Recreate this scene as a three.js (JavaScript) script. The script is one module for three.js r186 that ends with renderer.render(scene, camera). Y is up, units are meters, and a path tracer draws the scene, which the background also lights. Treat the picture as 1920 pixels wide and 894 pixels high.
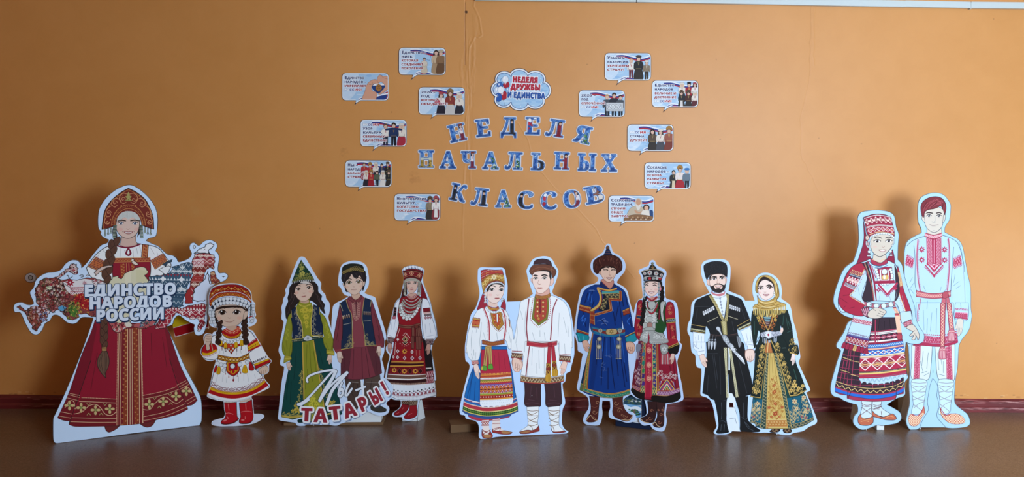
import * as THREE from 'three';
import { RectAreaLightUniformsLib } from 'three/addons/lights/RectAreaLightUniformsLib.js';
import { mergeGeometries } from 'three/addons/utils/BufferGeometryUtils.js';
import { RoundedBoxGeometry } from 'three/addons/geometries/RoundedBoxGeometry.js';

// ---------------------------------------------------------------- camera, sky, light, exposure
const F = 1423, PX = 960, PY = 324, MM = 0.0034, DIST = F * MM, EYE = 443 * MM;   // focal length in pixels, principal point, metres per pixel on the wall
const scene = new THREE.Scene();
const camera = new THREE.PerspectiveCamera(2 * Math.atan(447 / F) * 180 / Math.PI, 1920 / 894, 0.1, 60);
camera.position.set(0, EYE, DIST);
camera.rotation.z = 0.0039;
camera.setViewOffset(1920, 894, 0, 123, 1920, 894);
scene.add(camera);
scene.background = new THREE.Color(0.72, 0.85, 1.0);          // overcast blue daylight outside the windows
RectAreaLightUniformsLib.init();
const renderer = new THREE.WebGLRenderer();
renderer.toneMapping = THREE.LinearToneMapping;
renderer.toneMappingExposure = 1.1;
renderer.shadowMap.enabled = true;
const DAY = new THREE.Color(0.78, 0.93, 1.10);                 // overcast daylight
const WINDOWS = [[2.05, 3.65, 0.95, 2.45]];                    // openings of the rear wall: x0, x1, y0, y1
const DOORWAY = [0.9, 2.3, 0.06, 1.0];                        // low window of the right wall: z0, z1, y0, y1
const REAR = 6.2, LEFT = -4.6, RIGHT = 4.4, CEIL = 3.2;
for (const [x0, x1, y0, y1] of WINDOWS) {                      // daylight of each opening
  const l = new THREE.RectAreaLight(DAY, 33, x1 - x0, y1 - y0);
  l.position.set((x0 + x1) / 2, (y0 + y1) / 2, REAR - 0.06);
  l.name = 'window_daylight';
  scene.add(l);
  l.lookAt((x0 + x1) / 2, (y0 + y1) / 2, 0);
  l.castShadow = true;
}

{
  const [z0, z1, y0, y1] = DOORWAY, l = new THREE.RectAreaLight(DAY, 6, z1 - z0, y1 - y0);   // daylight through the low side window
  l.position.set(RIGHT - 0.06, (y0 + y1) / 2, (z0 + z1) / 2); l.name = 'side_window_daylight'; scene.add(l); l.lookAt(0, (y0 + y1) / 2, (z0 + z1) / 2); l.castShadow = true;
}

// ---------------------------------------------------------------- helpers
let seed = 7;
const rnd = () => { seed = (seed * 16807) % 2147483647; return seed / 2147483647; };
const V3 = (x, y, z) => new THREE.Vector3(x, y, z);
const ROLL = Math.sin(camera.rotation.z), ROLLC = Math.cos(camera.rotation.z);
function ray(px, py) { const x = (px - PX) / F, y = -(py - PY) / F; return V3(x * ROLLC - y * ROLL, x * ROLL + y * ROLLC, -1); }
function onFloor(px, py) { const d = ray(px, py); return camera.position.clone().addScaledVector(d, -EYE / d.y); }
function onWall(px, py, z = 0) { const d = ray(px, py); return camera.position.clone().addScaledVector(d, DIST - z); }
const taken = new Map();
function numbered(n) { const k = taken.get(n) || 0; taken.set(n, k + 1); return k ? n + '_' + String(k).padStart(3, '0') : n; }
function shade(o) { o.traverse((m) => { if (m.isMesh) { m.castShadow = true; m.receiveShadow = true; } }); return o; }
function mesh(name, geo, mat, parent) { const m = new THREE.Mesh(geo, mat); m.name = name; m.castShadow = m.receiveShadow = true; parent.add(m); return m; }
function struct(name, geo, mat) { const m = mesh(name, geo, mat, scene); m.userData = { kind: 'structure', label: STRUCT_LABELS[name] || name.replace(/_/g, ' '), category: name.split('_')[0] }; return m; }
function thing(name, label, category, group) { const g = new THREE.Group(); g.name = numbered(name); g.userData = { label, category }; if (group) g.userData.group = group; scene.add(g); return g; }
function box(x0, x1, y0, y1, z0, z1) { const g = new THREE.BoxGeometry(x1 - x0, y1 - y0, z1 - z0); g.translate((x0 + x1) / 2, (y0 + y1) / 2, (z0 + z1) / 2); return g; }
function fbm(w, h, cell, oct, sd) {                            // tiling value noise, 0 .. 1
  const out = new Float32Array(w * h); let amp = 1, tot = 0, s = sd;
  const r = () => { s = (s * 16807) % 2147483647; return s / 2147483647; };
  for (let o = 0; o < oct; o++) {
    const c = Math.max(1, cell >> o), gw = Math.max(1, Math.round(w / c)), gh = Math.max(1, Math.round(h / c)), g = Float32Array.from({ length: gw * gh }, r);
    for (let y = 0; y < h; y++) {
      const fy = y / h * gh, y0 = Math.floor(fy), ty = fy - y0, sy = ty * ty * (3 - 2 * ty), ya = (y0 % gh) * gw, yb = ((y0 + 1) % gh) * gw;
      for (let x = 0; x < w; x++) {
        const fx = x / w * gw, x0 = Math.floor(fx), tx = fx - x0, sx = tx * tx * (3 - 2 * tx), xa = x0 % gw, xb = (x0 + 1) % gw;
        const a = g[ya + xa] + (g[ya + xb] - g[ya + xa]) * sx, b = g[yb + xa] + (g[yb + xb] - g[yb + xa]) * sx;
        out[y * w + x] += (a + (b - a) * sy) * amp;
      }
    }
    tot += amp; amp *= 0.5;
  }
  for (let i = 0; i < out.length; i++) out[i] /= tot;
  return out;
}
function canvasOf(w, h) { const c = document.createElement('canvas'); c.width = w; c.height = h; return c; }
function texOf(c, srgb = true) { const t = new THREE.CanvasTexture(c); if (srgb) t.colorSpace = THREE.SRGBColorSpace; t.anisotropy = 8; return t; }
// ---------------------------------------------------------------- the room
const STRUCT_LABELS = {
  wall_back: 'orange painted plaster wall behind the cardboard figures', wall_left: 'orange painted side wall of the hall', wall_right: 'pale painted side wall with a low window', wall_rear: 'orange painted rear wall with a tall window',
  floor: 'glossy brown linoleum floor with fine speckle', ceiling: 'white painted ceiling', baseboard_back: 'worn dark red wooden skirting board along the orange wall', trim_1: 'orange painted end of the back wall beside the side wall', window_2: 'white framed low window in the side wall', window_1: 'white framed window opposite the display',
};
// painted plaster: colour and relief of the back wall, drawn in the wall's own metres
const WX0 = -3.6, WX1 = 3.6, WY0 = 0, WY1 = 3.2;
const WALLW = 2048, WALLH = 912;
const wallU = (px) => ((px - PX) * MM - WX0) / (WX1 - WX0) * WALLW, wallV = (py) => (WY1 - (EYE + (PY - py) * MM)) / (WY1 - WY0) * WALLH;
function wallMaps() {
  const c = canvasOf(WALLW, WALLH), x = c.getContext('2d'), b = canvasOf(WALLW, WALLH), y = b.getContext('2d');
  const n1 = fbm(WALLW, WALLH, 256, 4, 11), n2 = fbm(WALLW, WALLH, 24, 3, 23), n3 = fbm(WALLW, WALLH, 90, 4, 31);
  const id = x.createImageData(WALLW, WALLH), jd = y.createImageData(WALLW, WALLH);
  for (let i = 0; i < WALLW * WALLH; i++) {
    const k = (n1[i] - 0.5) * 10 + (n2[i] - 0.5) * 5;
    id.data[i * 4] = 208 + k; id.data[i * 4 + 1] = 146 + k * 1.0; id.data[i * 4 + 2] = 80 + k * 1.1; id.data[i * 4 + 3] = 255;
    const h = 110 + (n1[i] - 0.5) * 60 + (n3[i] - 0.5) * 36 + (n2[i] - 0.5) * 12;
    jd.data[i * 4] = jd.data[i * 4 + 1] = jd.data[i * 4 + 2] = h; jd.data[i * 4 + 3] = 255;
  }
  x.putImageData(id, 0, 0); y.putImageData(jd, 0, 0);
  const line = (g, pts, style, lw) => { g.strokeStyle = style; g.lineWidth = lw; g.lineJoin = g.lineCap = 'round'; g.beginPath(); pts.forEach(([px, py], i) => g[i ? 'lineTo' : 'moveTo'](wallU(px), wallV(py))); g.stroke(); };
  const rough = (x0, y0, x1, y1, n, a) => Array.from({ length: n + 1 }, (_, i) => [x0 + (x1 - x0) * i / n + (rnd() - 0.5) * a, y0 + (y1 - y0) * i / n + (rnd() - 0.5) * a * 0.3]);
  // plaster seam with drips and ridges, hairline cracks
  for (let i = 0; i < 10; i++) line(y, rough(862 + rnd() * 30, -10 + rnd() * 160, 866 + rnd() * 24, 160 + rnd() * 280, 18, 4), rnd() < 0.6 ? 'rgba(190,190,190,.30)' : 'rgba(50,50,50,.26)', 1.5 + rnd() * 4);
  line(y, rough(871, -20, 871, 122, 12, 1.2), 'rgba(20,20,20,.8)', 1.4); line(x, rough(871, 5, 871, 122, 12, 1), 'rgba(120,66,24,.55)', 1);
  line(y, [[889, -10], [887, 12], [893, 24], [898, 36], [900, 52], [903, 66], [897, 70], [890, 68], [886, 76], [879, 90], [878, 130], [880, 165]], 'rgba(235,235,235,.4)', 3);
  line(y, rough(874, 170, 868, 470, 20, 3), 'rgba(225,225,225,.2)', 2.5);
  const crack = [...rough(1519, 6, 1517, 150, 14, 3), ...rough(1514, 160, 1501, 215, 6, 3), ...rough(1500, 222, 1503, 290, 6, 3), ...rough(1506, 296, 1556, 395, 9, 4)];
  line(y, crack, 'rgba(30,30,30,.3)', 1.2); line(y, rough(1526, 6, 1524, 120, 12, 3), 'rgba(220,220,220,.25)', 2.4);
  line(x, crack.slice(0, 14), 'rgba(168,104,48,.4)', 0.8); line(x, crack.slice(14), 'rgba(190,124,64,.25)', 0.8);
  line(y, [[960, 220], [972, 232], [990, 262], [1001, 305], [1022, 330], [1040, 352], [1066, 374], [1090, 398], [1118, 428], [1130, 452], [1158, 481], [1190, 520]], 'rgba(220,220,220,.2)', 1.6);
  line(x, [[1020, 330], [1060, 380], [1100, 420], [1160, 480]], 'rgba(232,178,110,.3)', 1);
  // scuffs, filled dents and small stains seen on the paint
  const blot = (px, py, r, col, n) => { for (let i = 0; i < n; i++) { x.fillStyle = col; x.beginPath(); x.ellipse(wallU(px + (rnd() - 0.5) * r), wallV(py + (rnd() - 0.5) * r * 1.2), 1 + rnd() * r * 0.28, 1 + rnd() * r * 0.3, rnd() * 3, 0, 7); x.fill(); } };
  blot(370, 388, 26, 'rgba(214,168,108,.05)', 22); blot(1275, 400, 24, 'rgba(190,128,70,.06)', 20); blot(780, 335, 16, 'rgba(120,74,30,.05)', 16); blot(480, 640, 30, 'rgba(160,96,40,.05)', 14); blot(645, 285, 14, 'rgba(120,74,30,.07)', 10);
  for (const [px, py] of [[734, 211], [525, 500], [965, 560], [1190, 455], [1350, 260], [1535, 257], [1615, 267], [1862, 32], [1342, 110], [1870, 640], [600, 430], [1100, 120]]) { x.fillStyle = 'rgba(90,50,18,.55)'; x.beginPath(); x.ellipse(wallU(px), wallV(py), 1.3, 0.6, rnd() * 3, 0, 7); x.fill(); }
  x.fillStyle = 'rgba(50,26,8,.9)'; x.beginPath(); x.ellipse(wallU(873), wallV(23), 2.6, 2.2, 0.4, 0, 7); x.fill();
  for (let i = 0; i < 260; i++) { const px = -40 + rnd() * 2000, py = 735 + rnd() * 10; x.fillStyle = rnd() < 0.5 ? 'rgba(120,70,40,.35)' : 'rgba(236,204,160,.3)'; x.fillRect(wallU(px), wallV(py), 1 + rnd() * 7, 1 + rnd() * 1.5); }
  return [texOf(c), texOf(b, false)];
}
const [wallMap, wallBump] = wallMaps();
const wallPaint = new THREE.MeshPhysicalMaterial({ map: wallMap, bumpMap: wallBump, bumpScale: 0.006, roughness: 0.46, specularIntensity: 0.9 });
const plainPaint = new THREE.MeshStandardMaterial({ color: 0xd08740, roughness: 0.55 });
const palePaint = new THREE.MeshStandardMaterial({ color: 0xcfd4d2, roughness: 0.6 });
const whitePaint = new THREE.MeshStandardMaterial({ color: 0xe9ecec, roughness: 0.6 });
const backGeo = box(WX0, WX1, WY0, WY1, -0.2, 0);
{ const p = backGeo.attributes.position, u = backGeo.attributes.uv; for (let i = 0; i < p.count; i++) u.setXY(i, (p.getX(i) - WX0) / (WX1 - WX0), (p.getY(i) - WY0) / (WY1 - WY0)); }
struct('wall_back', mergeGeometries([backGeo]), wallPaint);
struct('wall_left', mergeGeometries([box(LEFT - 0.2, LEFT, 0, CEIL, -0.2, REAR + 0.2), box(LEFT, WX0, 0, CEIL, -0.2, 0)]), plainPaint);
{
  const [z0, z1, y0, y1] = DOORWAY, b = (a, c, d, e) => box(RIGHT, RIGHT + 0.2, d, e, a, c);
  struct('wall_right', mergeGeometries([b(-0.2, z0, 0, CEIL), b(z1, REAR + 0.2, 0, CEIL), b(z0, z1, 0, y0), b(z0, z1, y1, CEIL)]), palePaint);
  struct('trim_1', box(WX1, RIGHT, 0, CEIL, -0.2, 0), plainPaint);
  const g = thing('window_2', 'white framed low window in the side wall', 'window'), m = new THREE.MeshStandardMaterial({ color: 0xf0f0ee, roughness: 0.4 }); g.userData.kind = 'structure';
  for (const [a, c, d, e] of [[z0, z1, y0, y0 + 0.07], [z0, z1, y1 - 0.07, y1], [z0, z0 + 0.07, y0 + 0.07, y1 - 0.07], [z1 - 0.07, z1, y0 + 0.07, y1 - 0.07]]) mesh('frame_bar', box(RIGHT + 0.06, RIGHT + 0.12, d, e, a, c), m, g);
  mesh('pane', box(RIGHT + 0.088, RIGHT + 0.092, y0 + 0.07, y1 - 0.07, z0 + 0.07, z1 - 0.07), new THREE.MeshPhysicalMaterial({ color: 0xffffff, transmission: 1, thickness: 0, roughness: 0, ior: 1.45 }), g);
}
{
  const parts = []; let x = LEFT;
  for (const [x0, x1, y0, y1] of WINDOWS) { parts.push(box(x, x0, 0, CEIL, REAR, REAR + 0.2), box(x0, x1, 0, y0, REAR, REAR + 0.2), box(x0, x1, y1, CEIL, REAR, REAR + 0.2)); x = x1; }
  parts.push(box(x, RIGHT, 0, CEIL, REAR, REAR + 0.2));
  struct('wall_rear', mergeGeometries(parts), plainPaint);
}
struct('ceiling', box(LEFT, RIGHT, CEIL, CEIL + 0.15, -0.2, REAR + 0.2), whitePaint);
WINDOWS.forEach(([x0, x1, y0, y1], i) => {
  const g = thing('window_' + (i + 1), STRUCT_LABELS['window_' + (i + 1)] || 'white framed window in the rear wall', 'window'); g.userData.kind = 'structure';
  const m = new THREE.MeshStandardMaterial({ color: 0xf0f0ee, roughness: 0.4 }), xm = (x0 + x1) / 2;
  for (const [a, b, c, d] of [[x0, x1, y0, y0 + 0.06], [x0, x1, y1 - 0.06, y1], [x0, x0 + 0.06, y0 + 0.06, y1 - 0.06], [x1 - 0.06, x1, y0 + 0.06, y1 - 0.06], [xm - 0.03, xm + 0.03, y0 + 0.06, y1 - 0.06]]) mesh('frame_bar', box(a, b, c, d, REAR + 0.06, REAR + 0.12), m, g);
  const gl = new THREE.MeshPhysicalMaterial({ color: 0xffffff, transmission: 1, thickness: 0, roughness: 0, ior: 1.45 });
  for (const [a, b] of [[x0 + 0.06, xm - 0.03], [xm + 0.03, x1 - 0.06]]) mesh('pane', box(a, b, y0 + 0.06, y1 - 0.06, REAR + 0.088, REAR + 0.092), gl, g);
});
// linoleum floor: brown with fine speckle and dull scuffs
{
  const w = 1024, c = canvasOf(w, w), x = c.getContext('2d'), r = canvasOf(w, w), y = r.getContext('2d'), n = fbm(w, w, 200, 5, 41), n2 = fbm(w, w, 200, 3, 57), n3 = fbm(w, w, 2, 1, 91), id = x.createImageData(w, w), jd = y.createImageData(w, w);
  for (let i = 0; i < w * w; i++) {
    const s = n3[i] + (rnd() - 0.5) * 0.25, k = (n[i] - 0.5) * 16 + (s < 0.3 ? -17 : s > 0.72 ? 14 : 0) + (rnd() - 0.5) * 18;
    id.data[i * 4] = 108 + k; id.data[i * 4 + 1] = 84 + k; id.data[i * 4 + 2] = 66 + k; id.data[i * 4 + 3] = 255;
    const q = 86 + (n2[i] - 0.5) * 24; jd.data[i * 4] = jd.data[i * 4 + 1] = jd.data[i * 4 + 2] = q; jd.data[i * 4 + 3] = 255;
  }
  x.putImageData(id, 0, 0); y.putImageData(jd, 0, 0);
  for (let i = 0; i < 40; i++) { x.strokeStyle = 'rgba(170,150,130,.16)'; x.lineWidth = 0.6 + rnd(); const a = rnd() * w, b = rnd() * w; x.beginPath(); x.moveTo(a, b); x.quadraticCurveTo(a + rnd() * 60 - 30, b + rnd() * 20, a + rnd() * 120 - 60, b + rnd() * 40 - 20); x.stroke(); }
  for (let i = 0; i < 8; i++) { x.fillStyle = 'rgba(225,225,222,.8)'; x.fillRect(rnd() * w, rnd() * w, 1.6, 1.6); }
  const t = texOf(c), q = texOf(r, false); for (const k of [t, q]) { k.wrapS = k.wrapT = THREE.RepeatWrapping; k.repeat.set(0.5, 0.5); }
  const g = box(LEFT, RIGHT, -0.15, 0, -0.2, REAR + 0.2), p = g.attributes.position, u = g.attributes.uv;
  for (let i = 0; i < p.count; i++) u.setXY(i, p.getX(i), p.getZ(i));
  struct('floor', g, new THREE.MeshPhysicalMaterial({ map: t, roughnessMap: q, roughness: 1 }));
}
// worn skirting board: stepped wooden profile, chipped dark red paint
{
  const w = 2048, h = 64, c = canvasOf(w, h), x = c.getContext('2d'), n = fbm(w, h, 64, 5, 77), id = x.createImageData(w, h);
  for (let i = 0; i < w * h; i++) { const k = (n[i] - 0.5) * 34; id.data[i * 4] = 102 + k; id.data[i * 4 + 1] = 28 + k * 0.5; id.data[i * 4 + 2] = 32 + k * 0.5; id.data[i * 4 + 3] = 255; }
  x.putImageData(id, 0, 0);
  for (let i = 0; i < 900; i++) { const band = rnd() < 0.5 ? 6 + rnd() * 14 : 40 + rnd() * 13, px = w * (rnd() < 0.45 ? 0.80 + rnd() * 0.2 : rnd()); x.fillStyle = rnd() < 0.6 ? 'rgba(205,168,160,.42)' : 'rgba(70,20,22,.5)'; x.beginPath(); x.ellipse(px, band, 2 + rnd() * 12, 0.6 + rnd() * 1.3, (rnd() - 0.5) * 0.12, 0, 7); x.fill(); }
  const s = new THREE.Shape(); s.moveTo(0, 0); for (const [a, b] of [[0.03, 0], [0.03, 0.022], [0.026, 0.030], [0.022, 0.034], [0.022, 0.060], [0.017, 0.068], [0.010, 0.074], [0.006, 0.079], [0, 0.080]]) s.lineTo(a, b);
  const N = 90, geo = new THREE.ExtrudeGeometry(s, { depth: WX1 - WX0 - 0.02, bevelEnabled: false, steps: N });
  geo.rotateY(-Math.PI / 2);                                    // profile x -> +z, extrusion -> -x
  const p = geo.attributes.position, u = geo.attributes.uv, wave = (q) => Math.sin(q * 3.1) * 0.0016 + Math.sin(q * 9.7 + 1) * 0.0011;
  for (let i = 0; i < p.count; i++) {
    const X = p.getX(i) + WX1 - 0.01, Y = p.getY(i), Z = p.getZ(i);
    u.setXY(i, (X - WX0) / (WX1 - WX0), Math.min(1, Y / 0.08));
    p.setXYZ(i, X, Y > 0.05 ? Y + wave(X) : Y, Z > 0.001 ? Z + wave(X + 2) * 0.8 : Z);
  }
  geo.computeVertexNormals();
  const m = struct('baseboard_back', geo, new THREE.MeshPhysicalMaterial({ map: texOf(c), roughness: 0.42 }));
}
// white cable duct along the top of the wall: three lengths with their own slope, clipped to the wall
{
  const g = thing('cable_duct', 'white plastic cable duct running along the top of the orange wall', 'cable duct'), m = new THREE.MeshStandardMaterial({ color: 0xc3d0d2, roughness: 0.4 });
  const z = 0.026, segs = [[890, 0.3, 1193, 3.6], [1194.2, 3.7, 1699, 13.0], [1698, 12.6, 1820.5, 15.2], [1821.5, 15.2, 1995, 17.0]];
  segs.forEach(([x0, y0, x1, y1], i) => {
    const a = onWall(x0, y0, z), b = onWall(x1, y1, z), len = a.distanceTo(b), q = new RoundedBoxGeometry(len, 0.042, z - 0.001, 2, 0.003);
    const s = mesh('duct_length', q, m, g); s.position.set((a.x + b.x) / 2, (a.y + b.y) / 2 + 0.021, z / 2 + 0.0005); s.rotation.z = Math.atan2(b.y - a.y, b.x - a.x);
  });
  const j = onWall(1821, 10, 0.03), k = mesh('joint_cover', new RoundedBoxGeometry(0.006, 0.044, 0.028, 2, 0.002), m, g); k.position.set(j.x, j.y - 0.001, 0.0145);
}
// ---------------------------------------------------------------- flat prints: a small drawing kit for the printed sheets
const FR = {   // drawing frames: origin and scale of the sheets' own coordinate grids
  P: [0, 0, 1], La: [0, 330, 1.719], Lb: [160, 340, 4.47], Lc: [20, 440, 4.47], Ld: [220, 430, 4.257], Le: [90, 600, 3.725],
  G1: [370, 520, 5.96], G2: [370, 660, 5.96], T1: [510, 475, 5.418], T2: [510, 635, 5.259], T3: [610, 480, 5.259], T4: [560, 640, 5.418],
  R1: [710, 490, 5.96], R2: [710, 630, 5.259], M1: [855, 490, 5.259], M2: [855, 655, 5.259], M3: [950, 470, 4.967], M4: [950, 640, 4.967],
  B1: [1070, 450, 5.259], B2: [1070, 615, 4.705], B3: [1170, 480, 5.5875], B4: [1170, 635, 5.109],
  C1: [1285, 480, 5.259], C2: [1285, 645, 5.109], C3: [1395, 505, 5.768], C4: [1395, 650, 5.259],
  W1: [1555, 390, 4.257], W2: [1555, 590, 4.064], N1: [1680, 350, 3.887], N2: [1680, 570, 3.725],
};
const parsed = new Map();
function pts(str) {
  if (typeof str !== 'string') return str;
  let a = parsed.get(str);
  if (!a) { a = []; for (const m of str.matchAll(/(-?[\d.]+)[ ,]+(-?[\d.]+)(\*?)/g)) a.push([+m[1], +m[2], m[3] === '*']); parsed.set(str, a); }
  return a;
}
function bez(p, closed) {                                       // smooth curve through points; corners where starred
  const n = p.length, seg = [], tan = (i) => {
    if (p[i][2]) return null; const a = p[closed ? (i + n - 1) % n : i - 1], b = p[closed ? (i + 1) % n : i + 1]; if (!a || !b) return null;
    return [(b[0] - a[0]) / 6, (b[1] - a[1]) / 6];
  };
  for (let i = 0; i < (closed ? n : n - 1); i++) {
    const a = p[i], b = p[(i + 1) % n], len = Math.hypot(b[0] - a[0], b[1] - a[1]), cap = (t) => { if (!t) return [0, 0]; const l = Math.hypot(t[0], t[1]); return l > len * 0.4 ? [t[0] * len * 0.4 / l, t[1] * len * 0.4 / l] : t; };
    const ta = cap(tan(i)), tb = cap(tan((i + 1) % n));
    seg.push([a[0] + ta[0], a[1] + ta[1], b[0] - tb[0], b[1] - tb[1], b[0], b[1]]);
  }
  return seg;
}
function flat(p, closed, k = 8) {                               // the same curve as a polyline
  const out = [[p[0][0], p[0][1]]]; let a = p[0];
  for (const s of bez(p, closed)) { for (let i = 1; i <= k; i++) { const t = i / k, u = 1 - t; out.push([u * u * u * a[0] + 3 * u * u * t * s[0] + 3 * u * t * t * s[2] + t * t * t * s[4], u * u * u * a[1] + 3 * u * u * t * s[1] + 3 * u * t * t * s[3] + t * t * t * s[5]]); } a = [s[4], s[5]]; }
  if (closed) out.pop();
  return out;
}
function along(poly) {                                          // point and direction at a share of a polyline's length
  const L = [0]; for (let i = 1; i < poly.length; i++) L.push(L[i - 1] + Math.hypot(poly[i][0] - poly[i - 1][0], poly[i][1] - poly[i - 1][1]));
  const T = L[L.length - 1];
  const f = (s) => { const d = Math.min(Math.max(s, 0), 1) * T; let i = 1; while (i < L.length - 1 && L[i] < d) i++; const t = (d - L[i - 1]) / (L[i] - L[i - 1] || 1), a = poly[i - 1], b = poly[i]; return [a[0] + (b[0] - a[0]) * t, a[1] + (b[1] - a[1]) * t, Math.atan2(b[1] - a[1], b[0] - a[0])]; };
  f.len = T; return f;
}
const INK = '#1d1614';
class Print {
  constructor(map, k, w, h) { this.map = map; this.k = k; this.c = canvasOf(w, h); this.x = this.c.getContext('2d'); this.x.lineJoin = this.x.lineCap = 'round'; this.f = FR.P; }
  F(n) { this.f = Array.isArray(n) ? n : FR[n]; return this; }
  M(x, y) { const f = this.f; return this.map(f[0] + x / f[2], f[1] + y / f[2]); }
  path(str, open, curve) {
    const p = pts(str).map((q) => { const m = this.M(q[0], q[1]); return [m[0], m[1], q[2] || !curve]; }), P = new Path2D();
    P.moveTo(p[0][0], p[0][1]);
    if (curve) for (const s of bez(p, !open)) P.bezierCurveTo(...s); else for (let i = 1; i < p.length; i++) P.lineTo(p[i][0], p[i][1]);
    if (!open) P.closePath(); return P;
  }
  ink(P, fill, stroke, lw = 0.7) { if (fill) { this.x.fillStyle = fill; this.x.fill(P); } if (stroke) { this.x.strokeStyle = stroke; this.x.lineWidth = lw * this.k; this.x.stroke(P); } return P; }
  s(str, fill, stroke, lw) { return this.ink(this.path(str, false, true), fill, stroke, lw); }      // smooth closed
  g(str, fill, stroke, lw) { return this.ink(this.path(str, false, false), fill, stroke, lw); }     // polygon
  l(str, stroke = INK, lw = 0.6) { for (const q of [].concat(str)) this.ink(this.path(q, true, true), null, stroke, lw); return this; }   // smooth open lines
  ll(str, stroke = INK, lw = 0.6) { this.ink(this.path(str, true, false), null, stroke, lw); return this; }
  in(P, fn) { this.x.save(); this.x.clip(P); fn(); this.x.restore(); return this; }
  e(x, y, rx, ry, fill, stroke, lw, rot = 0) { const a = []; for (let i = 0; i < 14; i++) { const t = i / 14 * 6.2832, X = Math.cos(t) * rx, Y = Math.sin(t) * (ry ?? rx); a.push([x + X * Math.cos(rot) - Y * Math.sin(rot), y + X * Math.sin(rot) + Y * Math.cos(rot)]); } return this.s(a, fill, stroke, lw); }
  // a strip between two lines, filled and ornamented in repeats
  band(top, bot, fill, list = [], stroke, lw) {
    const A = along(flat(pts(top), false)), B = along(flat(pts(bot), false));
    const at = (s, t) => { const a = A(s), b = B(s); return [a[0] + (b[0] - a[0]) * t, a[1] + (b[1] - a[1]) * t]; };
    const N = 16, edge = []; for (let i = 0; i <= N; i++) edge.push(A(i / N).slice(0, 2)); for (let i = N; i >= 0; i--) edge.push(B(i / N).slice(0, 2));
    this.g(edge, fill, stroke, lw);
    for (const [kind, n, col, w = 0.6, t0 = 0.1, t1 = 0.9] of list) {
      const P = (s, t) => at(s, t0 + (t1 - t0) * t), row = (f) => { const q = []; for (let i = 0; i <= n; i++) q.push(f(i)); return q; };
      if (kind === 'line') { this.ll(Array.from({ length: 17 }, (_, i) => at(i / 16, t0)), col, w); if (t1 !== 0.9 && t1 >= 0) this.ll(Array.from({ length: 17 }, (_, i) => at(i / 16, t1)), col, w); }
      else if (kind === 'fill') { const q = []; for (let i = 0; i <= N; i++) q.push(at(i / N, t0)); for (let i = N; i >= 0; i--) q.push(at(i / N, t1)); this.g(q, col); }
      else if (kind === 'zig') this.ll(row((i) => P(i / n, i % 2)), col, w);
      else if (kind === 'x') { for (let i = 0; i < n; i++) { this.ll([P(i / n, 0), P((i + 1) / n, 1)], col, w); this.ll([P(i / n, 1), P((i + 1) / n, 0)], col, w); } }
      else if (kind === 'dia' || kind === 'diaF') { for (let i = 0; i < n; i++) { const q = [P(i / n, 0.5), P((i + 0.5) / n, 0), P((i + 1) / n, 0.5), P((i + 0.5) / n, 1)]; kind === 'diaF' ? this.g(q, col) : this.g(q, null, col, w); } }
      else if (kind === 'dot') { for (let i = 0; i < n; i++) { const q = P((i + 0.5) / n, 0.5); this.e(q[0], q[1], w * this.f[2], w * this.f[2], col); } }
      else if (kind === 'ring') { for (let i = 0; i < n; i++) { const q = P((i + 0.5) / n, 0.5); this.e(q[0], q[1], w * this.f[2], w * this.f[2], null, col, 0.5); } }
      else if (kind === 'tri' || kind === 'tru') { for (let i = 0; i < n; i++) { const u = kind === 'tru' ? 1 : 0; this.g([P((i + 0.08) / n, u), P((i + 0.92) / n, u), P((i + 0.5) / n, 1 - u)], col); } }
      else if (kind === 'bar') { for (let i = 0; i <= n; i++) this.ll([P(i / n, 0), P(i / n, 1)], col, w); }
      else if (kind === 'wave') this.l(Array.from({ length: n * 4 + 1 }, (_, i) => P(i / (n * 4), 0.5 - 0.5 * Math.sin(i * Math.PI / 2))), col, w);
      else if (kind === 'vine') { this.l(Array.from({ length: n * 4 + 1 }, (_, i) => P(i / (n * 4), 0.5 - 0.4 * Math.sin(i * Math.PI / 2))), col, w); for (let i = 0; i < n * 2; i++) { const up = i % 2, q = P((i + 0.5) / (n * 2), up ? 0.25 : 0.75); this.curl(q[0], q[1], w * 2.3 * this.f[2], up ? 1 : -1, col, w * 0.8); } }
      else if (kind === 'scal') { for (let i = 0; i < n; i++) { const q = P((i + 0.5) / n, 0.5), a = P(i / n, 0), b = P((i + 1) / n, 0), r = Math.hypot(b[0] - a[0], b[1] - a[1]) / 2; this.e(q[0], q[1], r, r, col); } }
      else if (kind === 'flower') { for (let i = 0; i < n; i++) { const q = P((i + 0.5) / n, 0.5); this.flower(q[0], q[1], w * this.f[2], col); } }
    }
    return this;
  }
  curl(x, y, r, dir, col, lw, a0 = 0) { const q = []; for (let i = 0; i <= 12; i++) { const t = a0 + dir * i * 0.55, k = r * (1 - i / 13); q.push([x + Math.cos(t) * k, y + Math.sin(t) * k]); } this.l([q], col, lw); return this; }
  flower(x, y, r, col, mid, n = 5, stroke) { for (let i = 0; i < n; i++) { const t = i / n * 6.2832 - 1.57; this.e(x + Math.cos(t) * r * 0.62, y + Math.sin(t) * r * 0.62, r * 0.42, r * 0.3, col, stroke, 0.3, t); } this.e(x, y, r * 0.26, r * 0.26, mid || col); return this; }
  star(x, y, r, col, n = 8, k = 0.45) { const q = []; for (let i = 0; i < n * 2; i++) { const t = i * Math.PI / n - 1.57, R = i % 2 ? r * k : r; q.push([x + Math.cos(t) * R, y + Math.sin(t) * R]); } this.g(q, col); return this; }
  beads(str, n, r, fill, stroke, lw = 0.3, closed) { const A = along(flat(pts(str), closed)); for (let i = 0; i < n; i++) { const q = A((i + 0.5) / n); this.e(q[0], q[1], r * this.f[2], r * this.f[2], fill, stroke, lw); } return this; }
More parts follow.
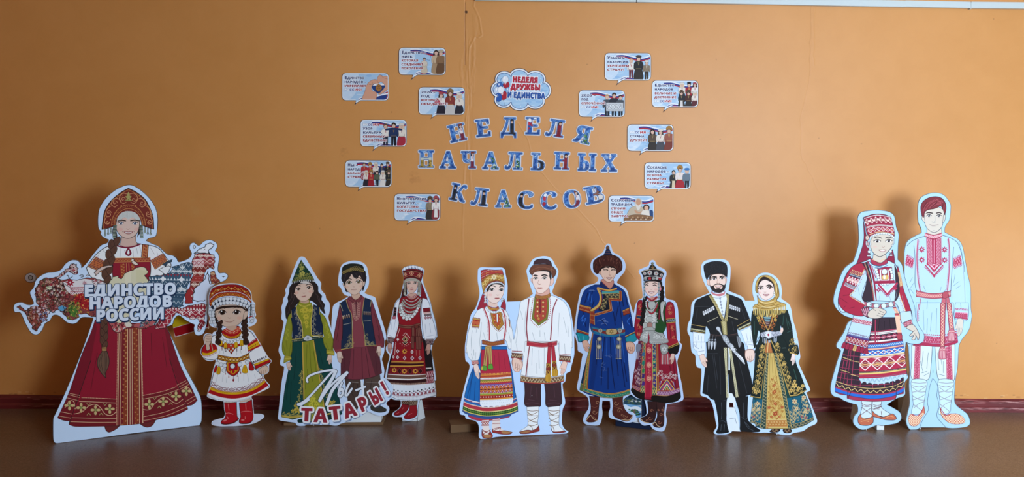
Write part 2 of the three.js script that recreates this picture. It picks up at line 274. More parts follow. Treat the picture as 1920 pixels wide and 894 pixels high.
  dash(str, n, col, lw, duty = 0.6) { const A = along(flat(pts(str), false)); for (let i = 0; i < n; i++) this.ll([A(i / n), A((i + duty) / n)], col, lw); return this; }
  teeth(str, n, r, col, side = 1) { const A = along(flat(pts(str), false)); for (let i = 0; i < n; i++) { const q = A((i + 0.5) / n), d = q[2] + side * 1.5708, R = r * this.f[2], w = Math.min(R * 0.85, A.len / n * 0.47); this.g([[q[0] - Math.cos(q[2]) * w, q[1] - Math.sin(q[2]) * w], [q[0] + Math.cos(q[2]) * w, q[1] + Math.sin(q[2]) * w], [q[0] + Math.cos(d) * R, q[1] + Math.sin(d) * R]], col); } return this; }
  vine(str, n, r, col, lw = 0.5, leaf = true) {                  // embroidered tendril with curls and leaves
    const A = along(flat(pts(str), false)), R = r * this.f[2]; this.l([flat(pts(str), false)], col, lw);
    for (let i = 0; i < n; i++) { const q = A((i + 0.5) / n), s = i % 2 ? 1 : -1, d = q[2] + s * 1.5708; this.curl(q[0] + Math.cos(d) * R * 0.7, q[1] + Math.sin(d) * R * 0.7, R * 0.7, s, col, lw * 0.9, q[2]); if (leaf) { const e = A((i + 0.95) / n); this.e(e[0] - Math.cos(d) * R * 0.55, e[1] - Math.sin(d) * R * 0.55, R * 0.5, R * 0.22, col, null, 0, q[2] + s * 0.7); } }
    return this;
  }
  braid(str, n, w, c1, c2, taper = 0) {
    const A = along(flat(pts(str), false)), R = w * this.f[2] / 2;
    for (let i = 0; i < n; i++) { const s = i % 2 ? 1 : -1, q = A((i + 0.5) / n), d = q[2], k = 1 - taper * i / n, h = A.len / n * 1.15; const L = (a, b) => [q[0] + Math.cos(d) * a - Math.sin(d) * b * s, q[1] + Math.sin(d) * a + Math.cos(d) * b * s]; this.s([L(-h, R * k * 0.5), L(-h * 0.5, R * k), L(h * 0.45, R * k * 0.8), L(h * 0.9, -R * k * 0.25), L(0, -R * k * 0.35)], c1, c2, 0.6); this.l([[L(-h * 0.6, R * k * 0.6), L(0, R * k * 0.45), L(h * 0.5, 0)]], c2, 0.25); }
    return this;
  }
  // faces
  eye(x, y, w, h, iris, o = {}) {
    const b = o.tilt || 0, R = (u, v) => [x + u * w / 2, y + v * h / 2 + u * b];
    const P = this.s([R(-1, 0.2), R(-0.5, -0.75), R(0.1, -1), R(0.7, -0.6), R(1, 0.1), R(0.4, 0.8), R(-0.4, 0.85)], '#f2efee');
    this.in(P, () => { const r = h * (o.r || 0.52); this.e(x + (o.look || 0) * w, y - h * 0.04, r * 0.94, r, iris); this.e(x + (o.look || 0) * w, y - h * 0.04, r * 0.5, r * 0.52, '#120c0a'); this.e(x - r * 0.3, y - h * 0.25, r * 0.26, r * 0.26, '#ffffff'); });
    this.l([[R(-1.06, 0.25), R(-0.5, -0.8), R(0.1, -1.05), R(0.7, -0.65), R(1.1, 0)]], '#1a1210', o.lid || 0.9); if (o.lash) this.l([[R(1.0 * o.lash, 0.0), R(1.3 * o.lash, -0.55)]], '#1a1210', 0.5);
    this.l([[R(-0.6, 0.8), R(0.3, 0.85), R(0.9, 0.3)]], 'rgba(70,40,30,.5)', 0.3); return this;
  }
  brow(str, col = '#231814', lw = 1.2) { return this.l(str, col, lw); }
  nose(x, y, w, col = 'rgba(150,96,80,.9)') { this.l([[[x - w * 0.5, y - w * 0.12], [x - w * 0.2, y + w * 0.16], [x + w * 0.15, y + w * 0.18], [x + w * 0.5, y - w * 0.1]]], col, 0.5); return this; }
  smile(x, y, w, h, lip = '#a8454a', teeth = true, tilt = 0) {
    const R = (u, v) => [x + u * w / 2, y + v * h / 2 + u * tilt];
    const P = this.s([R(-1, -0.45), R(-0.3, -0.55), R(0, -0.4), R(0.3, -0.55), R(1, -0.45), R(0.55, 0.6), R(0, 0.95), R(-0.55, 0.6)], lip, 'rgba(90,30,30,.8)', 0.35);
    if (teeth) this.s([R(-0.78, -0.3), R(0, -0.12), R(0.78, -0.3), R(0.4, 0.38), R(0, 0.5), R(-0.4, 0.38)], '#f7f4f0'); return this;
  }
  lips(x, y, w, h, col = '#c07068', tilt = 0) { const R = (u, v) => [x + u * w / 2, y + v * h / 2 + u * tilt]; this.s([R(-1, 0), R(-0.35, -0.7), R(0, -0.4), R(0.35, -0.7), R(1, 0), R(0.4, 0.8), R(-0.4, 0.8)], col); this.l([[R(-1.05, -0.05), R(-0.3, 0.1), R(0.3, 0.1), R(1.05, -0.1)]], 'rgba(90,40,36,.9)', 0.4); return this; }
  // relaxed hand hanging from a cuff; dir is where the fingers point, side the thumb's side
  hand(x, y, len, dir, side, skin, o = {}) {
    const c = Math.cos(dir), s = Math.sin(dir), w = (o.w || 1) * len, L = (a, b) => [x + c * a * len - s * b * w * side, y + s * a * len + c * b * w * side];
    const col = o.ink || '#5a3226', lw = o.lw || 0.5;
    this.s([L(0, -0.2), L(0.25, -0.27), L(0.5, -0.28), L(0.78, -0.24), L(0.86, -0.17), L(0.95, -0.1), L(1.0, 0), L(0.93, 0.08), L(0.86, 0.12), L(0.7, 0.15), L(0.55, 0.16), L(0.62, 0.25), L(0.6, 0.33), L(0.5, 0.34), L(0.3, 0.28), L(0, 0.2)], skin, col, lw);
    for (const b of [-0.16, -0.05, 0.06]) this.l([[L(0.5, b), L(0.72, b * 0.95), L(0.88, b * 0.9)]], col, lw * 0.7); this.l([[L(0.36, 0.2), L(0.5, 0.16), L(0.57, 0.17)]], col, lw * 0.7); return this;
  }
  // text set between two points of its base line, with a given cap height
  text(str, x0, y0, x1, y1, cap, o = {}) {
    const a = this.M(x0, y0), b = this.M(x1, y1), u = this.M(x0 + (o.lean || 0), y0 - cap), X = this.x; X.save();
    X.font = (o.font || 'bold 100px sans-serif'); const w = X.measureText(str).width, ch = (o.capEm || 71.4);
    X.setTransform((b[0] - a[0]) / w, (b[1] - a[1]) / w, (a[0] - u[0]) / ch, (a[1] - u[1]) / ch, a[0], a[1]); X.lineJoin = 'round'; X.textBaseline = 'alphabetic';
    for (const [kind, col, lw, dx = 0, dy = 0] of o.layers || [['fill', '#000']]) { if (kind === 'fill') { X.fillStyle = col; X.fillText(str, dx, dy); } else { X.strokeStyle = col; X.lineWidth = lw; X.strokeText(str, dx, dy); } }
    X.restore(); return this;
  }
}
// a shape's outline as frames + points -> list of [x, y, corner] in sheet pixels
function outlinePx(list) { const out = []; for (const [f, str] of list) { const q = FR[f]; for (const p of pts(str)) out.push([q[0] + p[0] / q[2], q[1] + p[1] / q[2], p[2]]); } return out; }

const foamEdge = new THREE.MeshStandardMaterial({ color: 0xdfe3e6, roughness: 0.7 });
const cardBrown = new THREE.MeshStandardMaterial({ color: 0x725639, roughness: 0.85 });
const cardWhite = new THREE.MeshStandardMaterial({ color: 0xdbe4e8, roughness: 0.6 });
const THICK = 0.005;
function printMat(c) { return new THREE.MeshPhysicalMaterial({ map: texOf(c), roughness: 0.55, specularIntensity: 0.35 }); }
function shapeFrom(poly, holes = []) { const s = new THREE.Shape(poly.map((p) => new THREE.Vector2(p[0], p[1]))); for (const h of holes) s.holes.push(new THREE.Path(h.map((p) => new THREE.Vector2(p[0], p[1])))); return s; }
function sheetUV(g, u0, v0, w, h) { const p = g.attributes.position, u = g.attributes.uv; for (let i = 0; i < p.count; i++) u.setXY(i, (p.getX(i) - u0) / w, (p.getY(i) - v0) / h); return g; }
// free-standing printed cardboard figure: base line given by two floor points, outline and print in its own plane
function cutout(o) {
  const A = onFloor(...o.base[0]), B = onFloor(...o.base[1]), U = B.clone().sub(A).normalize(), Nn = V3(-U.z, 0, U.x).negate(); if (Nn.z < 0) Nn.negate();
  const C = A.clone().add(B).multiplyScalar(0.5);
  const local = (px, py) => { const d = ray(px, py), t = C.clone().sub(camera.position).dot(Nn) / d.dot(Nn), P = camera.position.clone().addScaledVector(d, t); return [P.clone().sub(C).dot(U), P.y]; };
  const out = outlinePx(o.outline), poly = flat(out.map((p) => [p[0], p[1], p[2]]), true, 5).map((p) => local(p[0], p[1])).map((p) => [p[0], Math.max(p[1], 0.0015)]);
  const holes = (o.holes || []).map((h) => outlinePx(h).map((p) => local(p[0], p[1])));
  let u0 = 1e9, u1 = -1e9, v1 = 0; for (const p of poly) { u0 = Math.min(u0, p[0]); u1 = Math.max(u1, p[0]); v1 = Math.max(v1, p[1]); }
  const K = (o.k || 4), S = K * F / (DIST - C.z), w = Math.ceil((u1 - u0) * S), h = Math.ceil(v1 * S);
  const d = new Print((x, y) => { const q = local(x, y); return [(q[0] - u0) * S, (v1 - q[1]) * S]; }, K, w, h);
  d.x.fillStyle = o.paper || '#e2ebf6'; d.x.fillRect(0, 0, w, h);
  if (o.draw) o.draw(d);
  if (o.rim) { d.F('P'); d.x.strokeStyle = o.rim; d.x.lineWidth = 1.5 * K * (o.rimW || 1); d.x.stroke(d.path(out, false, true)); }
  const g = thing('cardboard_cutout', o.label, 'cardboard cutout', 'standing cardboard cutouts along the wall');
  g.position.set(C.x, 0, C.z); g.rotation.y = Math.atan2(-U.z, U.x);
  const shape = shapeFrom(poly, holes), board = new THREE.ExtrudeGeometry(shape, { depth: THICK, bevelEnabled: false, curveSegments: 1 }); board.translate(0, 0, -THICK);
  mesh('board', board, foamEdge, g);
  const pr = new THREE.ShapeGeometry(shape, 1); pr.translate(0, 0, 0.0004); sheetUV(pr, u0, 0, u1 - u0, v1);
  const pm = mesh('printed_sheet', pr, printMat(d.c), g); pm.userData.label = o.print;
  if (o.extra) o.extra(g, local, d);
  return g;
}
// folded strut behind a figure: a leaning strip with a foot plate, x in metres along the board
function strut(g, x, h, depth, mat = cardWhite, w = 0.05) {
  const s = new THREE.Shape([new THREE.Vector2(0, 0), new THREE.Vector2(-depth, 0), new THREE.Vector2(-depth, 0.02), new THREE.Vector2(0, h)]);
  const e = new THREE.ExtrudeGeometry(s, { depth: 0.004, bevelEnabled: false }); e.rotateY(-Math.PI / 2); e.translate(x, 0.001, -THICK - 0.0005);
  mesh('easel_strut', e, mat, g);
}
// ---------------------------------------------------------------- cut outlines of the nine standing figures
const OUT = {
  lady: [['Lb', '362 28 430 48 520 120 585 210 608 300 605 400 595 455 570 470 535 478 512 495* 560 520 610 540 650 575 690 610 735 620 768 645'], ['Ld', '445 205 475 228 490 258 540 245 578 222 592 192 575 150 585 115 615 105 652 128 690 95 740 82 790 105 800 140 785 170 805 190 815 230 805 310 815 345 860 345 885 370 865 405 810 430 770 450 745 520 730 600 722 700 715 760 690 830 650 848 620 835 610 790 615 762 590 750 545 725 500 690 480 690 455 720 440 760 392 778*'], ['Le', '880 150 960 330 1040 480 1072 560 1075 700 1058 737* 560 797* 72 862 45 856 35 830 35 690 50 655 130 480 230 230 308 10'], ['Lc', '690 697* 600 695 560 735 520 748 470 735 430 700 390 675 355 680 330 720 290 745 265 800 230 835 190 835 160 810 120 740 80 655 35 650 22 610 40 575 90 565 140 585 175 585 190 570 170 520 160 480 190 440 205 390 240 350 300 318 370 310 420 290 460 240 510 212 560 215 590 245 596 275* 640 230'], ['Lb', '74 597 130 535 180 515 195 490* 150 470 125 440 130 425 108 390 105 300 120 220 180 130 270 60']],
  girl: [['G1', '128 230 130 190 160 120 220 85 300 70 400 65 480 78 560 120 600 170 610 250 645 295 640 360 655 420 645 450 665 480 645 520 600 545 568 550 575 580 620 600 690 720 790 890'], ['G2', '830 98 810 130 800 150 800 200 790 230 740 260 745 290 780 340 808 370 800 400 700 450 610 490 605 515* 618 540 625 620 630 690* 690 690 735 700 747 722 720 750 650 790 560 812 430 826 300 832 200 822 160 805 170 770 230 748 290 735* 310 690 300 640 295 560 290 548* 230 540 130 510 108 490 120 440 150 330 175 200 205 90 150 100 90 85 50 35'], ['G1', '38 840 45 790 80 740 70 700 72 650 100 625 150 630 165 640 180 610 215 600 220 560 190 560 150 540 130 500 140 460 125 400 128 340']],
  tatar: [['T1', '300 32 340 50 400 150 460 250 497 300 497 365 540 420 550 460 580 500 588 560 580 610 572 650 596 745 604 770*'], ['T3', '62 640 75 500 110 460 170 430 232 395* 200 385 175 365 150 310 130 290 128 220 140 150 165 85 220 55 290 45 360 60 405 100 420 160 430 220 425 290 385 365* 420 380 485 405 500 440 540 580 590 740 600 810'], ['T4', '876 0 868 110 845 180 855 220 870 300 862 370* 900 395 950 450 958 500 940 570 900 612* 890 640 915 665 920 700 900 735 850 755 780 745 715 715 690 720 640 755 560 795 480 820 430 835 385 855 330 850'], ['T2', '540 845 500 850 430 845 345 845 315 860 250 855 228 830 140 815 80 805 60 785 65 720 95 430 120 280 85 260 80 220 88 185 65 120 75 60'], ['T1', '85 880 118 700 95 660 100 600 95 550 110 500 115 460 140 410 135 370 160 320 190 240 240 110 270 50']],
  red: [['R1', '262 105 268 80 300 58 340 48 385 42 430 50 480 66 508 88 512 115 496 170 502 240 540 340 580 450 600 540 640 690 655 800 658 850'], ['R2', '575 12 545 55 530 100 522 165 540 240 560 360 568 435 555 445 570 590 520 600 412 622* 405 640 392 700 388 790 365 815 300 838 235 825 226 800 170 800 135 785 140 755 200 710 218 660 212 632* 150 628 110 600 90 560 75 480 55 422* 62 390 85 280 105 200 75 150 70 110 90 70'], ['R1', '86 870 90 820 100 760 140 620 180 470 215 420 240 405* 262 300 280 205 270 140']],
  mordvin: [['M1', '215 120 220 75 250 58 340 60 450 60 480 80 490 130 508 230 505 330 502 397* 640 391*'], ['M3', '200 435 245 400* 230 360 200 270 190 220 185 180 215 120 250 75 310 55 370 52 420 75 450 130 480 180 478 220 460 280 425 375* 440 410 530 450 580 510 600 580 625 750 630 890'], ['M4', '628 130 600 240 590 280 555 300 545 370 520 395 530 480 545 570 520 640 515 760 545 820 575 838 555 858* 440 862*'], ['M2', '590 850* 400 862 300 885 240 880 225 850 228 780 215 730 180 700 100 680 85 650 45 640 35 600 45 530 70 420 100 300 135 170 120 130 95 110 88 20'], ['M1', '92 800 120 640 150 520 195 455 232 320 215 200']],
  buryat: [['B1', '335 80 345 55 365 35 390 45 402 75 420 120 480 155 525 200 540 250 530 310 490 360 462 400* 458 425 520 460 560 510 580 600 610 700 621 725*'], ['B3', '110 560 125 500 150 460 190 440 195 400 185 300 180 220 155 170 165 140 255 100 265 65 290 42 320 50 350 100 430 145 445 190 430 260 435 430 470 455 520 465 550 500 565 560 575 700 590 880'], ['B4', '530 30 555 60 545 110 520 180 510 230 530 330 555 450 570 560 560 590 500 610 415 625* 400 720 410 790 390 870 350 888 290 870 265 850 245 825 190 830 150 800 145 760 185 745 215 720 210 640 195 580* 120 570 68 533*'], ['B2', '470 625 465 680 500 730 550 745 575 780 560 820 500 835 430 815 390 805 345 790 335 750 350 700 346 640* 280 640* 275 690 280 760 262 840 230 858 140 850 110 820 120 770 155 710 160 650 140 600 70 555 55 520 75 420 100 260 105 225 65 200 60 150 45 90 30 60'], ['B1', '35 880 45 790 65 650 100 500 150 450 230 430 268 400 270 370* 215 320 195 260 210 200 260 160 315 120']],
  caucasus: [['C1', '215 40 260 30 330 28 390 35 430 65 445 120 440 250 425 342* 480 365 560 400 590 441* 660 440*'], ['C3', '115 340* 95 270 90 200 105 120 150 60 220 35 290 45 350 85 395 150 410 240 405 310 440 340 490 380 515 450 525 530 560 650 590 800'], ['C4', '540 0 555 100 540 160 600 300 645 400 650 430 612 450* 650 540 720 720 705 760 640 790 580 830 490 850 440 870 370 865 300 850 200 845 160 848'], ['C2', '600 840 450 832* 420 855 350 868 285 860 272 840 300 790 290 740 270 620 240 540 200 510 150 490 145 440 155 240 115 220 100 180 95 110 60 70'], ['C1', '45 800 20 740 30 660 50 620 60 480 90 430 160 395 240 362* 190 270 160 190 155 110 175 60']],
  mariW: [['W1', '225 80 250 35 320 18 400 15 480 30 520 65 535 150 555 210 550 300 547 410* 580 450 600 540 630 640 680 780 692 880'], ['W2', '690 95 712 125 725 160 715 205 670 225 610 220 585 212* 578 300 592 440 600 480 575 520 580 600 560 625 515 638 442 685* 500 715 540 745 550 790 520 825 450 840 400 845 370 840 330 855 260 878 210 860 180 820 190 770 215 740 210 690 180 680 110 655 80 635 30 620 8 580 15 510 60 350 85 275 55 250 55 220 80 180 110 130 140 60'], ['W1', '185 885 120 860 60 810 32 750 40 680 80 560 120 480 190 425* 230 290 230 150']],
  mariM: [['N1', '160 130 180 80 230 52 290 42 350 60 395 120 400 160 390 240 360 290 356 330* 400 355 460 390 490 450 520 620 545 740 547 880'], ['N2', '530 90 510 180 460 250 440 300 430 450 415 540 410 680 440 720 500 770 518 830 490 858 400 868 340 862* 170 862* 130 882 90 870 70 820 80 760 95 690 90 560 95 480 85 300 75 270 65 100'], ['N1', '58 860 60 600 60 480 75 410 110 375 185 335* 180 300 160 250']],
};
const BASE = { lady: [[100, 832], [375, 797.5]], girl: [[405, 800], [490, 798]], tatar: [[540, 799], [700, 797.5]], red: [[745, 790.5], [790, 790.5]], mordvin: [[905, 823], [1060, 813]], buryat: [[1115, 798], [1238, 809]], caucasus: [[1345, 814.5], [1480, 815.5]], mariW: [[1600, 807], [1690, 807]], mariM: [[1714, 805.5], [1793, 803.5]] };
// ---------------------------------------------------------------- prints: couple in blue silk robe and red dress with silver
function curledBoot(d,str,toe,pat) { d.s(str,'#52241f','#1c0c0a',0.8);d.l(toe,'#d8b88c',1.2);for (const [x,y,r,s] of pat) d.curl(x,y,r,s,'#b08460',0.8);}
function drawBuryat(d) {
  const BL = '#0f3780',BD = '#081a48',SK = '#e6c3ae',SKI = '#7a4a3a',GO = '#d0a24a',RS = '#8a3626',TQ = '#1b8a9a';
  // ---- man: boots
  d.F('B2');curledBoot(d,'165 600* 258 605* 250 680 245 740 238 800 215 825 160 830 138 815 150 785 175 740 178 680',['140 812 175 770 200 800 225 812 235 815'],[[210,740,24,1],[235,660,18,-1],[205,790,18,1]]);curledBoot(d,'365 600* 462 600* 460 660 480 720 520 760 548 768* 535 800 500 822 450 812 385 780 370 740 375 680',['548 770 520 808 490 812 450 805'],[[400,660,24,1],[430,730,26,-1],[480,780,20,1],[455,765,14,1]]);d.l(['180 690 215 700 245 685','380 690 420 700 465 680'],'#7a4a3a',0.8);
  // robe skirt
  const rb = d.s('195 30* 160 200 110 400 85 520 80 545* 110 560 160 585 300 614 420 610 525 580* 515 400 500 200 480 40*',BL,BD,0.9);
  d.in(rb,()=>{
    d.g('195 30 80 545 120 570 170 200','#0c3046');d.g('215 60 260 40 240 300 200 540 165 540','#0e2f70');for (const q of ['300 80 280 300 270 500','350 70 360 300 390 540','430 70 450 300 480 520','240 100 225 320','400 200 420 420','330 350 330 540','470 300 495 470']) d.l(q,BD,1.6);d.l(['320 90 315 250','380 80 400 230','455 120 475 300','285 120 280 200'],'#2358ae',1.4);
    d.l(['290 295 270 330 300 350 290 380','265 370 320 372','300 240 350 250','255 430 290 440','340 240 350 262'],'#5c6f96',0.6);d.curl(290,310,16,1,'#5c6f96',0.5);d.curl(345,250,18,-1,'#4c62a0',0.5);
    d.band('200 40 165 300 150 545','168 40 140 300 104 540','#7a3428',[['fill',1,'#6f7a40',0,0.3,0.7],['vine',10,'#c8a858',0.5,0.3,0.7],['line',1,GO,0.7,0.24,0.76],['line',1,'#c8883c',0.7,0.02,0.98]]);
    d.band('150 535 300 572 420 568 530 535','85 545 300 615 430 612 535 578','#2c7a64',[['fill',1,'#7a2c26',0,0,0.2],['line',1,GO,1,0.2,0.92],['line',1,GO,0.8,0.02],['vine',10,'#a8c0a0',0.5,0.4,0.75]]);d.band('85 480 112 492','80 545 108 560','#5c6a3c',[['line',1,GO,0.7,0.1]]);
  });
  // torso
  d.F('B1');const to = d.s('240 440* 180 465 130 510 95 620 65 800 60 900* 180 900* 190 760 195 850 205 900* 510 900* 505 770 530 900* 620 900* 600 760 570 620 540 520 500 475 440 440*',BL,BD,0.9);
  d.in(to,()=>{ for (const q of ['170 520 140 620','215 500 190 640','230 600 200 700','540 540 560 640','500 500 520 650','480 600 500 760','300 780 350 840','420 700 440 840','120 700 150 860','580 740 600 860','470 650 440 800'] ) d.l(q,BD,1.6);d.l(['190 520 170 600','450 520 470 620','100 780 130 740 110 800 150 770 120 840','590 760 560 800 580 830','400 640 420 700','210 540 200 620','560 570 570 640'],'#2f6bca',1.3);d.l(['260 800 300 790 330 770 350 800 370 810','300 830 340 820 360 840','180 495 240 500','190 485 230 490'],'#8094c0',0.6);d.curl(335,795,16,1,'#8094c0',0.6);});
  d.g('310 520 490 512 490 575 400 595 405 690 300 700 270 695 325 560','#141a26');d.vine('340 545 400 548 480 550',7,3.4,'#b8a468',0.7);d.vine('340 570 335 620 310 680',6,3.6,'#b8a468',0.7);
  d.ll('490 510 492 590 385 582 400 690 300 720 205 745','#d8a048',4.6).ll('490 510 492 590 385 582 400 690 300 720 205 745','#8c3828',3.4);d.band('310 505 475 495','308 532 480 525','#4f9a96',[['line',1,'#c8a858',0.7,0.95]]);d.dash('380 590 396 685',7,'#d0a060',0.8,0.5).dash('385 575 485 582',9,'#d0a060',0.8,0.5).dash('230 735 390 690',12,'#d0a060',0.8,0.5);
  d.l('270 480 295 540 295 600 270 650 200 700','#d8a048',4.8).l('272 480 297 540 297 600 272 650 202 700','#c8b060',3).l('278 480 305 540 305 605 280 660 205 712','#8c3828',1.6);d.band('190 700 235 700','190 820 235 835',RS,[['line',1,GO,0.8,0.05],['vine',3,'#c88a50',0.6]],'#3a140c',0.5);d.ll('192 700 192 825',GO,0.9).ll('232 740 236 835',GO,0.9);
  d.band('90 635 200 660','80 690 190 724',RS,[['line',1,GO,1.2,0.1,0.9],['line',1,'#e8c880',0.5,0.24,0.76],['vine',4,'#b86a3c',0.6]],'#2a100a',0.5);d.band('515 695 578 665','520 745 585 722',RS,[['line',1,GO,1.2,0.1,0.9],['vine',3,'#b86a3c',0.6]],'#2a100a',0.5);
  d.s('300 400* 290 440 330 475 385 490 440 470 428 425 420 405* 385 470 330 430','#1a2a5a','#0a1430',0.6);d.l('268 470 320 485 385 495 450 478',GO,3).l('265 478 320 494 385 504 455 486','#8c3828',1.2).l('300 395 330 430 388 478','#b03a2c',2).l('425 410 410 445 388 478','#b03a2c',2);d.l(['265 480 290 490','270 500 300 500','280 520 300 515'],'#c8a858',1.2);
  // belt
  d.band('205 850 350 880 505 862','205 900 350 900 510 900','#2a6a8a');d.F('B2');d.band('195 0 350 30 480 8','195 22 350 62 482 36','#7a2c2c',[['line',1,'#2f7a96',1.4,-0.05,1.05]],'#1c0c0c',0.5);d.band('198 30 350 62 484 38','200 48 350 78 486 54','#1f6a90');d.s('320 12 400 8 402 50 322 55','#b8a070','#4a3a20',0.8);d.flower(360,30,20,'#8a7244','#c8b078',6);for (const x of [262,435]) { d.e(x,22,20,20,'#a8a49a','#3a3630',0.6);d.star(x,22,15,'#7a766c',8,0.5);d.ll([[x,40],[x - 8,95]],'#8a867c',1);d.e(x - 8,95,22,20,'#98927e','#2c2820',0.6);d.star(x - 8,95,14,'#c8c0a4',6,0.5);d.e(x - 12,165,24,20,'#98927e','#2c2820',0.6);d.star(x - 12,165,14,'#c8c0a4',6,0.5);for (const k of [-26,-12,2,14]) { d.ll([[x - 12 + k + 6,110],[x - 12 + k + 6,160]],'#a8a290',0.8);d.ll([[x - 12 + k + 6,180],[x - 12 + k + 6,265]],'#a8a290',1);d.e(x - 12 + k + 6,268,5,6,'#b8b2a0','#3a362c',0.3);} }
  // cuffs,hands
  d.s('60 -10* 50 20 60 90 75 125 150 108 160 60 165 -10*',BL);d.band('55 10 160 45','52 40 155 68','#5a2a2a',[['line',1,GO,1.2,0.1,0.9],['line',1,'#c84a30',1,0.5]]);d.s('52 40 155 66 155 108 110 112 72 120 60 80',TQ,'#0a3a44',0.8);d.l(['70 60 80 110','110 70 118 105'],'#5ac0c8',1);d.s('485 -10* 480 60 490 90 565 60 575 20 575 -10*',BL);d.band('482 72 568 30','486 88 572 48','#5a2a2a',[['line',1,GO,1.2,0.1,0.9]]);d.s('486 86 574 46 580 105 540 125 496 122',TQ,'#0a3a44',0.8);
  d.hand(122,112,105,1.25,-1,'#dcae98',{ ink: '#7a4030',w: 0.9 });d.s('495 125 540 122 565 150 560 200 535 222 510 215 492 180','#dcae98','#7a4030',0.6);d.l(['515 150 510 195','530 160 525 212','545 165 545 210','508 180 530 200'],'#7a4030',0.6);
  // head
  d.F('B1');d.s('310 385* 420 385* 425 430 388 478 330 430 300 400*','#c88a78',SKI,0.5);d.s('290 290 300 340 325 385 365 415 395 412 430 370 450 320 450 280 370 255 300 270',SK,SKI,0.6);d.s('292 295* 275 290 278 325 300 345*','#dcae98',SKI,0.5);
  d.s('285 290* 300 270 370 258 445 270 450 300* 430 278 370 268 310 282 298 310','#1c1412');d.l(['325 292 345 286 368 296','402 296 422 288 440 296'],'#1c1210',1.3);d.l(['328 300 348 295 366 302','405 302 422 296 438 302'],'#4a3028',0.5);d.brow(['322 276 345 265 372 272','400 272 425 266 442 276'],'#241814',1.6);d.l('385 300 380 340 392 346','#a8705c',0.5);d.nose(388,344,24);d.smile(380,374,58,26,'#a85a50');d.l(['340 350 335 375','425 350 425 368'],'#b07a68',0.5);
  const fur = d.s('222 260 228 210 270 172 330 150 380 144 440 155 485 185 508 235 505 290 470 325 450 335* 450 285 420 262 360 255 310 268 285 300 270 332 240 320 225 290','#43211c','#1c0c0a',0.8);d.in(fur,()=>{ for (let i = 0;i < 90;i++) { const t = rnd() * 6.28,x = 365 + Math.cos(t) * (60 + rnd() * 80),y = 220 + Math.sin(t) * (30 + rnd() * 50);d.ll([[x,y],[x + (rnd() - 0.5) * 14,y + 14 + rnd() * 12]],['#5c322a','#2e1512','#7a4a3a'][i % 3],0.8);} });d.s('325 148* 345 110 355 80* 378 80* 390 110 410 148* 365 144','#1a2448','#0a0e20',0.8);d.l(['350 110 385 110','340 130 395 130'],'#6a4a40',0.8);d.s('352 85 350 70 366 55 380 70 376 88','#6a4a3c','#2a1814',0.6);
  // ---- woman: boots
  d.F('B4');d.s('225 600* 310 600* 315 680 300 760 280 800 220 806 170 785 160 762 210 740 235 700','#331a1a','#140a0a',0.8);d.s('310 600* 400 610* 385 700 385 780 378 830 350 850 300 845 275 818 300 790 320 740','#3a1f1e','#140a0a',0.8);d.l(['160 764 190 795 240 806','276 820 300 800 320 830 360 850'],'#d8b88c',1.2);for (const [x,y,r,s] of [[250,760,22,1],[220,785,14,-1],[340,800,20,1],[355,730,18,-1],[370,680,14,1],[265,690,16,-1],[330,680,12,1]]) d.curl(x,y,r,s,'#a86a50',0.8);d.beads('380 650 385 740',8,0.7,'#c8a890');
  // skirt
  d.s('75 470* 70 500 120 560 195 582 300 600 400 615 500 600 545 560* 540 500*','#17120f','#0a0806',0.6);
  const sk = d.s('140 20* 120 180 95 330 75 460* 110 490 160 512 200 518* 200 575 265 583* 268 545 350 548 430 545 540 505* 520 400 495 200 450 20*','#8c1830','#3a0a14',0.8);
  d.in(sk,()=>{
    d.g('130 30 165 30 150 330 120 470 75 460','#6a1828');d.l(['470 200 500 480','150 100 110 450','440 260 480 500'],'#5a0f20',1.2);
    const stripe = (xa,xb,ya,yb,wa,wb,c,l)=>d.band([[xa,ya],[xb,yb]],[[xa + wa,ya],[xb + wb,yb]],c,l);
    stripe(155,115,30,480,22,40,'#5a2a4a',[['vine',9,'#c8a868',0.6]]);stripe(183,160,30,510,26,32,'#2a4a6a',[['fill',1,'#5a2a5a',0,0,1],['dia',14,'#b8a06a',0.8],['diaF',14,'#2f7a5a',0.8,0.3,0.7],['line',1,GO,0.8,0,1]]);stripe(218,200,20,560,48,66,'#a01c38',[['line',1,'#c83a50',0.8,0.08,0.92]]);stripe(272,278,30,540,34,38,'#2c3c6c',[['vine',13,'#d0b474',0.7,0.1,0.9],['line',1,'#d8b860',1.2,0,1]]);stripe(318,325,30,530,8,10,'#b89a3c',[['line',1,'#6a2a20',0.5,0.5]]);
    for (const [y,c] of [[120,'#2f6a8a'],[200,'#1f7a6a'],[280,'#2f7a4a'],[330,'#3a2a6a'],[400,'#4a2a7a']]) { d.g([[276,y],[306,y],[307,y + 40],[278,y + 40]],c);d.flower(291,y + 20,12,'#d0b474','#8a6a30',5);d.g([[176,y + 10],[200,y + 10],[196,y + 46],[170,y + 46]],c);}
    for (const y of [110,250,380]) { d.e(240,y,20,26,'#b84a50','#e0b090',0.8);d.flower(240,y,16,'#e0a890','#8a2030',6);} for (const y of [60,180,300,330]) d.curl(240,y,14,1,'#d88a80',0.8);
    d.vine('340 300 350 350 400 370 470 340 500 380',9,4.4,'#cfc4c0',0.9);d.vine('130 280 125 350 140 430',6,4,'#c8aab0',0.8);
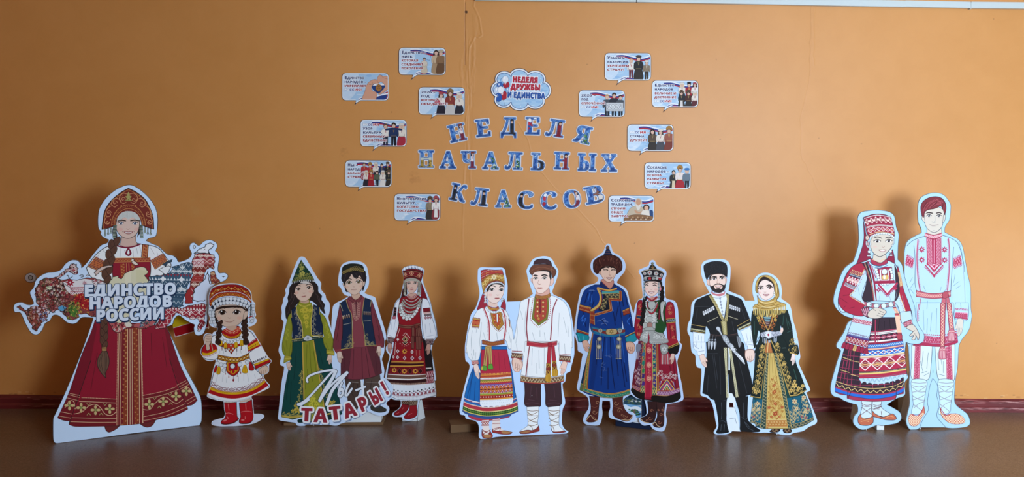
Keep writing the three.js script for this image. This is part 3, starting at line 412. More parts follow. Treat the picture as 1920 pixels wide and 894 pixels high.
    for (let k = 0;k < 7;k++) { const q = [[335 + k * 13,490],[412,390 + k * 14],[488 - k * 13,490]];d.ll(q,['#d8b860','#3a5aa0','#c84a5a','#e8d8c8','#2f7a6a','#d87a40','#7a2a6a'][k],1.4);} d.g('412 455 430 488 395 488','#e0c050');d.g('412 465 422 486 402 486','#1c2a1c');for (let k = 0;k < 5;k++) d.ll([[340,420 + k * 14],[375 - k * 6,390 + k * 6]],['#3a5aa0','#d8b860','#c84a5a','#e8d8c8','#4a2a7a'][k],1.2).ll([[480 + k * 3,430 + k * 12],[445 + k * 8,395 + k * 5]],['#3a5aa0','#d8b860','#c84a5a','#e8d8c8','#4a2a7a'][k],1.2);
    d.band('318 500 430 500 540 470','315 540 430 545 545 508','#8a4a7a',[['vine',9,'#d8c0d0',0.8],['line',1,'#d8b070',0.9,0,1]]);d.band('160 460 200 470','158 512 200 520','#3a5a4a',[['x',2,'#d0b474',0.9]],GO,0.6);d.band('270 470 312 470','270 540 312 540','#2f5a4a',[['x',2,'#d0b474',0.9]],GO,0.6);d.band('80 440 155 475','76 465 150 505','#7a3048',[['vine',4,'#c8a0a0',0.6],['line',1,'#c89a70',0.7,0,1]]);
  });
  for (let i = 0;i < 7;i++) d.dash([[360 + i * 12,150],[358 + i * 13,245]],9,i % 2 ? '#d4d4d0' : '#c05a60',1.2,0.6);d.s('350 60 420 60 425 120 395 148 360 140','#9a9c98','#3a3a38',0.6);d.flower(385,100,26,'#c8ccca','#7a7e7c',6);for (let i = 0;i < 4;i++) d.dash([[115 + i * 10,120],[108 + i * 10,200]],8,'#a8b0c0',1,0.6);d.s('122 55 160 55 155 115 120 120','#7a7e90','#2a2a38',0.5);
  // bodice
  d.F('B3');const sl1 = d.s('190 462* 155 465 138 510 130 600 110 740 130 850 160 880* 190 800 200 600','#951c30','#3a0a14',0.8),sl2 = d.s('450 490* 480 478 515 500 530 560 540 700 555 900* 460 900* 445 720 430 600','#9c2030','#3a0a14',0.8);for (const q of ['160 500 170 560','490 510 470 560','500 730 515 780','150 700 160 760','465 590 500 600','510 840 530 880','140 800 165 830']) d.vine(q,3,2.4,'#d0945c',0.6);d.band('135 620 195 630','132 650 192 662','#243a5a',[['line',1,'#c8a050',0.9,0,1]]);d.band('445 660 538 650','445 700 542 690','#243a44',[['line',1,'#d0a850',1,0,1],['vine',4,'#b0b8b8',0.7]],'#141414',0.4);d.l(['160 700 150 800','520 740 540 860','480 720 490 860'],'#5c0f1e',1);
  const bd = d.s('200 470* 290 480 380 460 440 490* 430 600 440 720 410 800* 450 890* 160 890* 200 780 190 600','#234a24','#0e1c10',0.8);
  d.in(bd,()=>{ d.g('200 560 330 560 345 700 320 790 200 790','#a9aca6');d.flower(270,670,60,'#c8cbc6','#8a8e88',8);d.e(270,660,40,28,'#b8bbb6','#5a5c58',0.6);d.dash('225 600 220 700',8,'#e0e2de',1,0.5);d.vine('210 580 220 650 205 740',6,4,'#d6d8d2',0.8);d.vine('330 590 320 660 335 730',6,4,'#d6d8d2',0.8);for (const x of [218,270,325]) d.s([[x - 22,700],[x + 22,700],[x + 22,750],[x - 22,752]],x === 270 ? '#a87a70' : '#b4b7b2','#3a3c3a',0.6);d.s('225 750 300 745 310 790 225 790','#a9aca6','#4a4c4a',0.5);d.s('195 600 205 640 190 700 200 760','#20301e');});
  d.s('225 780* 315 780* 400 800 450 890* 160 890* 190 800','#a2a5a2','#3a3c3a',0.7);d.vine('180 860 230 840 250 800',6,4,'#d6d8d4',0.8);d.vine('310 830 350 850 430 870',8,4,'#d6d8d4',0.8);d.g('260 800 275 890 250 890','#8c1830');d.ll('315 790 440 870 430 895','#6a6c6a',1);d.s('330 700* 440 720 410 800 330 790*','#1f4a22',null);
  d.F('B4');d.s('145 0* 215 45 230 20 230 0*','#a2a5a2');d.l('145 5 215 45 228 25','#3a3c3a',0.5);d.s('245 0* 250 45 360 48 425 35 418 0*','#a2a5a2');d.l('248 10 250 45 340 48 425 35','#3a3c3a',0.5);d.band('255 20 340 30 420 18','255 42 340 46 422 34','#c4c7c4',[['vine',9,'#6a6c6a',0.6]]);d.s('425 0* 430 60 450 140 510 145 530 70 507 0*','#9c2030');d.s('428 85 520 45 532 70 510 140 470 152 432 135','#15110f','#000',0.6);d.ll('428 80 520 40','#c8a850',1.2).ll('430 92 526 52','#c8a850',0.9);d.hand(470,145,100,1.75,1,'#e2bfb0',{ ink: '#7a4a40',w: 0.7 });
  d.s('20 40 85 38 105 80 95 125 65 142 35 115','#dcae98','#7a4030',0.6);d.l(['45 80 40 110','62 78 60 125','80 80 82 120','48 100 75 118'],'#7a4030',0.6);
  // braids,necklaces,head
  d.F('B3');d.braid('225 430 210 520 200 620 185 720',12,8,'#221a1a','#000000');d.braid('395 330 400 430 385 540 365 650',14,8,'#221a1a','#000000');d.ll('372 560 368 660','#8c2030',1.4);d.s('385 490 440 480 410 560 420 690 390 640','#a9aca6','#3a3c3a',0.5);d.l(['400 500 395 600 410 670','420 490 405 580'],'#d6d8d4',1);
  d.s('250 440* 340 420* 350 450 300 475 255 465','#c88a80');d.l('250 440 295 470 345 430','#8c1830',3.6).l('255 448 295 478 348 440','#d0b080',0.7);d.beads('240 470 245 540 280 600 320 580 355 500',18,1.5,'#b02a3a','#3a0a10',0.4);d.beads('232 470 235 530 270 575 310 560 350 480',18,1.3,'#d8d8d4','#4a4a48',0.4);d.beads('245 500 270 550 310 540 340 480',12,1.2,'#b02a3a','#3a0a10',0.4);d.s('262 480 320 478 330 520 290 560 255 525','#b0b3ae','#4a4c4a',0.6);
  d.s('215 300 220 350 245 400 285 422 320 412 360 370 385 310 370 270 300 255 225 265','#f0d2c4','#8a5a4c',0.6);d.s('370 330* 395 320 392 350 370 375*','#e88aa0','#8a5a4c',0.4);d.l(['218 306 238 300 256 310','305 308 325 302 345 312'],'#1c1210',1.3);d.brow(['212 288 235 278 258 286','300 290 325 280 350 292'],'#2a1c18',1.1);d.nose(285,345,24);d.smile(288,380,64,26,'#b04a50');d.e(235,345,16,10,'rgba(236,140,130,.3)');d.e(335,350,18,12,'rgba(236,140,130,.3)');
  d.s('208 300* 215 265 300 250 390 265 402 330 398 380* 385 310 365 275 300 265 230 275 215 330','#1f1818');for (const x of [210,218,358,368]) for (let y = 280;y < 455;y += 12) d.e(x + (x > 300 ? (y - 280) * 0.03 : 0),y,4.6,5,y % 36 < 12 ? '#5aa0b8' : '#cfd2d0','#3a3c3c',0.3);
  const ht = d.s('182 170* 210 150 300 138 390 152 418 185* 400 230 388 272* 340 250 260 248 208 260* 205 220','#211c22','#0a080c',0.8);d.in(ht,()=>{ for (const [x,y,r] of [[218,182,18],[270,175,26],[338,182,24],[392,200,18]]) { d.flower(x,y,r,'#b4b4b0','#a83a3a',8);} for (const [x,c] of [[225,'#9a9c98'],[270,'#b03038'],[310,'#9a9c98'],[345,'#b8bab6'],[378,'#a83038']]) d.s([[x - 14,222],[x + 14,222],[x + 14,246],[x - 14,246]],c,'#0a080c',0.5);d.beads('212 222 300 210 392 228',26,0.7,'#c8c8c4');});d.l('182 166 240 146 300 138 370 146 420 180','#b8a88c',1.4);d.s('260 138* 275 105 298 90 325 108 345 138* 300 132','#2c2a24','#0c0a08',0.6);d.flower(302,122,16,'#8a7a4a','#b03038',5);d.e(298,78,12,12,'#8a8a6a','#2c2a20',0.6);d.e(298,94,8,6,'#a89a6a','#2c2a20',0.5);
}
// ---------------------------------------------------------------- prints: couple in black coat with dagger and green-gold dress
function drawCaucasus(d) {
  const BK = '#0d0e11',SK = '#f0d3c4',SKI = '#8a5a48',WH = '#e6eef8',GO = '#c2a258',TE = '#0c3a34',LN = 'rgba(110,130,160,.8)';
  // ---- man
  d.F('C2');d.s('275 520* 395 520* 398 620 392 720 410 800 425 835 380 852 310 855 298 840 318 790 315 720 295 600','#0c0d10','#000',0.8);d.s('475 500* 600 500* 595 620 598 720 640 770 715 825 700 840 600 840 530 830 525 760 520 660 490 560','#0c0d10','#000',0.8);d.l(['345 560 350 650 345 720','330 740 360 735 385 750','555 560 560 650 560 700','540 700 570 720 600 710','565 740 600 800 650 825','345 770 340 830','375 770 370 830','575 750 620 800'],'#4a525c',0.8);d.l('290 540 395 538','#3a3e46',0.8);
  const ct = d.s('200 -20* 205 100 190 230 165 470* 215 490 250 525 320 540 400 530* 405 300 420 260* 435 300 440 470 480 510 600 490 645 470* 635 350 590 170 560 0 540 -20*',BK,'#000',0.8);
  d.s('415 470* 448 470* 480 540 478 600 520 830 445 830 425 850 400 760 395 560','#e2ecf6');d.l(['425 715 475 708','478 710 485 740 490 760','470 600 495 680'],'rgba(70,80,100,.7)',0.7);
  d.in(ct,()=>{ d.l(['260 100 280 250 300 420','510 150 560 350 590 470','220 300 210 460','470 300 520 480','330 120 340 480'],'#2c2e34',1.1);d.ll('205 92 310 90','#54585e',0.5).ll('275 95 310 340','#4a4e56',0.5);});
  d.band('405 0 412 100 412 250','432 0 428 100 428 250',WH);d.band('365 0 385 250 395 512','398 0 400 250 415 512','#8f8a5c',[['x',36,'#e6e2c8',0.6],['line',1,'#d8d0a0',0.7,0.02,0.98],['dot',40,'#55542e',0.5]]);d.band('410 0 450 250 485 510','432 0 470 250 508 505','#8f8a5c',[['x',36,'#e6e2c8',0.6],['line',1,'#d8d0a0',0.7,0.02,0.98],['dot',40,'#55542e',0.5]]);d.g('410 255 435 258 448 470 418 470',BK);
  // torso
  d.F('C1');const to = d.s('245 375* 160 410 100 450 80 560 60 680 50 745* 195 765* 205 690 245 770 220 900* 560 900* 515 760 510 700 520 725* 655 680* 620 580 570 460 540 420 410 370*',BK,'#000',0.8);d.s('75 745* 190 765* 190 900* 75 900*',WH,LN,0.6);d.s('545 740* 640 695* 680 830 670 870 610 890 590 860*',WH,LN,0.6);
  d.F('C2');d.s('75 -20* 80 40 110 70 125 110 185 95 195 40 190 -20*',WH,LN,0.6);d.s('580 -20* 595 20 600 50 650 45 665 -20*',WH,LN,0.6);d.l(['90 20 130 45','115 75 180 62','150 -10 155 40','600 0 650 10','85 0 100 30'],LN,0.8);
  d.F('C1');d.l(['600 760 620 850','640 780 650 840','100 800 110 890','160 790 155 890','130 780 128 830'],LN,0.6);
  d.ll('90 500 240 495','#4a4e54',0.5);d.l(['120 520 100 640','540 480 590 620','230 560 240 680','460 640 480 740'],'#2c2e34',1);
  d.band('60 672 200 695','52 740 196 764','#0c0d10',[['line',1,GO,0.9,0.04,0.92],['fill',1,'#9a9468',0,0.56,0.78],['vine',6,'#e0dcc0',0.5,0.56,0.78]]);d.band('512 688 630 622','528 735 655 680','#0c0d10',[['line',1,GO,0.9,0.04,0.92],['fill',1,'#9a9468',0,0.5,0.74],['vine',6,'#e0dcc0',0.5,0.5,0.74]]);
  // shirt and trim
  d.s('250 370* 300 360 390 350 400 380* 410 420 380 628* 330 560 280 450',WH,LN,0.6);d.s('248 355* 300 380 340 385 395 350* 398 385 345 410 300 412 262 395',WH,'#5a6a80',0.6);d.ll('340 388 350 460 370 580','#6a7a90',0.6);for (const [x,y] of [[343,420],[347,450],[352,480],[358,512],[364,545],[370,578]]) d.e(x,y,7,7,'#9aa4b4','#5a6474',0.4);
  d.band('232 390 300 500 345 600 370 640','258 380 310 470 355 570 385 622','#8a7a48',[['vine',14,'#d8cc98',0.5],['line',1,'#d0c080',0.7,0,1]]);d.band('400 372 412 440 405 540 388 640','428 380 425 450 420 560 410 645','#8a7a48',[['vine',12,'#d8cc98',0.5],['line',1,'#d0c080',0.7,0,1]]);d.s('348 640* 408 640* 415 775* 372 775*','#8f8452','#3a3420',0.5);d.band('360 645 378 770','400 645 408 770',null,[['x',12,'#d8cc98',0.6],['dot',12,'#d8d0a0',0.6]]);
  for (let i = 0;i < 6;i++) { d.s([[170 + i * 19,548 - i * 10],[184 + i * 19,542 - i * 10],[194 + i * 19,576 - i * 10],[180 + i * 19,584 - i * 10]],'#d8dade','#3a3c42',0.5);d.e(182 + i * 19,560 - i * 10,5,6,'#8a8e96');d.s([[434 + i * 18,480 + i * 6],[448 + i * 18,482 + i * 6],[448 + i * 18,518 + i * 6],[436 + i * 18,516 + i * 6]],'#d8dade','#3a3c42',0.5);d.e(441 + i * 18,498 + i * 6,5,6,'#8a8e96');}
  d.dash('220 648 325 598',10,'#b0a88c',1.2,0.6).dash('420 590 520 624',9,'#b0a88c',1.2,0.6);
  // belt,pouches,dagger
  d.band('245 768 370 780 510 762','243 790 370 800 515 784','#221a1a',[['line',1,'#6a4a44',0.6,0.1,0.9]]);for (const [x,y] of [[232,830],[262,832],[292,834]]) { d.ll([[x + 12,780],[x + 4,y]],'#5a565a',1);d.F('C1').e(x + 4,y - 8,10,9,'#9aa0a8','#2a2c30',0.5);d.s([[x - 10,y + 10],[x + 14,y + 10],[x + 8,900],[x - 8,900]],'#c4cad2','#3a3c42',0.6);} for (const [x,y] of [[505,790],[520,800]]) { d.s([[x,y],[x + 14,y],[x + 34,y + 60],[x + 22,y + 95],[x + 10,y + 60]],'#8a9098','#2a2c30',0.6);}
  d.F('C2');for (const x of [225,252,282]) d.s([[x - 8,-20],[x + 8,-20],[x + 5,45],[x,52],[x - 6,45]],'#c4cad2','#3a3c42',0.6);d.s('505 -20 520 -10 524 30 512 30','#a8aeb6','#3a3c42',0.5);
  d.F('C1');d.s('305 720 308 700 325 695 345 712 350 740 375 785 400 780 430 820 445 855 470 900* 430 900* 385 840 365 800 335 750','#c2c8d0','#3a3e46',0.7);d.s('360 790 400 778 440 850 405 865','#8e969e','#3a3e46',0.6);d.vine('375 800 420 850',4,3,'#e2e6ea',0.6);d.F('C2');d.s('418 -10 450 0 480 60 540 120 572 185 565 195 540 165 480 100 430 40','#b8bec6','#3a3e46',0.7);d.vine('440 20 475 65',3,3,'#eef0f2',0.6);d.s('475 82 545 125 570 190 530 155','#dfe4ea');d.ll('480 80 560 178','#6a7078',0.6);
  // hands
  d.hand(155,105,125,1.2,-1,SK,{ ink: SKI,w: 0.8 });d.s('580 55 650 52 665 90 655 140 625 170 595 150 575 110',SK,SKI,0.6);d.l(['600 100 590 140','618 100 612 155','636 100 635 150','600 130 630 155'],SKI,0.6);
  // head
  d.F('C1');d.s('235 230 238 280 262 330 300 355 340 362 375 340 395 290 398 220 370 175 260 180',SK,SKI,0.6);d.s('238 235* 212 232 218 280 242 290*','#e8c2b0',SKI,0.6);d.s('396 225* 408 222 406 260 396 280*','#e8c2b0',SKI,0.5);d.s('255 345* 300 372 370 365 390 345* 385 380 330 395 265 375','#c87a80');
  d.s('240 268* 250 295 275 290 300 275 330 270 360 278 385 285 398 260* 395 310 375 345 340 362 300 358 262 335 245 300','#241a18',null);d.s('285 290 320 280 360 288 365 310 345 326 305 326 288 312',SK);d.smile(326,300,62,26,'#b05a54');d.s('308 318 345 318 335 335 318 335','#241a18');for (let i = 0;i < 40;i++) { const x = 250 + rnd() * 140,y = 315 + rnd() * 38;d.ll([[x,y],[x + (rnd() - 0.5) * 6,y + 8]],'#3a2c28',0.5);}
  d.eye(284,224,46,22,'#5a3a2c',{ lid: 1.1 });d.eye(362,218,44,22,'#5a3a2c',{ lid: 1.1 });d.s('248 212 278 198 312 204 310 212 278 208','#1c1412');d.s('338 202 365 192 388 202 386 208 365 202 340 210','#1c1412');d.l('322 225 312 260 325 272 342 264','#b07a68',0.5);d.nose(325,268,26);
  d.s('238 225* 240 195 300 172 398 185 400 215* 385 190 330 178 262 190 245 240','#1c1412');const pp = d.s('182 120 190 85 250 58 330 52 395 72 413 120 410 210* 395 185 340 170 280 172 240 190 212 235* 195 190','#0c0d10','#000',0.8);d.in(pp,()=>{ for (let i = 0;i < 160;i++) { const x = 185 + rnd() * 225,y = 55 + rnd() * 150;d.curl(x,y,6,1,'#1b1d22',0.5,rnd() * 6);} });
  // ---- woman: dress
  d.F('C4');d.s('255 830 300 805 355 805 345 835 300 846 262 842','#2a1c1a','#0c0806',0.7);d.s('388 815 440 805 470 825 455 848 410 850 390 838','#2a1c1a','#0c0806',0.7);d.vine('275 830 335 825',3,2.4,'#a8845c',0.7);d.vine('400 832 455 830',3,2.4,'#a8845c',0.7);
  const us = d.s('90 500* 75 620 62 745* 110 760 115 785* 160 800 215 808* 470 810* 560 790 625 762* 690 720* 650 580 600 460*','#145a70','#06242e',0.8);
  d.in(us,()=>{ d.l(['115 520 110 780','620 480 640 760','480 500 500 790','560 500 575 700'],'#0a3a4c',1.4);for (const q of ['130 560 135 640 145 720','500 560 520 640 510 720','560 620 590 680 600 740','590 500 610 580 640 650','85 560 90 640 85 720','470 620 480 700 470 760']) d.vine(q,7,5,'#c2ab78',0.9);for (const [x,y,r] of [[132,560,22],[500,540,28],[590,500,24],[140,620,16],[520,610,20],[610,640,18],[620,580,14],[90,620,16]]) { d.flower(x,y,r,'#d0b98a','#b06a50',6);} for (const [x,y] of [[570,690],[610,700],[630,610],[95,690]]) d.flower(x,y,14,'#a85a58','#7a3040',5);d.band('70 720 115 745 215 770','66 745 115 780 215 805','#1a3a3c',[['vine',5,'#c8b080',0.8],['line',1,GO,0.7,0]]);d.band('470 770 600 735 690 690','475 808 600 775 695 722','#1a3a3c',[['vine',7,'#c8b080',0.8],['line',1,GO,0.8,0,1]]);});
  d.F('C4').s('200 0* 150 300 90 520* 300 520* 480 500* 600 470* 480 200 330 0*','#12413f');const gl = d.s('245 0* 285 0* 320 120 370 330 420 560 470 806* 215 806* 225 560 235 300','#d0b468','#6a4a1c',0.7);
  d.in(gl,()=>{ d.g('225 500 240 806 215 806','#b8763c');d.g('430 600 470 806 440 806','#b8763c');d.l(['262 40 250 300 262 540','290 60 320 300 380 560','275 100 285 260'],'#a88640',1);d.band('220 720 440 720','215 790 470 790','#b87a3c',[['vine',8,'#e4d090',0.7],['line',1,'#e8d898',0.8,0,1]]);d.vine('285 285 300 360 300 440 305 540 310 640 310 710',12,5.5,'#a4682c',0.7);for (const q of ['265 360 255 480 262 600','340 380 350 500 370 640','280 440 270 560 255 690','325 440 345 580 385 700']) d.vine(q,8,4.4,'#b07a34',0.6);for (const [x,y,r] of [[298,445,20],[308,560,18],[310,660,24],[246,600,16],[376,598,16],[270,690,14],[350,690,14],[300,380,14]]) d.flower(x,y,r,'#a8482c','#d8a048',6);});
  d.band('232 0 200 350 165 800','248 0 232 350 217 806','#22403c',[['vine',26,'#cdbd8c',0.7,0.1,0.8],['line',1,GO,1,0,1]]);d.band('275 0 350 330 435 806','300 0 385 330 470 806','#22403c',[['vine',26,'#cdbd8c',0.7,0.2,0.9],['line',1,GO,1.1,0,1]]);
  // coat
  const c1 = d.s('120 -20* 110 100 95 300 65 490* 110 500 165 508* 190 300 225 100 240 -20*','#0b1c18','#040c0a',0.8),c2 = d.s('295 -20* 340 120 400 330 450 488* 520 482 570 465 615 425* 560 280 510 150 480 -20*','#0b1c18','#040c0a',0.8);
  d.in(c1,()=>{ d.vine('205 0 180 90 165 180 150 280 130 380 110 460',18,4.6,GO,0.8);for (const [x,y,r] of [[165,95,20],[150,190,18],[185,50,16],[140,350,22],[115,440,24],[95,410,18],[150,440,16]]) d.flower(x,y,r,'#cfae62','#8a6a2c',5);d.ll('235 0 190 300 163 502',GO,1.6).ll('68 486 110 496 165 504',GO,1.4);});
  d.in(c2,()=>{ d.vine('320 10 360 100 395 190 430 300 460 400 500 450 580 425',22,4.8,GO,0.8);for (const [x,y,r] of [[370,80,18],[395,170,20],[440,300,20],[500,380,30],[465,430,22],[540,410,22],[580,385,20],[500,340,16],[345,40,16]]) d.flower(x,y,r,'#cfae62','#8a6a2c',6);d.ll('300 0 345 120 405 330 455 484 520 478 612 428',GO,1.6);d.l('490 220 520 320','#2c5048',1.2);});
  d.F('C3');d.s('90 455* 130 430 300 440 470 440* 500 540 520 640 530 720 560 890* 480 900* 470 820 400 690 410 640* 395 600 400 690 460 800 480 900* 110 900* 165 760 175 700 155 660 120 850 105 820 85 680 78 560','#0b1c18','#040c0a',0.8);d.l(['455 520 480 640','430 500 420 600','470 680 520 660','110 560 115 700','480 560 500 620','130 800 170 720'],'#2c5048',1.1);d.ll('385 852 450 848','#8a9a94',0.6);
  d.s('195 520* 300 480 320 500* 260 655* 190 520','#5a2a1c','#1c0c08',0.6);d.s('205 510* 300 505* 260 640*','#2a1a18');for (let i = 0;i < 6;i++) d.band([[212 + i * 6,512 + i * 18],[294 - i * 5,508 + i * 18]],[[215 + i * 6,522 + i * 18],[290 - i * 5,518 + i * 18]],i < 3 ? '#3a8aa0' : '#7a3a30',[['line',1,'#c8d8d8',0.5,0.5]]);
  d.l('185 480 215 570 258 655',GO,1.8).l('310 470 300 560 262 655',GO,1.8);d.vine('165 500 190 570 230 640',7,4,'#b8662c',0.9);d.vine('335 490 320 570 285 645',7,4,'#b8662c',0.9);for (const [x,y,r] of [[155,520,20],[330,500,22],[340,545,18],[165,555,16]]) d.flower(x,y,r,'#c8a850','#8a6a2c',5);
  d.s('130 900* 180 780 215 740 320 740 390 790 420 900*','#0b1c18');d.vine('205 820 190 890',3,4,GO,0.8);d.vine('345 800 375 880',4,4,GO,0.8);d.flower(200,830,20,'#cfae62','#8a6a2c');d.flower(360,810,20,'#cfae62','#8a6a2c');d.g('250 770 280 770 310 900 225 900','#b8703c');d.l('240 760 215 895',GO,1.6).l('290 760 350 895',GO,1.6).l('262 780 255 895','#e8d090',1);
  d.s('178 690 200 680 240 668 262 660 295 668 340 672 400 665 405 705 350 722 300 735 265 752 235 732 190 732','#c4c8d2','#4a4e5a',0.8);d.vine('190 710 235 700',4,3,'#7a808e',0.7);d.vine('300 705 390 690',5,3,'#7a808e',0.7);d.flower(262,705,34,'#e4e8ee','#a83a50',8);d.e(264,708,9,13,'#a02840');for (const [x,y] of [[205,760],[222,770],[240,770],[325,755],[342,765],[352,750]]) { d.dash([[x,y - 25],[x,y + 30]],5,'#b8c0d0',1.2,0.6);} d.e(275,778,14,16,'#a8aeb8','#4a4e5a',0.5);
  d.s('398 640 420 630 425 660 410 690 395 680',SK);d.F('C3').vine('530 740 520 810 510 880',6,4,GO,0.8);d.vine('545 800 550 880',4,4,GO,0.8);d.F('C4');d.s('455 -20* 450 50 520 80 545 60 530 -20*','#0b1c18');d.vine('490 0 500 50',3,4,GO,0.8);d.band('450 48 522 70','452 62 522 84',GO);d.hand(488,72,112,1.65,1,'#f2ddd4',{ ink: '#8a6a60',w: 0.62 });
  d.s('20 40 85 28 105 70 98 120 70 145 35 140 12 100',SK,SKI,0.6);d.l(['40 90 30 125','58 90 52 138','76 88 76 135','40 115 72 135'],SKI,0.6);
  // head and scarf
  d.F('C3');d.s('150 330* 220 345 310 320 330 290* 360 320 300 370 200 380*','#c8746a');d.s('152 180 155 240 180 300 225 330 260 325 310 290 330 230 328 160 240 100 165 130','#f3dcd2','#8a6a60',0.6);d.s('140 200* 150 120 215 80 290 105 325 170 328 240* 310 160 260 122 222 112 180 135 155 190 152 280*','#241614');
  d.eye(180,206,48,26,'#6a2c20',{ lid: 1.4,lash: -1 });d.eye(278,196,52,28,'#6a2c20',{ lid: 1.4,lash: 1 });d.s('152 185 175 174 210 180 208 188 178 184','#1c100e');d.s('238 176 272 162 304 178 300 184 272 174 242 184','#1c100e');d.nose(228,245,22);d.smile(240,274,66,28,'#a83c48');d.e(170,250,16,10,'rgba(236,150,150,.3)');for (const [x,y] of [[168,288],[326,252],[326,272]]) d.e(x,y,9,11,'#eceae4','#7a6a60',0.5);
  const sc = d.s('125 230 130 150 165 85 225 62 290 75 345 130 375 210 380 290 355 330 380 350 440 370 455 385* 400 405 340 420 280 440 200 440 140 420 95 410* 120 380 150 370 148 320 140 280*  160 310 185 335 240 345 300 325 335 290 335 220 325 160 285 110 220 78 175 105 148 170 145 250','#c8a45a','#5a4018',0.8);
  d.in(sc,()=>{ d.l(['350 150 362 230 345 300 300 340','365 200 372 270 350 330','150 345 220 380 320 365 370 335','140 380 220 415 330 395 400 370','165 360 240 398 330 380','120 400 200 425 300 418 400 392','138 180 135 250 150 320'],'#8a6828',1.1);d.l(['340 130 355 220 340 290','175 345 240 365 320 345','180 400 260 410 350 395'],'#efd9a0',1.1);});
  const fr = '95 412 140 425 200 442 280 442 340 422 400 406 455 388',A = along(flat(pts(fr),false));for (let i = 0;i < 44;i++) { const p = A((i + 0.5) / 44);d.l([[[p[0],p[1] - 4],[p[0] + (rnd() - 0.5) * 8,p[1] + 34],[p[0] + (rnd() - 0.5) * 14,p[1] + 62 + rnd() * 16]]],['#d8b860','#b08c3c','#e8d088'][i % 3],1);}
}
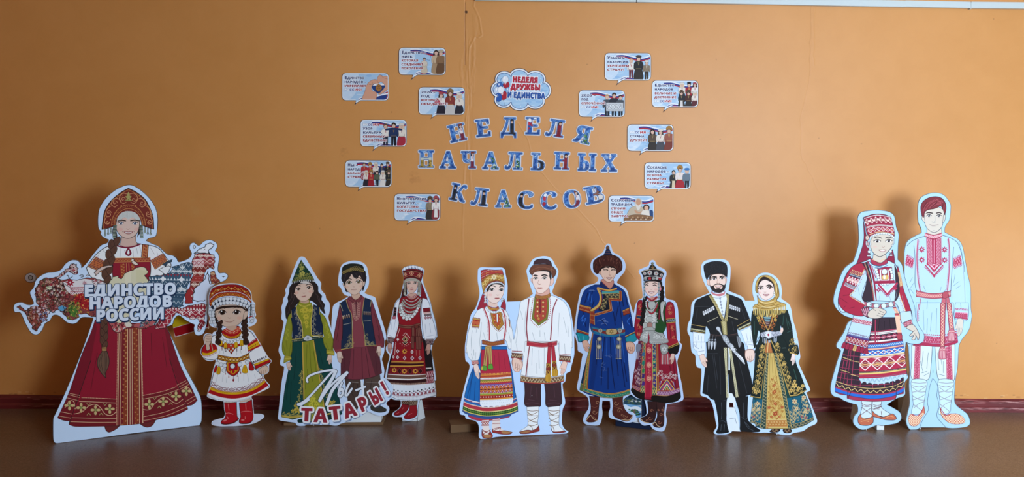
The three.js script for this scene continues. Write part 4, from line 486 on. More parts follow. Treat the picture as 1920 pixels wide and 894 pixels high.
// ---------------------------------------------------------------- prints: little girl with a flag
function drawGirl(d) {
  const RED = '#b0141c',YEL = '#e0ac18',SK = '#d8bda8',WH = '#f0f2f4';
  d.F('G2');d.e(452,762,285,62,'#d8e2f4','#c2cce0',0.5,-0.13);
  // legs and boots
  d.s('300 540* 425 545* 425 575* 305 570*',SK);d.s('470 540* 605 510* 600 550* 475 565*',SK);
  d.s('300 565* 360 570 438 560* 440 640 445 720 462 745 440 770 400 795 330 808 285 806 265 795 275 765 310 735 315 680 300 620','#b3141f',INK,0.9);d.s('468 570* 540 565 610 530* 615 620 625 720 612 770 580 795 520 802 475 795 468 765 485 720 475 640','#b3141f',INK,0.9);
  d.l(['345 580 355 650','310 690 350 680 400 695','540 575 545 640','490 670 550 660 610 670','330 720 345 740 320 760','535 720 535 750'],'#e88a86',0.9);d.l(['268 798 340 800 400 785 445 755','470 792 540 796 600 778'],'#5a0a10',1);d.e(308,765,22,9,'#e07a78',null,0,-0.3);d.e(508,760,20,8,'#e07a78');
  // dress
  d.F('G2');const dr = d.s('235 20* 225 90 190 200 160 330 120 450 118 490* 190 520 260 540 400 548 540 522 680 470 770 420 800 385* 770 340 720 260 640 180 600 90 580 10*',WH,INK,0.9);
  d.in(dr,()=>{
    d.band('150 395 260 440 400 460 540 440 660 390 770 310','120 455 250 500 400 520 560 495 690 440 800 370',RED);d.band('152 388 260 432 400 448 540 430 660 380 768 300','140 418 256 460 400 476 546 456 670 405 778 322',YEL,[['zig',60,'#7a5a10',0.4,0.1,0.4]]);
    d.l('148 382 260 426 400 442 540 424 660 374 766 295','#8a1420',1);
    d.band('165 320 260 380 400 400 540 372 640 325 740 250','155 375 260 420 400 436 540 418 655 370 760 292',null,[['x',8,'#6a1428',0.9,0.1,0.95],['dot',8,'#6a1428',0.7,-0.1,0.1],['zig',16,'#6a1428',0.6,0.55,1]]);
    d.l(['290 250 280 330','330 280 325 340','520 240 520 320','560 250 575 330','230 250 210 330','460 270 462 330','640 250 650 290'],'rgba(130,140,150,.7)',0.5);
  });
  d.band('112 470 190 510 270 532 400 542 540 515 680 460 800 390','122 500 190 530 270 552 400 556 540 534 690 474 806 404','#e8ecf0',[['bar',50,'#8b949c',0.35,0,1]]);d.beads('122 498 190 528 270 548 400 554 540 530 690 470 804 400',44,0.95,'#eef1f4','#7f8890',0.3);
  // sleeves,right arm of the sheet
  d.F('G1');d.s('560 600* 600 610 650 680 700 760 790 890* 640 900* 560 760*',WH,INK,0.9);d.F('G2');d.s('575 10* 590 80 640 150 662 192 745 160 825 108* 770 20 700 -90*',WH,INK,0.9);
  d.band('632 135 800 70','655 190 830 105',RED,[['fill',1,YEL,0,0,0.35],['line',1,'#5a1018',0.6,0.38]],INK,0.7);d.band('615 105 770 30','625 125 785 58',null,[['dot',7,'#2a2430',1.3]]);d.l('620 128 785 55','#3a1a20',0.7);
  d.s('690 190 760 150 790 170 798 215 760 245 720 248 690 225',SK,INK,0.7);d.l(['715 210 720 245','738 205 742 248','762 200 768 240'],'#6a4030',0.5);
  d.F('G1');d.band('560 775 690 695','570 825 710 760',YEL,[['fill',1,RED,0,-0.35,0.05],['fill',1,RED,0,0.8,1.1],['dot',7,'#3a2a10',0.8]],'#4a1018',0.5);d.teeth('560 750 680 670',9,1.6,'#8a1420',-1);d.band('555 745 675 672','560 770 685 695',null,[['x',7,RED,0.6]]);
  // sleeve with the stick
  d.s('180 650* 220 640* 240 880 150 920 60 890 38 840 60 780 95 745*',WH,INK,0.9);d.s('90 745 60 790 45 840 70 870 130 860 205 830 225 780 170 740',RED,INK,0.8);d.band('55 835 120 845 210 800','60 870 130 870 222 820',YEL);d.teeth('55 872 130 875 215 835',14,1.6,RED,1);
  // bodice
  d.F('G1');const bo = d.s('225 650* 200 720 225 800 238 900* 575 880* 560 800 560 690 540 600* 400 560 270 600*',WH,null);
  d.in(bo,()=>{ d.l(['300 800 295 850','480 790 490 850','440 820 440 870','540 780 545 850','250 800 250 860'],'rgba(130,140,150,.7)',0.5);});
  d.s('270 600* 285 640 340 680 400 685 460 665 495 610* 470 550 440 545 390 590 320 575',RED,INK,0.8);d.band('285 625 340 655 400 660 455 640 490 600','290 645 340 675 400 680 460 662 494 622',YEL,[['zig',26,'#7a1418',0.5]]);d.band('290 590 340 620 380 630','330 560 370 590 388 600','#c22a20',[['dot',6,'#f0e0c8',0.8],['line',1,'#f0d080',0.5,0.05,0.95]]);d.band('400 630 450 610 485 570','390 600 430 575 465 550','#c22a20',[['dot',6,'#f0e0c8',0.8],['line',1,'#f0d080',0.5,0.05,0.95]]);
  d.s('250 690* 290 740 400 765 510 720 540 680* 545 740 440 780 380 858* 330 790 240 760',RED,INK,0.6);d.g('335 740 420 740 420 800 378 850 335 800','#c03a20',INK,0.5);for (const [x,y] of [[375,762],[352,800],[400,795],[376,822]]) d.g([[x,y - 16],[x + 14,y],[x,y + 16],[x - 14,y]],'#d8dcc8','#7a1418',0.5);
  for (const [x,y] of [[262,720],[315,755],[432,745],[495,725]]) d.s([[x - 14,y - 20],[x + 14,y - 20],[x + 18,y + 35],[x - 16,y + 38]],YEL,'#6a5010',0.5);
  d.beads('262 680 300 705 350 718 400 715 450 695 500 660',7,2.9,'#e4e9ee','#5a626c',0.5);for (const [x,y] of [[275,760],[318,775],[440,770],[490,750]]) { d.ll([[x,y],[x + 2,y + 55]],'#3a2a20',0.6);for (let i = 0;i < 3;i++) d.e(x + 1,y + 18 + i * 16,5,6,i % 2 ? '#8a1420' : '#2a2430');}
  // belt and hangings
  d.F('G2');d.band('232 30 400 60 480 55 575 10','228 80 380 115 480 105 585 65','#c8921c',[['dia',9,'#6a1418',0.9,0.12,0.9],['diaF',9,'#e8d49a',0.9,0.38,0.66],['line',1,'#6a1418',0.7,0.04,0.96]],INK,0.7);
  d.s('325 115* 470 105* 468 210 402 265 328 215',RED,INK,0.8);d.g('340 118 458 110 456 200 402 245 342 208',null,YEL,1.4);d.g('365 118 432 114 430 175 365 180','#7a2418');d.e(394,157,27,27,'#e4e9ee','#4a525c',0.6);d.e(380,215,10,10,YEL,INK,0.4);d.e(425,212,10,10,YEL,INK,0.4);
  for (const [x,y,r] of [[225,128,24],[266,140,22],[306,150,22],[296,205,22],[475,136,25],[556,112,22]]) d.e(x,y,r,r,'#e0e6ec','#5a626c',0.6);
  d.s('232 160 215 235 250 245 260 180',YEL,'#6a5010',0.6);d.s('205 150 182 220 205 225 222 160',RED,INK,0.5);d.s('520 150 503 225 560 228 545 150',YEL,'#6a5010',0.6);d.s('590 105 578 195 625 205 632 180',RED,INK,0.5);d.l(['235 180 232 240','245 175 246 240','525 165 522 225','536 165 540 225'],'#8a6a10',0.5);
  for (const [x,y,e] of [[315,200,250],[352,235,285],[403,262,320],[447,235,275],[485,185,240]]) { d.ll([[x,y],[x,e]],'#4a1a20',0.6);d.e(x,e - 6,x === 403 ? 9 : 5,x === 403 ? 15 : 8,'#8a1424');}
  // head: coins,braids,face
  d.F('G1');d.s('190 330* 570 320* 560 470 520 540 480 480 240 480 215 560 190 460','#2c1a14');
  d.s('195 380 205 430 250 510 300 545 360 562 420 545 480 510 520 450 545 400 540 345 470 300 250 310 205 340',SK,INK,0.7);d.s('525 390 545 372 565 385 560 430 535 465 512 465',SK,INK,0.6);d.s('210 390 200 400 205 440 222 450',SK,INK,0.4);d.F('G1').s('330 545* 430 535* 440 560 390 595 330 575*','#cbaa94');
  d.s('195 385* 215 345 300 318 480 318 545 360 550 385* 500 345 440 335 300 345 225 365','#2c1a14');
  d.eye(280,392,76,56,'#3a2418',{ r: 0.56,lid: 1.3,lash: -1 });d.eye(438,390,76,52,'#3a2418',{ r: 0.56,lid: 1.3,lash: 1 });d.brow(['235 355 275 342 310 350','400 345 440 335 480 345'],'#4a3024',0.9);d.nose(358,450,34);d.l('305 485 340 498 375 498 412 480','#8a4a40',0.8);d.e(240,455,28,18,'rgba(226,140,120,.25)');d.e(470,452,28,18,'rgba(226,140,120,.25)');
  d.braid('252 490 245 560 240 640 235 690',8,11,'#3e261c','#140a08');d.braid('525 490 530 560 535 620 540 680',8,12.5,'#3e261c','#140a08');d.s('215 690 200 730 235 755 265 735 250 690','#352019',INK,0.5);d.s('520 680 515 740 545 755 578 735 560 685','#352019',INK,0.5);
  for (const q of ['150 300 145 380 150 450 165 520','185 340 175 420 190 500 205 545','620 300 625 370 620 440 600 510','590 330 600 400 605 460 620 500']) d.beads(q,6,3.2,'#d4dbe2','#59616b',0.5);
  d.beads('600 300 598 440',9,1.2,'#3a4a4a','#16181a',0.3);d.l('570 450 620 430',RED,1.4);
  const ha = d.s('130 290* 132 210 155 140 215 100 300 82 400 76 480 90 555 130 592 180 605 290* 560 250 470 215 370 205 270 215 190 255 150 320','#9a1a18',INK,0.8);
  d.in(ha,()=>{
    d.band('148 165 220 118 320 100 400 100 480 112 560 150 600 210','140 240 215 170 310 148 380 146 470 155 560 200 605 260','#8e1818',[['zig',14,'#d89a28',1,0.1,0.85],['zig',14,'#d89a28',0.7,0.85,0.3],['dot',7,'#e8d8b8',0.9,0.4,0.7]]);
    d.beads('140 250 215 185 310 160 380 158 470 166 555 208 600 262',40,0.9,'#eef0f2','#6a6e74',0.2);
    d.band('145 268 215 200 310 172 380 170 470 180 555 222 600 275','150 325 210 240 310 212 380 210 470 218 555 262 600 300','#b0521a',[['zig',18,'#8e1414',1,0.05,0.9],['zig',18,'#e8b038',0.8,0.3,1]]);
  });
  d.l('126 200 160 125 225 90 310 74 400 70 485 82 560 124 598 175','#e8ecf0',1.6);d.dash('126 205 160 130 225 96 310 80 400 76 485 88 560 130 598 180',50,'#9aa4b4',0.8,0.5);
  d.band('150 330 210 260 310 228 380 222 470 232 560 275 600 310','175 360 230 305 320 290 380 288 470 295 545 325 575 345','#1a2238');
  for (const [q,n] of [['165 310 215 268 300 245 380 240 465 250 560 292 595 315',11],['185 345 235 302 310 285 385 282 465 292 540 318 575 335',11]]) { const A = along(flat(pts(q),false));for (let i = 0;i < n;i++) { const p = A((i + 0.5) / n),k = 0.65 + 0.35 * Math.sin(Math.PI * (i + 0.5) / n);d.s([[p[0] - 19 * k,p[1] - 18],[p[0] + 19 * k,p[1] - 18],[p[0] + 19 * k,p[1] + 10],[p[0],p[1] + 23],[p[0] - 19 * k,p[1] + 10]],'#dfe5ec','#3a4658',0.5);} }
  // hand round the stick
  d.ll('122 560 172 815','#7a5a48',2.2);d.ll('122 560 172 815','#c8a488',1.3);
  d.s('100 640 140 632 165 645 160 690 150 730 135 755 140 800 105 815 95 760 78 720 80 670',SK,INK,0.7);d.l(['100 650 125 660 150 655','95 680 125 690 155 682','98 712 120 720 150 712'],'#6a4030',0.5);
}
function drawFlag(d) { d.F('G1');}
// ---------------------------------------------------------------- prints: woman with the map
function jag(str,amp,sub = 4) {                                // ragged coast line
  const p = pts(str),out = [];for (let i = 0;i < p.length;i++) { const a = p[i],b = p[(i + 1) % p.length];for (let k = 0;k < sub;k++) { const t = k / sub;out.push([a[0] + (b[0] - a[0]) * t + (k || 1) * (rnd() - 0.5) * amp,a[1] + (b[1] - a[1]) * t + (rnd() - 0.5) * amp]);} } return out;
}
function patch(d,str,fill,fn,lw = 0.8) { const P = d.g(str,fill);d.in(P,fn);d.ink(P,null,'#15100f',lw);return P;}
function flora(d,x0,y0,x1,y1,n,cols,r) { n = Math.round(n * 2.4);for (let i = 0;i < n;i++) { const x = x0 + rnd() * (x1 - x0),y = y0 + rnd() * (y1 - y0),c = cols[Math.floor(rnd() * cols.length)];if (rnd() < 0.5) d.flower(x,y,r * (0.35 + rnd() * 0.45),c,cols[0],5);else d.e(x,y,r * (0.2 + rnd() * 0.35),r * (0.12 + rnd() * 0.2),c,null,0,rnd() * 3);} for (let i = 0;i < n / 7;i++) { let x = x0 + rnd() * (x1 - x0),y = y0 + rnd() * (y1 - y0);const q = [];for (let k = 0;k < 6;k++) { q.push([x,y]);x += (rnd() - 0.5) * r * 3;y += (rnd() - 0.3) * r * 2.4;} d.ll(q,'#1a1312',0.45);} }
function knit(d,x0,y0,x1,y1,rows,slope,cols) {            // rows of folk knitting: diamonds,zigzags,dots
  const h = (y1 - y0) / rows.length;rows.forEach((k,i)=>{ const a = y0 + i * h,T = [[x0,a],[x1,a + slope]],B = [[x0,a + h],[x1,a + h + slope]],n = Math.round((x1 - x0) / h);d.band(T,B,k[1],k[0] === 'D' ? [['dia',n,cols[0],0.8,0.06,0.94],['diaF',n,cols[0],0.6,0.28,0.72],['dot',n,k[1],0.45]] : k[0] === 'Z' ? [['zig',n * 3,cols[0],0.7,0.2,0.8]] : k[0] === 'O' ? [['dot',n * 2,cols[0],0.55],['line',1,cols[0],0.4,0.06,0.94]] : k[0] === 'X' ? [['x',n,cols[0],0.9,0.1,0.9]] : k[0] === 'T' ? [['tri',n * 2,cols[1] || cols[0],0.6,0,0.45],['tru',n * 2,cols[0],0.6,0.55,1]] : []);});
}
function drawLady(d) {
  const RED = '#8e1029',DK = '#74151f',GOLD = '#d9a45c',CR = '#e8c79c';
  // skirt
  d.F('Le');
  d.s('395 735* 405 768 425 783 450 775 480 758 500 738*','#6e2424',INK,0.8);d.s('640 722* 670 742 700 748 730 735 752 700*','#6e2424',INK,0.8);
  const sk = d.s('330 0* 300 90 230 260 150 500 68 682* 110 700 152 704* 148 728* 190 742 300 742 450 738 650 722 780 690 900 660 976 622* 970 598* 1010 590 1042 560* 1000 470 930 330 870 160 832 40*',RED,INK,1.1);
  d.in(sk,()=>{
    d.g('330 0 300 90 230 260 68 682 152 704 215 530 300 280 340 60','#780f22');d.g('832 40 870 160 930 330 1042 560 976 605 910 440 850 270 815 60','#780f22');
    d.band('150 510 225 530','60 690 152 706',DK,[['line',1,CR,0.7,0.06,0.18],['line',1,CR,0.7,0.72,0.88],['wave',3,CR,0.5,0.76,0.84]]);
    d.band('232 540 320 542 477 552','140 742 300 746 478 744',DK,[['line',1,CR,0.8,0.14],['line',1,CR,0.8,0.7,0.84],['wave',9,GOLD,0.5,0.74,0.8]]);
    d.band('664 528 800 500 902 465','668 726 830 690 980 625',DK,[['line',1,CR,0.8,0.12],['line',1,CR,0.8,0.74,0.88],['wave',9,GOLD,0.5,0.78,0.85]]);
    d.band('902 455 968 420','980 606 1046 565',DK,[['line',1,CR,0.7,0.1,0.2],['line',1,CR,0.7,0.75,0.88]]);
    d.dash('155 512 225 528',9,CR,0.9,0.5).dash('236 542 320 544 476 551',24,CR,0.9,0.5).dash('664 526 800 498 900 464',24,CR,0.9,0.5).dash('902 454 966 421',8,CR,0.9,0.5);
    d.l(['185 655 240 640 285 600 330 588 365 610 400 655 440 665 478 640','668 625 710 625 745 585 790 545 830 540 870 570 905 580 945 550','120 610 150 565 180 570 190 620','935 500 965 468 990 480 1005 510'],CR,1);
    for (const [x,y] of [[232,612],[332,628],[432,620],[708,588],[805,568],[895,532],[150,596],[967,495]]) { d.flower(x,y,34,'#cdb27c','#7f8f4a',4,'#5a3a20');}
    for (const [x,y,u] of [[283,590,1],[285,655,-1],[398,590,1],[372,655,-1],[745,548,1],[778,606,-1],[852,520,1],[858,582,-1]]) d.ll([[x - 12,y - 8 * u],[x,y + 6 * u],[x + 12,y - 8 * u]],'#a8a468',1);
    d.l(['300 280 215 530 148 728','850 270 905 445 976 612','285 90 250 180','400 120 390 300'],INK,0.9);d.l(['345 230 300 480','800 120 830 330','720 90 725 250'],'rgba(70,6,20,.8)',0.7);
    // central panel
    d.g('488 60 650 45 668 725 480 742','#7a1d22');
    for (const [a,b,c,e] of [[497,487,60,740],[512,503,60,740],[557,556,60,735],[573,574,60,735],[588,590,60,733],[636,640,50,727],[648,662,50,725]]) d.ll([[a,c],[b,e]],CR,1);
    d.band('538 60 524 738','550 60 552 735','#8c3a20',[['vine',17,GOLD,0.7,-0.6,1.1]]);d.band('596 55 604 732','624 52 634 728','#8c3a20',[['vine',17,GOLD,0.7,-0.1,1.1]]);
    d.dash('487 80 478 740',60,CR,0.8,0.5).dash('652 60 668 722',60,CR,0.8,0.5);
  });
  // blouse
  d.F('Lb');
  const bl = d.s('300 525* 250 540 180 548 110 595 60 650 10 725* 40 790 120 850 240 860* 500 860* 590 790 640 790 690 740 720 700 680 640 620 565 560 540 480 528 420 515* 360 545','#eef1f2',INK,1.1);
  d.in(bl,()=>{
    d.band('85 632 200 690','20 715 150 770','#7c3030',[['fill',1,'#c06a38',0,0.28,0.72],['vine',5,'#5e2020',0.7,0.3,0.7],['line',1,GOLD,0.9,0.08,0.92],['line',1,GOLD,0.6,0.2,0.8]]);
    d.band('545 665 655 605','585 740 690 668','#7c3030',[['fill',1,'#c06a38',0,0.28,0.72],['vine',5,'#5e2020',0.7,0.3,0.7],['line',1,GOLD,0.9,0.08,0.92],['line',1,GOLD,0.6,0.2,0.8]]);
    d.teeth('85 632 200 690',11,1.6,'#8c2a30',-1).teeth('545 665 655 605',11,1.6,'#8c2a30',-1);
    d.l(['150 580 175 600','545 555 580 610','300 560 290 640','330 575 335 610','400 575 405 640','430 560 440 610','455 545 470 600','120 600 100 640','600 590 610 620'],'rgba(120,110,115,.7)',0.5);
  });
  d.s('235 650* 540 642* 548 700 545 780 520 840 240 845* 225 740',RED,INK,1);
  d.band('222 642 545 638','225 678 545 672','#9a3a22',[['vine',13,GOLD,0.6,0.15,0.85],['line',1,GOLD,0.8,0.02,0.98]]);
  d.g('480 528* 530 532* 522 638* 470 636*','#9a3a22',INK,0.8);d.band('486 532 478 634','524 536 516 634',null,[['vine',4,GOLD,0.7,0.2,0.8],['line',1,GOLD,0.7,0.06,0.94]]);
  d.band('290 690 300 820','330 690 340 820','#9a3a22',[['vine',5,GOLD,0.7,0.1,0.9]]);d.band('385 690 390 760','410 690 415 760','#9a3a22',[['vine',3,GOLD,0.7,0,1]]);d.ll('345 688 350 820',GOLD,0.9).ll('365 688 370 820',GOLD,0.9);
  // neck,collar
  d.s('305 455* 300 500 285 530* 330 550 370 552 420 540 440 525* 425 500 425 450*','#d3b3a4',INK,0.7);
  d.l('270 540 320 552 370 552 425 540 460 525','#7c1230',2.6);d.s('362 552 345 575 335 605 350 622 365 626 380 618 388 600 378 575','#7c1230');d.s('362 572 352 592 352 606 362 612 370 604 370 590','#eef1f2');
  // head
  const face = d.s('262 330 258 390 275 430 310 465 355 478 395 468 430 440 450 395 455 330 440 260 362 240 280 262','#dcc0b2',INK,0.9);
  d.in(d.path('262 330 258 390 275 430 310 465 355 478 395 468 430 440 450 395 455 330 440 260 362 240 280 262',false,true),()=>{ d.e(290,402,26,14,'rgba(226,150,140,.35)');d.e(432,402,24,14,'rgba(226,150,140,.35)');});
  d.eye(298,350,44,26,'#6c7a94',{ lid: 1,lash: -1 });d.eye(417,350,44,26,'#6c7a94',{ lid: 1,lash: 1 });
  d.s('270 330 300 320 338 326 340 334 300 330 275 336','#3a2a24');d.s('378 326 415 320 452 326 448 334 415 329 380 334','#3a2a24');
  d.nose(358,398,26);d.smile(362,428,76,28,'#9c4e50');d.l('318 416 310 424','#6a3a34',0.5).l('406 416 412 424','#6a3a34',0.5);
  d.s('238 372* 258 372* 262 420 268 470 246 500 232 470 228 410','#2f211c');d.s('455 360* 475 368* 478 400 455 440 435 470*','#2f211c');
  // kokoshnik
  const ko = d.s('362 58* 300 92 215 165 165 245 148 330 140 402* 190 392 252 368* 262 318 300 278 362 264 425 278 462 318 474 366* 530 388 574 400* 568 300 540 220 500 150 430 92','#762417',INK,1.3);
  d.in(ko,()=>{
    d.l('362 70 300 105 225 172 175 250 160 330 152 398','#b8763c',1).l('362 70 430 105 495 165 535 230 556 310 562 394','#b8763c',1);
    const arc = (r,q)=>Array.from({ length: 15 },(_,i)=>{ const t = Math.PI * (i / 14);return [362 - Math.cos(t) * r,368 - Math.sin(t) * (r + q)];});
    d.ll(arc(142,30),'#c88a4c',1);d.ll(arc(122,18),'#c88a4c',0.9);d.ll(arc(106,6),'#a8623c',4);d.beads(arc(132,24),30,0.55,'#c88a4c');d.beads(arc(106,6),12,0.9,'#762417');d.ll(arc(98,0),'#c88a4c',0.8);
    for (const s of [-1,1]) { const X = (x)=>362 + s * x,q = (a)=>a.map(([x,y])=>[X(x),y]);
      d.l([q([[0,110],[45,100],[75,130],[70,165],[45,185],[20,175]]),q([[60,165],[100,140],[135,160],[140,195],[115,215],[95,200]]),q([[140,205],[175,225],[190,265],[180,295],[155,290],[150,270]]),q([[185,300],[200,330],[190,355],[165,355],[160,338]])],'#d49a6a',1);
      d.curl(X(115),180,22,s,'#d49a6a',0.9).curl(X(165),262,20,s,'#d49a6a',0.9).curl(X(175),340,16,-s,'#d49a6a',0.9).curl(X(45),150,20,s,'#d49a6a',0.9);
      for (const [x,y] of [[95,115],[160,210],[60,205],[200,290],[150,320]]) d.g([[X(x),y - 8],[X(x + 7),y],[X(x),y + 8],[X(x - 7),y]],'#c88a4c');
      d.beads([q([[40,110],[65,135],[70,160]])][0],6,0.5,'#c88a4c');
    }
    d.flower(362,135,26,'#a7a05c','#8a8a48',5);d.s('362 88 350 118 362 150 374 118','#a7a05c');d.e(362,160,34,5,'#8f8a4c');
  });
  // pearl net and pendants
  const net = d.s('265 322 290 275 330 252 362 248 400 254 435 275 460 320 430 322 395 300 362 318 330 300 295 322','#8d9088');
  d.in(net,()=>{ for (let i = 0;i < 10;i++) d.band([[255,250 + i * 9],[470,250 + i * 9]],[[255,259 + i * 9],[470,259 + i * 9]],null,[['x',15,'#e6ebe8',0.6,0,1],['dot',15,'#f3f5f4',0.42]]);});
  for (const [x,y,n] of [[166,400,5],[192,398,4],[216,388,4],[500,385,4],[524,395,4],[547,402,4]]) { for (let i = 0;i < n;i++) d.e(x,y + i * 10,5,5,'#a9b7a6','#2a2c28',0.4);d.e(x,y + n * 10,8,8,'#9fb0a4','#2a2c28',0.5);}
  for (const x of [240,250,260,458,468,478]) for (let i = 0;i < 11;i++) d.e(x + (x < 362 ? -i * 0.5 : i * 0.4),372 + i * 10,4.6,4.6,i % 3 ? '#b4c0b2' : '#6f9a86','#2a2c28',0.35);
  // braid
  d.F('Lb').braid('255 480 225 560 205 650 190 720 180 780 168 850',9,19,'#5c3a2a','#2a1812');
  d.F('Le').s('368 10* 415 10* 418 100 405 190* 375 190* 362 100','#4a2c20');d.braid('392 -10 392 60 392 120 388 190',7,15,'#5c3a2a','#2a1812');
  d.band('375 190 410 186','377 218 410 216','#a8804e',[['line',1,'#5a3a20',0.6,0.35,0.65]],INK,0.6);
  d.s('380 218* 352 260 345 310 360 350 385 385 405 403* 402 370 420 330 428 280 412 218*','#6b4e3c',INK,0.9);d.l(['385 225 372 290 385 370','398 222 400 300 398 380','405 222 412 280 404 350','375 240 358 300 372 350'],'#33221a',0.6);
  // the map
  d.F('Lc');
  const WR = ['#6e1420','#e9e2dc','#b03040','#d8c4a8','#3a1a1c'],MX = ['#7a2418','#b08a6a','#d6b8ac','#5a5a3a','#8a3434','#2a1614','#c8949a'];
  patch(d,jag('60 600 80 592 105 620 120 640 160 615 185 600 240 600 310 605 330 640 300 700 310 715 260 735 240 770 215 805 185 790 170 750 135 690 118 645 70 625',9),'#8d4434',()=>{ flora(d,110,600,240,810,60,MX,16);flora(d,180,600,330,660,30,['#d8ccd8','#7a3a4a','#e8e0e4'],15);flora(d,230,650,320,730,22,['#b8c4e2','#5a6aa0','#e8e0e4'],13);});
  patch(d,jag('245 410 250 380 300 360 350 365 400 350 420 380 470 370 560 380 620 360 690 360 760 380 800 410 880 380 900 420 880 540 760 690 690 690 640 660 570 665 560 700 520 715 470 700 440 650 400 630 350 650 310 620 240 600 215 560 205 500 215 440',9),'#8a3f3c',()=>{
    flora(d,205,370,470,660,170,MX,19);flora(d,340,400,520,520,60,WR,17);
    d.g('440 400 520 370 620 370 700 380 800 400 830 440 690 480 620 500 520 510 470 470','#e4dfe0');d.star(498,400,40,'#a01f34',8,0.5);d.star(498,400,12,'#e4dfe0',4,0.4);d.star(620,405,22,'#b88890',8,0.5);
    for (let i = 0;i < 5;i++) d.band([[500,440 + i * 15],[640,436 + i * 15]],[[500,452 + i * 15],[640,448 + i * 15]],null,[[i % 2 ? 'zig' : 'x',14,'#a83a48',0.7]]);
    flora(d,690,370,830,430,26,['#8a2a3a','#e9e2dc','#b86a70'],13);
    d.g('520 570 550 500 600 490 660 520 660 640 600 620','#a2141e');flora(d,530,500,660,640,26,['#d88a3a','#c83a28','#e6b060','#7a0c14'],15);
    d.g('480 620 500 580 545 600 570 640 540 690 500 680','#4f7a2c');flora(d,470,560,580,710,34,['#6f9a3a','#c8a84a','#2f5a24','#d8c070'],14);
    d.g('395 610 430 590 470 610 440 640 410 640','#5aa0c8');flora(d,300,430,370,470,10,['#cfd8a8','#e8e4d0'],14);flora(d,560,640,700,700,14,['#8a3a60','#c8b040','#d86a50'],12);
    d.ll(jag('420 380 400 450 430 520 520 540 560 500',10),'#17100f',0.7).ll(jag('470 690 440 600 480 560 520 570',10),'#17100f',0.7).ll(jag('250 430 330 470 400 450',12),'#17100f',0.6).ll(jag('600 490 640 440 800 430',8),'#17100f',0.6);
  });
  patch(d,jag('375 365 410 330 450 300 490 275 500 250 530 240 552 252 560 290 555 330 530 335 500 310 470 315 440 340 400 370',7),'#c8a4a4',()=>flora(d,370,240,560,370,44,WR,15));
  d.l(['470 345 480 340 490 362 510 358 520 345','575 345 600 335 610 350 590 355','640 340 645 345','700 320 740 300 780 270 860 262'],'#15100f',1);d.e(645,342,9,6,'#e8e4e0','#15100f',0.8);
  d.F('Lb');d.g(jag('80 760 95 745 130 720 180 705 230 703 225 712 175 725 135 745 110 770 85 790',5),'#d8c0b4','#15100f',0.8);d.g(jag('385 645 405 648 412 670 430 680 448 695 425 705 400 690 382 665',4),'#e8d8c8','#15100f',0.8);
  // centre of the map: plain cream land,blue knitted land
  d.F('Ld');
  patch(d,jag('-60 420 -40 380 0 370 30 400 60 350 110 330 150 310 190 295 230 310 245 345 215 365 250 400 240 560 120 700 80 780 -20 760 -120 640 -110 460',8),'#d9d4b4',()=>{ d.g('60 350 110 330 110 600 80 600','#e2dcc0');d.g('150 320 245 330 240 420 150 420','#d4cfa8');});
  patch(d,jag('250 380 330 370 420 350 440 300 500 280 560 262 600 270 605 330 590 400 560 460 550 520 520 560 530 610 470 630 400 620 300 560 240 480',7),'#2e4d66',()=>{ knit(d,220,250,620,650,[['Z','#2e4d66'],['D','#35586f'],['T','#35586f'],['Z','#2e4d66'],['D','#35586f'],['O','#2e4d66'],['Z','#35586f'],['D','#2e4d66']],12,['#d5dde0','#8c2a3c']);d.star(520,305,22,'#d5dde0',4,0.5);d.star(512,400,26,'#e6eaec',4,0.6);d.star(512,470,22,'#d5dde0',4,0.5);d.star(365,395,26,'#e6eaec',4,0.6);});
  patch(d,jag('600 240 620 200 660 190 720 190 775 205 780 250 770 320 740 300 710 320 690 380 690 440 640 460 610 500 600 590 540 590 545 520 580 450 600 330',7),'#9a2222',()=>{ knit(d,590,185,790,600,[['D','#8e1c2a'],['X','#a04448'],['Z','#7a2018'],['D','#8a2418'],['O','#a02a24'],['D','#7a2a1c'],['Z','#a01c28'],['D','#8e1c2a'],['O','#a01c28']],4,['#e2cfc0','#d8a060']);d.g('610 240 690 230 690 300 600 300','rgba(240,230,228,.75)');d.band('600 250 700 240','600 290 700 280',null,[['dia',3,'#a83a48',1]]);});
  patch(d,jag('745 340 775 330 790 380 815 410 825 440 770 455 750 430 745 390',5),'#7a241c',()=>knit(d,740,330,830,460,[['D','#7a241c'],['Z','#8a3424'],['D','#6a1c18']],2,['#d8b080','#b86a40']));
  patch(d,jag('380 640 440 620 520 630 560 610 620 600 690 590 710 610 700 680 690 720 700 760 670 800 645 815 640 780 660 740 640 710 600 720 560 700 510 680 470 660 450 690 430 740 380 790 300 795 310 760 350 700',7),'#8e1826',()=>{ knit(d,290,590,720,820,[['T','#8e1826'],['X','#9c2030'],['D','#8e1826'],['Z','#7a1420'],['D','#9c2030']],8,['#e6d8d4','#d8c8c0']);for (const [x,y] of [[520,665],[580,665],[655,655]]) d.ll([[x - 14,y - 12],[x,y],[x + 14,y - 12]],'#e8dcdc',1.8).ll([[x,y],[x,y + 20]],'#e8dcdc',1.8);d.band('330 780 430 680','390 800 460 730','#a02838',[['x',3,'#ecdcdc',1]]);});
  patch(d,jag('-70 740 -20 735 30 750 60 720 90 700 120 760 180 745 240 720 300 690 340 690 300 760 230 790 180 790 120 775 60 790 20 830 -30 810',7),'#b45a5a',()=>{ flora(d,-70,690,130,840,50,WR,16);flora(d,180,690,340,800,30,['#4f6a4a','#a8b8c0','#7a2a34','#3a5a7a'],16);d.g('60 730 130 720 110 780 70 780','#dcd6c4');});
